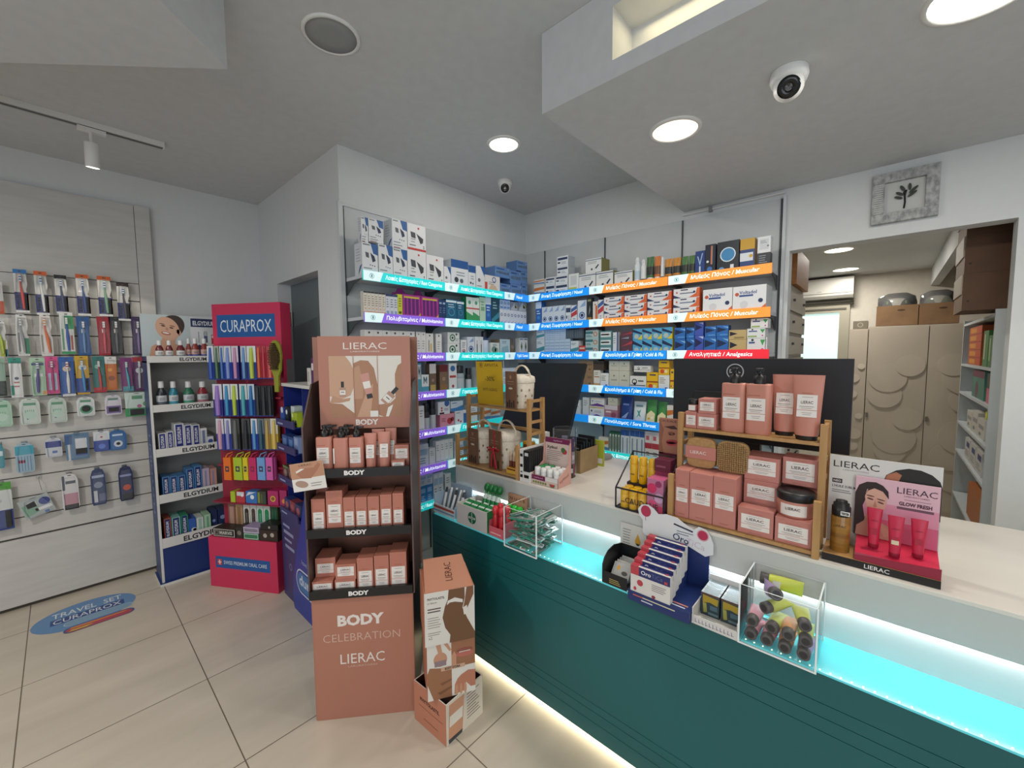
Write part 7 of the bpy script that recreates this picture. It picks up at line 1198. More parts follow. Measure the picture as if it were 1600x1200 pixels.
t = thing('cream_jar', 'round rose cream jar with wide black lid on a rose carton', 'jar', (1.522, .192, 1.0435), -HP); r = .049
b = MB(); b.lathe([(r*.9, 0), (r*.97, .003), (r, .045), (r*.98, .05)], rpb, 40)
for i in range(12):
    a0 = -HP-.75+1.5*i/12; a1 = a0+1.5/12; q = r*1.004; b.quad((q*math.cos(a0), q*math.sin(a0), .008), (q*math.cos(a1), q*math.sin(a1), .008), (q*math.cos(a1), q*math.sin(a1), .042), (q*math.cos(a0), q*math.sin(a0), .042), lab)
b.text((Vector((0, -r*1.03, .02)), Vector((1, 0, 0)), Vector((0, 0, 1))), 0, .006, 'LIERAC', .008, ink, w=.038, bold=.01); b.build('jar_body', t)
b = MB(); b.lathe([(r*1.02, .0505), (r*1.05, .053), (r*1.05, .072), (r*.98, .077), (.001, .0775)], blk, 40); b.build('lid', t)
# brushes leaning on top of the tall cartons
spz = 1.1355
t = thing('bath_sponge', 'tan bath mitt with a rose band standing on the tall rose cartons', 'sponge', (1.535, .482, spz), -HP); tanm = noisy('tan_mitt', '#b08a5c', '#a17c50', (80, 80, 80), .9, 3, .3); P = [(.05*math.copysign(abs(math.cos(a))**.45, math.cos(a)), .054+.054*math.copysign(abs(math.sin(a))**.45, math.sin(a))) for a in [2*math.pi*k/40 for k in range(40)]]
b = MB(); b.prism(P, (0, 0, 0), (1, 0, 0), (0, 0, 1), .03, tanm); b.build('mitt', t, bevel=.004)
b = MB(); b.box(-.052, .052, -.003, -.0003, .033, .078, rp2); b.text((Vector((0, -.003, 0)), Vector((1, 0, 0)), Vector((0, 0, 1))), -.008, .05, 'LIERAC', .011, M('#e0d2c8', .5), w=.055, bold=.01); b.build('band', t)
t = thing('bath_brush', 'square woven bristle bath brush standing on the tall rose cartons', 'brush', (1.535, .378, spz), -HP); b = MB(); b.prism(P, (0, 0, 0), (1, 0, 0), (0, 0, 1), .02, tanm); b.build('backing', t, bevel=.003)
wv = noisy('woven_bristle', '#8d6a42', '#b08f62', (300, 300, 300), .95, 2, .8); b = MB()
for i in range(14):
    for j in range(15):
        x, z = -.045+i*.0069, .009+j*.0069
        if (abs(x)/.05)**4+(abs(z-.054)/.054)**4 < .85: b.box(x-.0028, x+.0028, -.006, -.0002, z-.0028, z+.0028, wv)
b.build('bristles', t)['kind'] = 'stuff'
# upper shelf
def ubox(y1, y0, z0, z1, d, lb): rbox('lotion_carton', y1-y0, d, z1-z0, (1.552+d/2, (y0+y1)/2, z0), -HP, lb, gr, .2, .78, .1, rp2)
ubox(.545, .505, upz, 1.335, .07, 'small rose carton under the small jar on the upper bamboo shelf'); ubox(.5035, .438, upz, 1.331, .07, 'small rose carton under another small one, upper bamboo shelf'); ubox(.4995, .44, 1.3315, 1.385, .065, 'small rose carton on top, upper bamboo shelf')
t = thing('small_jar', 'little rose jar with black lid on a small rose carton', 'jar', (1.58, .525, 1.3355), -HP); b = MB(); b.lathe([(.016, 0), (.018, .002), (.018, .024)], rpb, 24); b.rect((Vector((-.012, -.0186, .003)), Vector((1, 0, 0)), Vector((0, 0, 1))), 0, 0, .024, .019, lab, 1); b.build('jar_body', t); b = MB(); b.lathe([(.0185, .0242), (.019, .026), (.019, .042), (.017, .044)], blk, 24); b.build('lid', t)
gp_ = 'rose pump bottles on the bamboo rack'
rpump(.073, 1.497-upz, (1.585, .3895, upz), -HP, 'far rose pump bottle on the upper bamboo shelf', gp_, 0, .048, True); rpump(.073, 1.497-upz, (1.585, .314, upz), -HP, 'near rose pump bottle on the upper bamboo shelf', gp_, 0, .048, True)
rtube(.078, 1.476-upz, (1.618, .244, upz), -HP, 'large rose tube standing next to the pump bottles, upper bamboo shelf', 'large rose tubes on the bamboo rack', .042); rtube(.084, 1.478-upz, (1.572, .178, upz), -HP, 'large rose tube at the near end of the upper bamboo shelf', 'large rose tubes on the bamboo rack', .042)
# --- cream baskets on the far rack
crm = noisy('cream_weave', '#d9cebb', '#e6dccb', (120, 120, 60), .9, 3, .3); kft = noisy('brown_sleeve', '#6a4a33', '#75533a', (20, 20, 20), .6, 3); rib = M('#b3202a', .35)
def basket(x, y, z, label, az, ribbon, s=1.0, sleeve_h=.19, plain=True):
    t = thing('gift_basket', label, 'gift basket', (x, y, z), az, 'cream gift baskets on the bamboo rack'); r = .068*s
    b = MB(); b.lathe([(r*.82, 0), (r*.88, .004), (r*.97, .1*s), (r*1.0, .135*s)], crm, 32); 
    for a in range(14):
        q = -HP+.5+a*.33
        for zz in (.035, .07, .1):
            if (a+int(zz*100)) % 2: b.ell((Vector((r*(.9+.8*zz)*1.012*math.cos(q), r*(.9+.8*zz)*1.012*math.sin(q), zz*s)), Vector((-math.sin(q), math.cos(q), 0)), Vector((0, 0, 1))), 0, 0, .005, .007, M('#8d7a5f', .8), 1, 8)
    b.build('bucket', t)
    b = MB(); b.lathe([(r*1.01, .1355*s), (r*1.06, .14*s), (r*1.06, .158*s), (r*1.0, .17*s), (r*.6, .182*s), (.001, .185*s)], crm, 32); b.build('lid', t)
    b = MB(); b.pipe([(r*.95*math.cos(a*math.pi/10), 0, .165*s+.065*s*math.sin(a*math.pi/10)) for a in range(11)], .008, M('#d6cab5', .8), 8, flat=.5); b.build('handle', t)
    b = MB(); w = r*1.05; h = sleeve_h*s; b.box(-w*.62, w*.62, -r*1.17, -r*1.07, 0, h, kft); fr = (Vector((-w*.62, -r*1.17, 0)), Vector((1, 0, 0)), Vector((0, 0, 1))); W2_ = w*1.24
    b.ell(fr, W2_*.5, h*.85, .008, .01, M('#9a7a5f', .6), 1, 12); b.rect(fr, W2_*.2, h*.72, W2_*.8, h*.735, M('#a88a70', .6), 1); b.rect(fr, W2_*.2, h*.66, W2_*.8, h*.67, M('#a88a70', .6), 1); b.ell(fr, W2_*.5, h*.55, W2_*.2, .005, M('#cfc3b0', .6), 1, 14)
    for q in range(4): b.rect(fr, W2_*(.12+.2*q), h*.04, W2_*(.26+.2*q), h*(.18+.06*(q % 2)), M('#2f2119', .6), 1)
    b.build('sleeve', t)
    if ribbon:
        b = MB(); yy = -r*1.19; b.box(-.004, .004, yy-.002, yy, .0, h, rib)
        for sgn in (-1, 1):
            b.pipe([(0, yy-.006, h*.5), (sgn*.025, yy-.014, h*.57), (sgn*.045, yy-.012, h*.54), (sgn*.03, yy-.012, h*.47), (0, yy-.006, h*.5)], .006, rib, 8, flat=.5); b.pipe([(0, yy-.006, h*.5), (sgn*.012, yy-.01, h*.3), (sgn*.02, yy-.006, h*.06)], .005, rib, 8, flat=.6)
        b.lathe([(.001, h*.46), (.009, h*.5), (.001, h*.54)], rib, 12, cx=0, cy=yy-.008); b.build('ribbon', t)
basket(1.552, 1.62, lowz, 'cream basket with plain brown sleeve at the far end of the lower shelf', -HP-.15, False, 1.0)
basket(1.552, 1.452, lowz, 'cream basket tied with a red ribbon bow', -HP-.1, True, 1.06)
basket(1.60, 1.388, upz, 'cream basket with tall brown sleeve on the upper bamboo shelf', -HP-.15, False, .95, .2)
wbox('gift_carton', 'red-brown gift carton with red bow on the upper bamboo shelf', 'gift box', 1.60, 1.64, 1.675, 1.722, upz, upz+.205, M('#7d2f22', .5), [('r', .42, 0, .58, 1, '#b3202a'), ('e', .5, .6, .35, '#b3202a'), ('r', .1, .05, .9, .2, '#3a211a')])
t = thing('price_sign', 'yellow cardboard discount sign in a clear stand on the bamboo rack', 'sign', (1.575, 1.594, upz), -HP); ylw = M('#c8a312', .45)
b = MB(); w, h = .198, .238; b.T = Matrix.Rotation(.06, 4, 'X') @ Matrix.Rotation(.0, 4, 'Y'); b.box(-w/2, w/2, 0, .003, .002, h, ylw); fr = (b.T @ Vector((-w/2, 0, 0)), b.T @ Vector((1, 0, 0)), b.T @ Vector((0, 0, 1)))
fr = (Vector((-w/2, 0, 0)), Vector((1, 0, 0)), Vector((0, 0, 1)))
b.text(fr, w*.6, h*.885, 'APIVITA', .016, M('#4a3a12', .5), w=.105, lay=1); b.ringd(fr, w*.2, h*.92, .014, .003, M('#5a4715', .5), 1, 8); b.ell(fr, w*.2, h*.92, .006, .006, M('#5a4715', .5), 1, 6); b.text(fr, w*.52, h*.56, '-30%', .024, M('#3a3014', .5), w=.07); b.text(fr, w*.5, h*.33, 'ANTI AGING', .016, M('#3a3014', .5), w=.11, lay=1); b.build('card', t)
b = MB(); b.T = Matrix.Rotation(.06, 4, 'X'); b.box(-w/2-.004, w/2+.01, .0034, .0054, .0, h+.006, acr, top=acre, left=acre, right=acre); b.T = None; b.box(-w/2-.004, w/2+.01, .004, .018, -.0002, .0022, acr); b.build('clear_stand', t)
yo = M('#d09a2c', .5)
wbox('honey_carton', 'yellow carton with dark honey print on the lower bamboo shelf', 'carton', 1.60, 1.63, 1.325, 1.385, lowz, lowz+.135, yo, [('r', .08, .6, .92, .9, '#6a3a12'), ('e', .5, .35, .3, '#b5541f'), ('r', .1, .05, .9, .15, '#8d5a1f')])
t = thing('dropper_tray', 'low yellow tray of brown bottles at the front of the bamboo rack', 'display box', (1.452+.01, 1.374, lowz), -HP); b = MB(); b.box(0, .066, 0, .06, 0, .03, yo, front=M('#d9ab3f', .5)); fr = (Vector((0, 0, 0)), Vector((1, 0, 0)), Vector((0, 0, 1))); b.rect(fr, .005, .018, .06, .026, M('#7d3a1a', .5), 1); b.build('tray_body', t)
for i in range(3):
    o = thing('brown_bottle', ['brown bottle at the far end', 'brown bottle in the middle', 'brown bottle at the near end'][i]+' of the low yellow tray', 'bottle', (1.485, 1.363-i*.0215, lowz+.0303), 0, 'brown bottles in the yellow tray'); b = MB(); b.lathe([(.009, 0), (.0095, .03)], M('#6a2f1a', .3), 12); b.lathe([(.0095, .0301), (.0095, .045), (.005, .055)], M('#b59a7f', .4), 12, cap0=False); b.build('bottle_body', o); b = MB(); b.lathe([(.0052, .0552), (.0052, .07), (.003, .075)], M('#c9b59a', .4), 10); b.build('cap', o)
# --- black cartons in a white tray
t = thing('black_carton_tray', 'white and black printed tray holding a row of black cartons', 'display box', (1.452, 1.277, TZ), -HP); b = MB(); wp = M('#d6d4cf', .5); b.box(-.0, .022, 0, .22, 0, .155, wp); b.box(.0225, .059, 0, .06, 0, .05, wp); fr = (Vector((0, 0, 0)), Vector((1, 0, 0)), Vector((0, 0, 1)))
for q in range(3): b.rect(fr, .003, .02+.05*q, .019, .034+.05*q, blk, 1)
b.rect(fr, .006, .044, .016, .05, blk, 1); b.rect(fr, .027, .02, .056, .035, blk, 1); b.build('tray_body', t)
for i in range(9):
    b = MB(); w, d, h = .036, .0122, .1+.0; z0 = TZ+(.051 if i < 4 else .0505); b.cbox(w, d, h, M('#1b1c1f', .4)); b.rect(front(w, d), w*.2, h*.75, w*.8, h*.9, M('#c9c9c4', .5), 1); b.rect(leftf(w, d), d*.2, h*.1, d*.4, h*.9, M('#8d8f8d', .5), 1); b.rect(topf(w, d, h), w*.1, d*.3, w*.9, d*.5, M('#55585a', .5), 1)
    tag(b.build('black_carton', None, (1.46+i*.0152, 1.277-.0408, TZ+.0505 if i < 4 else TZ+.0003+.05), -HP), 'slim black carton, '+ORD[i]+' from the front in the white printed tray', 'carton', 'black cartons in the printed tray')
b = MB(); b.box(.0225, .059, .0605, .145, 0, .0500, wp); b.build('riser', t)
wbox('white_carton', 'white carton with round brown face print behind the black cartons', 'carton', 1.66, 1.70, 1.285, 1.325, TZ, TZ+.20, M('#d3d0ca', .5), [('r', .1, .4, .9, .52, '#23262b'), ('e', .5, .85, .35, '#a87f6a'), ('r', .4, .2, .7, .3, '#23262b')])
# --- pink display of white gum bottles
t = thing('gum_display', 'pale pink counter display with watermelon print and white bottles', 'display box', (1.470, 1.2175, TZ), -HP); pkp = M('#cf9f92', .45); plum = M('#6f1f4a', .45); b = MB(); w_, d_ = .151, .105
b.box(0, w_, 0, .003, 0, .042, pkp); b.box(.0032, w_-.0032, .0032, d_-.0032, 0, .003, pkp); fr = (Vector((0, 0, 0)), Vector((1, 0, 0)), Vector((0, 0, 1)))
b.rect(fr, 0, 0, w_, .042, M('#c9b2a8', .45), 1); b.rect(fr, .0, .02, .08, .042, plum, 2); b.text(fr, .04, .028, 'xylitol', .006, M('#d9b0c4', .5), w=.05, lay=3); b.rect(fr, .08, .024, w_, .042, M('#d6d2ce', .45), 2)
for i in range(6): b.ell(fr, .012+.014*i, .009, .006, .006, M('#6a7a3a', .5), 2, 12)
b.ell(fr, .12, .014, .016, .016, M('#3f7a45', .5), 3, 18, 0, math.pi, 2*math.pi); b.ell(fr, .12, .014, .012, .012, M('#b0303a', .5), 4, 18, 0, math.pi, 2*math.pi); b.build('tray_body', t)
b = MB(); b.prism([(0, 0), (d_, 0), (d_, .19), (d_-.01, .19), (d_-.02, .09), (0, .042)], (w_-.003, 0, 0), (0, 1, 0), (0, 0, 1), -.003, pkp); fr2 = (Vector((w_, 0, 0)), Vector((0, 1, 0)), Vector((0, 0, 1))); b.text(fr2, .05, .03, 'xylitol', .014, M('#8d4a3f', .5), w=.075, rot=.3); b.build('side_wall', t)
b = MB(); b.prism([(0, 0), (d_, 0), (d_, .19), (d_-.01, .19), (d_-.02, .09), (0, .042)], (0, 0, 0), (0, 1, 0), (0, 0, 1), -.003, pkp); b.build('side_wall', t)
b = MB(); b.box(.0035, w_-.0035, d_-.003, d_, 0, .205, M('#cbb5ac', .45)); fr = (Vector((0, d_-.003, 0)), Vector((1, 0, 0)), Vector((0, 0, 1))); b.rect(fr, .0035, .18, w_-.0035, .205, plum, 1); b.text(fr, .076, .189, 'xylitol', .007, M('#d9b0c4', .5), w=.05, lay=2); b.text(fr, .012, .152, 'Xylitol', .013, M('#3f3a3c', .5), w=.062, al='l', bold=.03); b.lines(fr, .012, .14, .1, 6, .009, .003, M('#8d7f7c', .5)); b.ell(fr, .115, .145, .015, .013, M('#b0303a', .5), 2, 14); b.ell(fr, .108, .152, .012, .012, M('#3f6a3f', .5), 3, 14); b.build('back_card', t)
for r in range(3):
    for c in range(4):
        gcap = (r == 2 and c < 2) or (r == 1 and c == 0)
        o = thing('gum_bottle', 'white gum bottle'+(' with green cap' if gcap else '')+', '+['front', 'middle', 'rear'][r]+' row, '+ORD[c]+' from the black cartons', 'bottle', (1.470+.02+r*.031, 1.2175-.021-c*.036, TZ+.0035), 0, 'gum bottles in the pink display')
        b = MB(); b.lathe([(.012, 0), (.0135, .003), (.0135, .05), (.012, .053)], M('#d6d6d4', .4), 16); b.rect((Vector((-.0138, .006, .008)), Vector((0, -1, 0)), Vector((0, 0, 1))), 0, 0, .012, .03, M('#a89a9c' if (r+c) % 2 else '#b9c4cc', .5), 1); b.build('bottle_body', o); b = MB(); b.lathe([(.0138, .0532), (.014, .055), (.014, .07), (.012, .072)], M('#2f8a4f' if gcap else '#dededb', .4), 16); b.build('cap', o)
# --- clear cylinder and kraft box behind
t = thing('acrylic_cylinder', 'clear acrylic cylinder filled with small wrapped items behind the pink display', 'container', (1.66, 1.163, TZ))
b = MB(); r = .078; r = .058; b.rings([[(q*math.cos(2*math.pi*i/40), q*math.sin(2*math.pi*i/40), z) for i in range(40)] for q, z in ((r-.003, .003), (r-.003, .24), (r, .24), (r, 0))], [acr, acre, acr], False, False); b.build('wall', t); b = MB(); b.lathe([(.001, .0005), (r-.0035, .0005), (r-.0035, .003)], acr, 40); b.build('bottom', t)
WC = ('#3f3a4a', '#7d3f4a', '#8d8fa0', '#4a5f7c', '#8d5666', '#2b2b33', '#a0909a', '#5f4a7c', '#9d3f4a', '#4f4a4a')
for i in range(21):
    a = (i % 7)*.8976+.3*(i//7); ly = i//7
    b = MB(); b.box(-.0145, .0145, -.005, .005, 0, .06, M(WC[(i*3) % 10], .3)); b.rect((Vector((-.0145, -.005, 0)), Vector((1, 0, 0)), Vector((0, 0, 1))), .004, .02, .025, .042, M('#c9c4cc', .4), 1)
    tag(b.build('wrapped_sweet', None, (1.66+.044*math.cos(a), 1.163+.044*math.sin(a), TZ+.0035+ly*.064), 0, rot=(0, 0, a+HP)), 'small wrapped item in the clear cylinder', 'packet', 'wrapped items in the clear cylinder')
t = thing('kraft_box', 'open brown cardboard box of black leaflets behind the clear cylinder', 'box', (1.735, 1.238, TZ), -HP); kb = noisy('kraft_card', '#8d7450', '#9a8059', (15, 15, 15), .7, 3); w_, d_ = .118, .17; b = MB()
b.box(0, w_, 0, .003, 0, .115, kb); b.box(0, w_, d_-.003, d_, 0, .125, kb); b.box(0, .003, .0032, d_-.0032, 0, .115, kb); b.box(w_-.003, w_, .0032, d_-.0032, 0, .12, kb); b.box(.0032, w_-.0032, .0032, d_-.0032, 0, .003, kb); b.build('box_body', t)
for i in range(6):
    b = MB(); b.box(-.05, .05, -.006, .006, 0, .14+.012*(i % 3), M('#1a1a1c', .35)); b.rect((Vector((-.05, -.006, 0)), Vector((1, 0, 0)), Vector((0, 0, 1))), .012, .115, .088, .122, M('#8d8f92', .5), 1)
    tag(b.build('black_packet', None, (1.755+i*.025, 1.179, TZ+.0035), 0, rot=(-.05, 0, -HP)), 'black packet, '+ORD[i]+' from the clear cylinder in the brown box', 'packet', 'black packets in the brown box')
wbox('lime_packet', 'lime packet standing behind the brown cardboard box', 'packet', 1.93, 1.94, 1.10, 1.16, TZ, TZ+.14, M('#a9b03a', .4), [('r', .1, .1, .9, .3, '#d9d6cf')])
# --- wire basket with yellow sticks
t = thing('wire_basket', 'black wire basket with raised back holding yellow sun sticks', 'basket', (1.44, .765, TZ), -HP); wr = M('#1f1a1a', .4, .4); w_, d_ = .19, .145; zf, zb = .082, .2
def seg(n_, *pts):
    b = MB(); b.pipe(pts, .0035, wr, 6); b.build(n_, t)
seg('frame', (0, 0, .004), (w_, 0, .004), (w_, d_, .004), (0, d_, .004), (0, 0, .004)); seg('frame', (0, 0, zf), (w_, 0, zf), (w_, d_, zb), (0, d_, zb), (0, 0, zf))
for x, y, z in ((0, 0, zf), (w_, 0, zf), (0, d_, zb), (w_, d_, zb)): seg('upright', (x, y, .004), (x, y, z))
b = MB(); b.box(.002, w_-.002, .002, d_-.002, .001, .004, M('#2b2020', .5)); b.build('bottom', t)
b = MB(); b.box(.003, w_-.003, -.0005, .0008, .006, zf-.003, acr); b.text((Vector((0, -.0006, 0)), Vector((1, 0, 0)), Vector((0, 0, 1))), .105, .03, 'CAUDALIE', .021, M('#2b1f18', .5), w=.13, bold=.01); b.build('front_plate', t)
yst = M('#d8a818', .35); ysd = M('#b98d10', .4)
def stick(x, y, z, h, lb):
    o = thing('sun_stick', lb, 'bottle', (x, y, z), 0, 'yellow sticks in the wire basket'); b = MB(); r = .0165; b.lathe([(r*.9, 0), (r, .003), (r, h*.7), (r*.97, h*.705)], yst, 20); b.rect((Vector((-r*1.02, .008, h*.3)), Vector((0, -1, 0)), Vector((0, 0, 1))), 0, 0, .016, .006, M('#8d6a10', .5), 1); b.build('stick_body', o); b = MB(); b.lathe([(r, h*.71), (r, h-.002), (r*.93, h)], yst, 20); b.build('cap', o)
for r in range(2):
    for c in range(3): stick(1.463+r*.038, .738-c*.036, TZ+.0042, .075, 'short yellow stick, '+['front', 'second'][r]+' row, '+ORD[c]+' from the open counter')
b = MB(); b.box(.004, .119, .085, .140, .0045, .085, M('#2b2020', .5)); b.build('riser', t)
for r in range(2):
    for c in range(3): stick(1.541+r*.0285 if r else 1.541, .738-c*.038, TZ+.0855, .105, 'tall yellow stick, raised '+['front', 'back'][r]+' row, '+ORD[c]+' from the open counter') if r == 0 else None
wbox('floral_carton', 'pink floral carton in the wire basket beside the yellow sticks', 'carton', 1.452, 1.52, .582, .643, TZ+.0045, 1.085, M('#b5708f', .45), [('e', .3, .75, .3, '#c92f5f'), ('e', .75, .5, .3, '#c9a0c0'), ('e', .35, .3, .28, '#d04a78'), ('e', .8, .15, .3, '#c92f5f'), ('e', .7, .88, .2, '#8d2f5a'), ('r', .4, .45, .6, .5, '#5a3a4a')], 'floral cartons in the wire basket', top=M('#c05a82', .45))
wbox('floral_carton', 'deep magenta floral carton behind the pink one in the wire basket', 'carton', 1.523, 1.573, .582, .643, TZ+.0045, 1.10, M('#8d2f52', .45), [('e', .3, .75, .3, '#b03a62')], 'floral cartons in the wire basket')
wbox('wine_carton', 'wine red carton lying on the magenta floral carton', 'carton', 1.515, 1.572, .582, .643, 1.1005, 1.146, M('#5f1530', .45), [('r', .1, .35, .7, .5, '#8d4a60')])
t = thing('face_card', 'counter card printed with a close-up of red lips behind the wire basket', 'poster', (1.62, .6335, TZ), -HP); b = MB(); w, h = .075, .345; b.box(-w/2, w/2, 0, .006, 0, h, M('#a8725a', .45)); b.box(-.03, .03, .0062, .05, 0, .003, M('#a8725a', .45)); fr = (Vector((-w/2, 0, 0)), Vector((1, 0, 0)), Vector((0, 0, 1)))
b.poly(fr, [(0, .2), (.02, .2), (.012, .25), (.02, .3), (0, .34)], M('#8a5844', .45), 1); b.ell(fr, .052, .252, .024, .009, M('#9c2f3a', .45), 2, 18, .1); b.ell(fr, .052, .244, .021, .009, M('#b3404a', .45), 2, 18, .05); b.rect(fr, .03, .248, .073, .2495, M('#4a1518', .45), 3); b.ell(fr, .05, .285, .014, .008, M('#7d4a38', .45), 2, 12); b.ell(fr, .045, .281, .005, .003, M('#2b1612', .45), 3, 8); b.ell(fr, .06, .285, .005, .003, M('#2b1612', .45), 3, 8); b.poly(fr, [(.02, .31), (.06, .318), (.075, .305), (.05, .303)], M('#3a2018', .45), 2); b.text(fr, .004, .33, 'CAUDALIE', .009, M('#2b1a18', .45), w=.066, al='l'); b.rect(fr, 0, 0, w, .205, M('#5f1a35', .45), 1); b.build('card', t)
# --- backdrop display with three raspberry tubes
t = thing('glow_display', 'white and raspberry pink counter display with a sleeping woman picture', 'display', (1.47, .1165, TZ), -HP); w_ = .2425; b = MB(); b.box(0, w_, 0, .16, 0, .021, blk, top=bam); fr = (Vector((0, 0, 0)), Vector((1, 0, 0)), Vector((0, 0, 1))); b.text(fr, .12, .005, 'LIERAC', .011, M('#dfdcd8', .5), w=.052, bold=.01); b.build('base', t)
rasp = M('#cf2d4c', .35); b = MB(); b.prism([(.072, .0213), (w_-.0, .0213), (w_-.0, .05), (.072, .035)], (0, .004, 0), (1, 0, 0), (0, 0, 1), .002, M('#8d1f38', .4)); x0, x1 = .072, w_-.002
b.quad((x0, .004, .0215), (x1, .004, .0215), (x1, .012, .040), (x0, .012, .040), M('#9c2340', .4)); b.quad((x0, .012, .040), (x1, .012, .040), (x1, .105, .062), (x0, .105, .062), rasp); b.quad((x1, .004, .0215), (x1, .105, .0215), (x1, .105, .062), (x1, .012, .040), rasp); b.text((Vector((x0, .006, .0255)), Vector((1, 0, 0)), Vector((0, .39, .92))), .07, .002, 'LIERAC', .009, M('#4a1522', .5), w=.05, bold=.02); b.lines((Vector((x0, .012, .0402)), Vector((1, 0, 0)), Vector((0, .973, .23))), .012, .028, .055, 2, .006, .002, M('#7d1f35', .5)); b.build('pink_step', t)
b = MB(); b.box(0, w_, .112, .115, .0215, .29, M('#d3d1cc', .45)); fr = (Vector((0, .112, 0)), Vector((1, 0, 0)), Vector((0, 0, 1))); dk = M('#2b2523', .5)
b.text(fr, .062, .255, 'LIERAC', .019, dk, w=.105, bold=.0); b.text(fr, .062, .246, 'LABORATOIRES', .004, M('#8d8a86', .5), w=.06); b.rect(fr, .008, .205, .032, .218, dk, 1); b.text(fr, .02, .2085, 'NEO', .006, M('#d3d1cc', .5), w=.018, bold=.03); b.text(fr, .008, .192, "L'HUILE SUBLIME", .007, dk, w=.062, al='l', bold=.01); b.lines(fr, .008, .182, .05, 2, .006, .002, M('#6a6663', .5))
b.poly(fr, [(.122, .225), (.13, .25), (.15, .267), (.175, .276), (.2, .275), (.222, .266), (.238, .25), (.2424, .235), (.2424, .14), (.236, .14), (.232, .2)], M('#17130f', .4), 1); b.poly(fr, [(.124, .228), (.132, .251), (.15, .262), (.162, .255), (.156, .235), (.14, .225)], M('#a86a4c', .45), 2); b.build('back_card', t)
b = MB(); b.box(.064, w_-.003, .100, .1035, .0625, .238, M('#d9b0bc', .45)); fr = (Vector((.064, .100, .0625)), Vector((1, 0, 0)), Vector((0, 0, 1))); W3, H3 = w_-.067, .1755; sk1, sk2, hr = M('#c58f7a', .45), M('#d3a490', .45), M('#2b1a18', .5)
b.rect(fr, 0, 0, W3, H3*.33, M('#cf5f80', .45), 1); b.rect(fr, 0, H3*.33, W3, H3*.6, M('#d48fa6', .45), 1)
b.poly(fr, [(0, .0), (0, .125), (.008, .15), (.025, .162), (.045, .164), (.06, .157), (.072, .142), (.074, .12), (.06, .14), (.03, .13), (.018, .09), (.024, .05), (.02, 0)], hr, 2)
b.poly(fr, [(.004, 0), (.006, .028), (.022, .045), (.03, .075), (.05, .07), (.055, .05), (.078, .04), (.092, .02), (.094, 0)], sk1, 3)
b.poly(fr, [(.022, .118), (.026, .14), (.042, .150), (.058, .145), (.069, .128), (.07, .108), (.066, .088), (.058, .070), (.048, .062), (.036, .068), (.026, .088)], sk2, 4)
b.poly(fr, [(.022, .12), (.03, .146), (.05, .154), (.066, .142), (.071, .125), (.06, .14), (.042, .146), (.028, .136)], hr, 5)
for cx, cy, an in ((.034, .113, -.2), (.057, .106, -.25)): b.ell(fr, cx, cy, .0075, .0018, hr, 5, 10, an); b.ell(fr, cx, cy+.009, .0095, .0018, M('#5a3a30', .5), 5, 10, an+.1); b.ell(fr, cx, cy+.003, .007, .002, M('#c08a78', .5), 5, 10, an)
b.poly(fr, [(.045, .112), (.049, .093), (.044, .090), (.041, .094)], M('#bd8570', .5), 5); b.ell(fr, .048, .0805, .011, .0032, M('#b03a55', .4), 6, 14, -.2); b.ell(fr, .0485, .0765, .009, .0036, M('#c24a62', .4), 5, 14, -.2)
b.poly(fr, [(.04, .058), (.05, .074), (.054, .07), (.06, .05), (.085, .02), (.07, .008), (.045, .04)], M('#cc9a86', .45), 7); b.poly(fr, [(.052, .07), (.057, .078), (.06, .072), (.058, .058)], M('#cc9a86', .45), 7)
b.text(fr, W3*.74, .143, 'LIERAC', .017, M('#3f2a35', .5), w=.08); b.text(fr, W3*.74, .135, 'LABORATOIRES', .004, M('#6a4a58', .5), w=.05); b.rect(fr, W3*.6, .126, W3*.9, .1275, M('#8d6a78', .5), 2); b.text(fr, W3*.73, .110, 'GLOW FRESH', .0095, M('#4a2035', .5), w=.066, bold=.04); b.rect(fr, W3*.52, .098, W3*.94, .105, M('#6a4a58', .5), 2); b.build('picture_card', t)
for i, (x, y, z0, sc_) in enumerate(((.11, .052, .0492, 1.0), (.154, .030, .0442, 1.0), (.20, .052, .0494, .92))):
    o = thing('raspberry_tube', ['raspberry tube nearest the gold bottle', 'raspberry tube in the middle, standing furthest forward', 'raspberry tube at the near end of the display'][i], 'tube', (1.47+y, .1165-x, TZ+z0+.003), -HP, 'raspberry tubes on the pink display'); h = .112*sc_; rm_ = M('#c22444', .3)
    b = MB(); b.loft([(0, 0, h*.1, .0115, .011), (0, 0, h*.5, .0135, .0085), (0, 0, h*.92, .0165, .002), (0, 0, h, .017, .001)], rm_, 20); fr = (Vector((-.0115, -.0116, h*.2)), Vector((1, 0, 0)), Vector((0, .08, 1)).normalized()); b.text(fr, .0115, h*.48, 'LIERAC', .0035, M('#6a1226', .5), w=.016); b.rect(fr, .004, h*.15, .019, h*.3, M('#a81c38', .4), 1)
    if i == 1: b.rect(fr, .004, h*.12, .019, h*.22, M('#d9c8a8', .5), 2)
    b.build('tube_body', o); b = MB(); b.lathe([(.0105, 0), (.0115, .001), (.0115, h*.098)], M('#8d1a30', .4), 16); b.build('cap', o)
t = thing('oil_bottle', 'gold oil bottle with black cap and white tester sticker', 'bottle', (1.515, .080, TZ+.0213), -HP); go = noisy('gold_oil', '#7d5524', '#a87a35', (6, 6, 30), .12, 3); w = .046
b = MB(); b.loft([(0, 0, 0, w*.47, .017), (0, 0, .004, w*.5, .019), (0, 0, .102, w*.5, .019), (0, 0, .106, w*.46, .017)], go, 30); b.text((Vector((0, -.0196, .075)), Vector((1, 0, 0)), Vector((0, 0, 1))), .0, 0, 'LIERAC', .006, M('#3a2412', .4), w=.03); b.build('bottle_body', t)
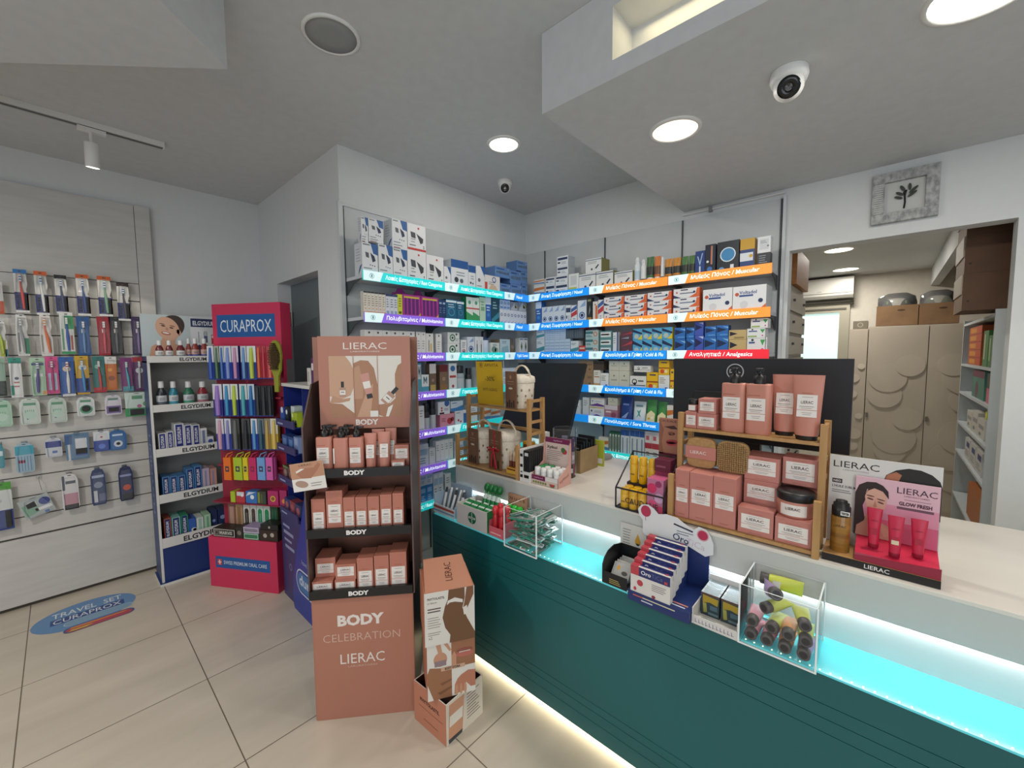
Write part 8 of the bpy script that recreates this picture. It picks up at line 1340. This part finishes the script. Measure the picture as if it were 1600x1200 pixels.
b = MB(); b.lathe([(.022, .1062), (.0225, .108), (.0225, .132), (.019, .134), (.019, .142), (.014, .144), (.014, .15), (.001, .151)], blk, 26); b.build('cap', t); b = MB(); b.box(.0, .021, -.0236, -.0228, .112, .124, M('#e0ddd8', .5)); b.text((Vector((.0105, -.0236, .115)), Vector((1, 0, 0)), Vector((0, 0, 1))), 0, 0, 'TESTER', .006, dk, w=.018, bold=.05); b.build('sticker', t)
# --- screens
def screen(label, x, y0, y1, z0, z1, tilt, logo, by):
    t = thing('computer_monitor', label, 'monitor', (x, (y0+y1)/2, TZ), -HP); w, h = y1-y0, z1-z0; bm_ = M('#131417', .38)
    b = MB(); b.T = Matrix.Translation((0, by, z0-TZ)) @ Matrix.Rotation(tilt, 4, 'X'); b.box(-w/2, w/2, 0, .022, 0, h, bm_); b.box(-w*.35, w*.35, -.02, -.0004, h*.08, h*.6, M('#0d0e10', .5)) if logo else None
    if logo:
        fr = (Vector((-w/2, -.0002, 0)), Vector((1, 0, 0)), Vector((0, 0, 1))); b.ringd(fr, w*.40, h*.845, .033, .004, M('#a9acae', .4), 1, 32); b.text(fr, w*.40, h*.83, 'DELL', .014, M('#a9acae', .4), w=.042, bold=.04)
    b.build('panel', t, bevel=.002)
    b = MB(); b.T = Matrix.Translation((0, by, z0-TZ)) @ Matrix.Rotation(tilt, 4, 'X'); b.box(-w/2+.008, w/2-.008, .0222, .0235, .01, h-.008, M('#1c2430', .2)); b.build('display', t)
    b = MB(); b.box(-.03, .03, .03, .065, .012, z0-TZ+h*.35, bm_); b.box(-.03, .03, .0236, .0298, z0-TZ+h*.2, z0-TZ+h*.34, bm_); b.build('stand', t)
    b = MB(); b.box(-.11, .11, -.06, .14, 0, .0115, bm_); b.build('foot', t, bevel=.002)
screen('black monitor seen from behind above the bamboo rack of rose cartons', 1.90, .085, .723, 1.175, 1.525, .0, True, 0)
screen('black monitor leaning behind the yellow sign and cream basket', 2.0, 1.305, 1.83, 1.075, 1.535, -.42, False, -.11)
t = thing('payment_terminal', 'small grey handheld terminal lying on the far counter edge', 'terminal', (2.06, 1.195, TZ), -.5); b = MB(); b.loft([(0, 0, 0, .075, .034), (0, 0, .012, .08, .037), (.0, 0, .026, .07, .032), (.0, 0, .03, .05, .02)], M('#8f8f8b', .4), 24); b.build('shell', t); b = MB(); b.box(-.04, .02, -.018, .018, .0302, .032, M('#3f4244', .3)); b.build('keypad', t)
b = MB(); b.box(-.05, .05, 0, .02, 0, .06, M('#15161a', .4)); b.ell((Vector((-.05, 0, 0)), Vector((1, 0, 0)), Vector((0, 0, 1))), .03, .03, .006, .006, M('#2f4fe0', .4, 0, 2.0), 1, 12); tag(b.build('power_box', None, (1.75, .36, TZ), -HP), 'small black box with a blue light behind the bamboo rack', 'device')

# set the whole group on the counter top: scaled about the camera, pivot folded into the offsets, so larger and further back than first laid out
for o in bpy.data.objects:
    if o.name not in BEFORE and o.parent is None:
        x, y, z = o.location; o.location = (1.452+(x-1.452)*1.03+.0455, .9+(y-.9)*1.03+.027, ZT+.0005+(z-TZ)*1.03); o.scale = (1.03, 1.03, 1.03)
# ================================================================== STOREROOM SEEN THROUGH THE OPENING
lk = noisy('cream_locker', '#b5aa9a', '#bdb2a2', (3, 3, 3), .5, 3); LX = 4.8
def locker(label, y1, y0, z1, x0, doors):
    t = thing('storage_cabinet', label, 'cabinet', (x0, y1, .0006), -HP); w = y1-y0; b = MB(); b.box(0, w, .02, .45, 0, z1, lk); b.build('cabinet_body', t)
    n = len(doors); xx = 0
    for k, dw in enumerate(doors):
        b = MB(); x1 = xx+dw; b.box(xx+.003, x1-.003, 0, .0195, .02, z1-.01, lk); rr = random.Random(k+int(z1*10))
        for q in range(9):
            cx, cz, r = xx+dw*rr.uniform(.3, .75), .2+q*(z1-.35)/9+rr.uniform(-.05, .05), dw*rr.uniform(.24, .4)
            r = min(r, cx-xx-.01, x1-.01-cx); A = [2*math.pi*i/28 for i in range(28)]
            b.rings([[(cx+r*math.cos(a), -.0002, cz+r*math.sin(a)) for a in A], [(cx+r*math.cos(a), -.0006-.005*(1-math.sin(a)), cz+r*math.sin(a)) for a in A]], lk, False, True, smooth=False)
        d = b.build('door', t)
        b = MB(); b.box(xx+.006, xx+.022, -.01, -.0003, z1*.55, z1*.55+.04, M('#6f6a60', .4)); b.build('handle', d); xx = x1
locker('cream cabinet with raised wave pattern doors under the cardboard boxes', .127, -.62, 1.77, LX, [.375, .372]); locker('narrower cream cabinet with wave pattern set back beside the window', .262, .131, 1.755, LX+.05, [.131])
kbx = noisy('brown_box_card', '#7d5f42', '#8a6b4b', (8, 8, 8), .7, 3); kdk = noisy('dark_box_card', '#4f3521', '#593d27', (8, 8, 8), .7, 3); bag = clear('clear_bag', '#f0f2f0', .35, .15, .12)
for y1, y0, lb, c, sp in ((.085, -.178, 'open cardboard box of black slippers on the cream cabinet', '#1f1f20', (.018, -.102)), (-.183, -.415, 'open cardboard box of grey slippers in clear bags on the cream cabinet', '#77756c', (-.245, -.348))):
    z0 = 1.775; t = thing('cardboard_box', lb, 'box', (LX+.05, y1, z0), -HP, 'open boxes on the cream cabinet'); w, d, h = y1-y0, .3, .17; b = MB(); b.box(0, w, 0, .006, 0, h, kbx); b.box(0, w, d-.006, d, 0, h, kbx); b.box(0, .006, .0062, d-.0062, 0, h, kbx); b.box(w-.006, w, .0062, d-.0062, 0, h, kbx); b.box(.0062, w-.0062, .0062, d-.0062, 0, .006, kbx); b.ell((Vector((0, 0, 0)), Vector((1, 0, 0)), Vector((0, 0, 1))), w*.6, h*.75, .025, .008, M('#4a3521', .7), 1, 14); b.build('box_body', t)
    b = MB(); b.loft([(w*.5, d*.5, h*.4, w*.46, d*.4), (w*.5, d*.5, h+.03, w*.49, d*.46), (w*.48, d*.5, h+.085, w*.46, d*.36), (w*.5, d*.5, h+.115, w*.25, d*.14)], bag, 18); b.build('plastic_bag', t)
    for k, yy in enumerate(sp):
        b = MB(); b.prism([(.046*math.cos(a*math.pi/12), .15*math.sin(a*math.pi/12) if a < 13 else 0) for a in range(13)], (0, 0, 0), (1, 0, 0), (0, 0, 1), .02, M(c, .6)); b.box(-.006, .006, -.002, -.0002, .11, .135, M('#6a8a3a', .6))
        tag(b.build('slipper', None, (LX+.185, yy, z0+.085), -HP), ['black', 'grey'][c != '#1f1f20']+' slipper sole up in a clear bag, '+['nearer the window', 'further from the window'][k], 'slipper', 'slippers in the open boxes')
b = MB(); b.cbox(.1, .18, .07, M('#7d7565', .45)); b.ringd(front(.1, .18), .05, .035, .02, .005, M('#b5ad9c', .4), 1); tag(b.build('grey_case', None, (LX+.16, .19, 1.757), -HP), 'small grey case on the narrow cream cabinet', 'case')
# air conditioner
t = thing('air_conditioner', 'white wall air conditioner above the storeroom window', 'air conditioner', (XB-.001, .56, 2.15), -HP); b = MB(); w = .52; b.T = None
b.prism([(-.20, .03), (-.17, 0), (0, 0), (0, .225), (-.19, .225), (-.2, .2)], (w/2, 0, 0), (0, 1, 0), (0, 0, 1), w, M('#b9b7b0', .4)); b.build('housing', t); b = MB(); b.box(-w/2+.01, w/2-.01, -.206, -.2005, .055, .06, M('#8d8b85', .5)); b.rect((Vector((-w/2, -.2003, 0)), Vector((1, 0, 0)), Vector((0, 0, 1))), .2, .075, .24, .08, M('#7d7b76', .5), 1); b.build('flap', t)
# chest of small drawers
t = thing('drawer_cabinet', 'tall white chest of shallow drawers with dark pulls in the storeroom', 'cabinet', (3.06, .455, .0006), 0); b = MB(); dwm = M('#c3beb2', .5); b.box(0, .62, .015, .40, 0, 1.98, dwm); b.build('cabinet_body', t)
for k in range(14):
    z = .02+k*.138; b = MB(); b.box(.004, .616, .0, .0145, z, z+.115, dwm, top=M('#4a463f', .6)); d = b.build('drawer', t)
    for xx in (.10, .50): b = MB(); b.box(xx, xx+.02, -.012, -.0003, z+.06, z+.075, M('#35312c', .4)); b.build('knob', d)
b = MB(); b.box(.0, .5, -.02, .3, 0, .22, noisy('orange_plywood', '#8d5a2b', '#a86f38', (3, 20, 20), .6, 4)); tag(b.build('wooden_crate', None, (3.15, .46, 1.9815), 0), 'orange-brown wooden crate on top of the white drawer chest', 'crate')
# white shelving by the opening with boxes
wsh = M('#b9bfc2', .5); SXX = 3.14; t = thing('white_shelving', 'white storeroom shelving just inside the opening', 'shelving', (SXX, -.39, .0006), math.pi); L_ = 1.15
# local: x runs away from us along -X of the frame, so build directly in room axes instead
t.rotation_euler = (0, 0, 0); b = MB(); b.box(0, .02, -.35, .0, 0, 1.757, wsh); b.build('end_panel', t); b = MB(); b.box(L_-.02, L_, -.35, 0, 0, 1.757, wsh); b.build('end_panel', t); b = MB(); b.box(.0205, L_-.0205, -.35, -.34, 0, 1.757, wsh); b.build('back_panel', t)
shz = [1.735, 1.462, 1.27, 1.06, .86, .55]
for z in shz: b = MB(); b.box(.0205, L_-.0205, -.3395, 0, z-.015, z, wsh); b.build('shelf', t)
def sb(x0, x1, z0, h, c, lb, deco=(), yf=-.405, d=.2, g='goods on the white storeroom shelving', cat='carton'):
    b = MB(); w = x1-x0; b.cbox(w, d, h, M(c, .45)); F = (Vector((w/2, d/2, 0)), Vector((-1, 0, 0)), Vector((0, 0, 1))); decals(b, F, w, h, deco)
    tag(b.build('stock_carton', None, (SXX+(x0+x1)/2, yf-d/2, z0), 0), lb, cat, g)
for k in range(5): sb(.50, .98, shz[1]+.001+k*.048, .047, '#a84a1f', 'flat red-orange carton, '+ORD[k]+' up in the stack on the white shelving', [('r', .1, .2, .6, .8, '#c9832c'), ('r', .65, .1, .98, .9, '#c2481f')])
sb(.12, .25, shz[1]+.001, .17, '#2f6a35', 'green carton in front of the red-orange stack', [('r', .2, .2, .4, .9, '#a9c48f')]); sb(.27, .42, shz[1]+.001, .2, '#3f7a3f', 'second green carton next to the red-orange stack', [('r', .2, .2, .4, .9, '#c9d0b0')])
sb(.30, .72, shz[2]+.001, .165, '#3f7a6c', 'teal patterned carton on the white shelving', [('r', 0, .75, 1, 1, '#6a2f4a'), ('e', .4, .3, .3, '#6a3f58')]); sb(.05, .22, shz[2]+.001, .08, '#c9607a', 'pink carton on the white shelving'); sb(.05, .22, shz[2]+.082, .08, '#26302c', 'dark carton stacked on the pink one')
for k in range(3): sb(.2+k*.22, .4+k*.22, shz[3]+.001, .11+.02*(k % 2), '#c3c0b8', 'off-white carton, '+ORD[k]+' from the opening on the fourth shelf', [('r', .1, .5, .9, .7, '#8d8f92'), ('r', .2, .15, .5, .3, '#6a6f74')])
for k in range(3): sb(.2+k*.22, .4+k*.22, shz[4]+.001, .13, '#c3c2bf', 'off-white carton with navy panel, '+ORD[k]+' from the opening on the fifth shelf', [('r', .3, .6, .9, .85, '#2f3f7c'), lns('#7d7f86', .1, .4, .8, 3)])
sb(.15, .6, shz[5]+.001, .2, '#a8602c', 'orange-brown carton on the lowest visible shelf'); 
b = MB(); b.lathe([(.001, -.002), (.022, -.002), (.022, 0)], M('#c9c82c', .5), 20, cap0=False); b.T = None; o = b.build('round_sticker', bpy.data.objects['white_shelving'], (.03, .003, 1.22)); o.rotation_euler = (-HP, 0, 0)
z0 = 1.7585
for k, (h, lb) in enumerate(((.19, 'dark brown box at the bottom of the stack on the white shelving'), (.195, 'dark brown box in the middle of the stack on the white shelving'), (.19, 'dark brown box at the top of the stack on the white shelving'))):
    t = thing('brown_box', lb, 'box', (SXX+.02, -.275, z0), -HP, 'dark brown boxes on the white shelving'); b = MB(); b.box(0, .42, 0, .36, 0, h-.002, kdk, left=kbx); b.ell((Vector((0, 0, 0)), Vector((1, 0, 0)), Vector((0, 0, 1))), .02, h*.25, .005, .005, M('#1f140c', .7), 1, 10); b.build('box_body', t); b = MB(); b.box(-.006, -.0003, .02, .34, h*.45, h-.004, M('#b5a894', .6)); b.build('shipping_label', t); z0 += h-.0015
# bag and drawer base low beside the counter
t = thing('paper_bag', 'crumpled beige paper bag on the floor behind the rose stand', 'bag', (1.30, 2.02, .0008), .3); pbm = noisy('beige_paper', '#a39781', '#b3a790', (25, 25, 25), .8, 5, .6); b = MB(); b.loft([(0, 0, 0, .09, .06), (0, 0, .15, .095, .062), (.004, 0, .33, .088, .05), (0, 0, .43, .092, .03), (0, 0, .46, .09, .012)], pbm, 10, smooth=False); b.build('bag_body', t); b = MB(); b.pipe([(-.03, -.02, .455), (-.025, -.03, .52), (.025, -.03, .52), (.03, -.02, .455)], .003, pbm, 6); b.build('handle', t)
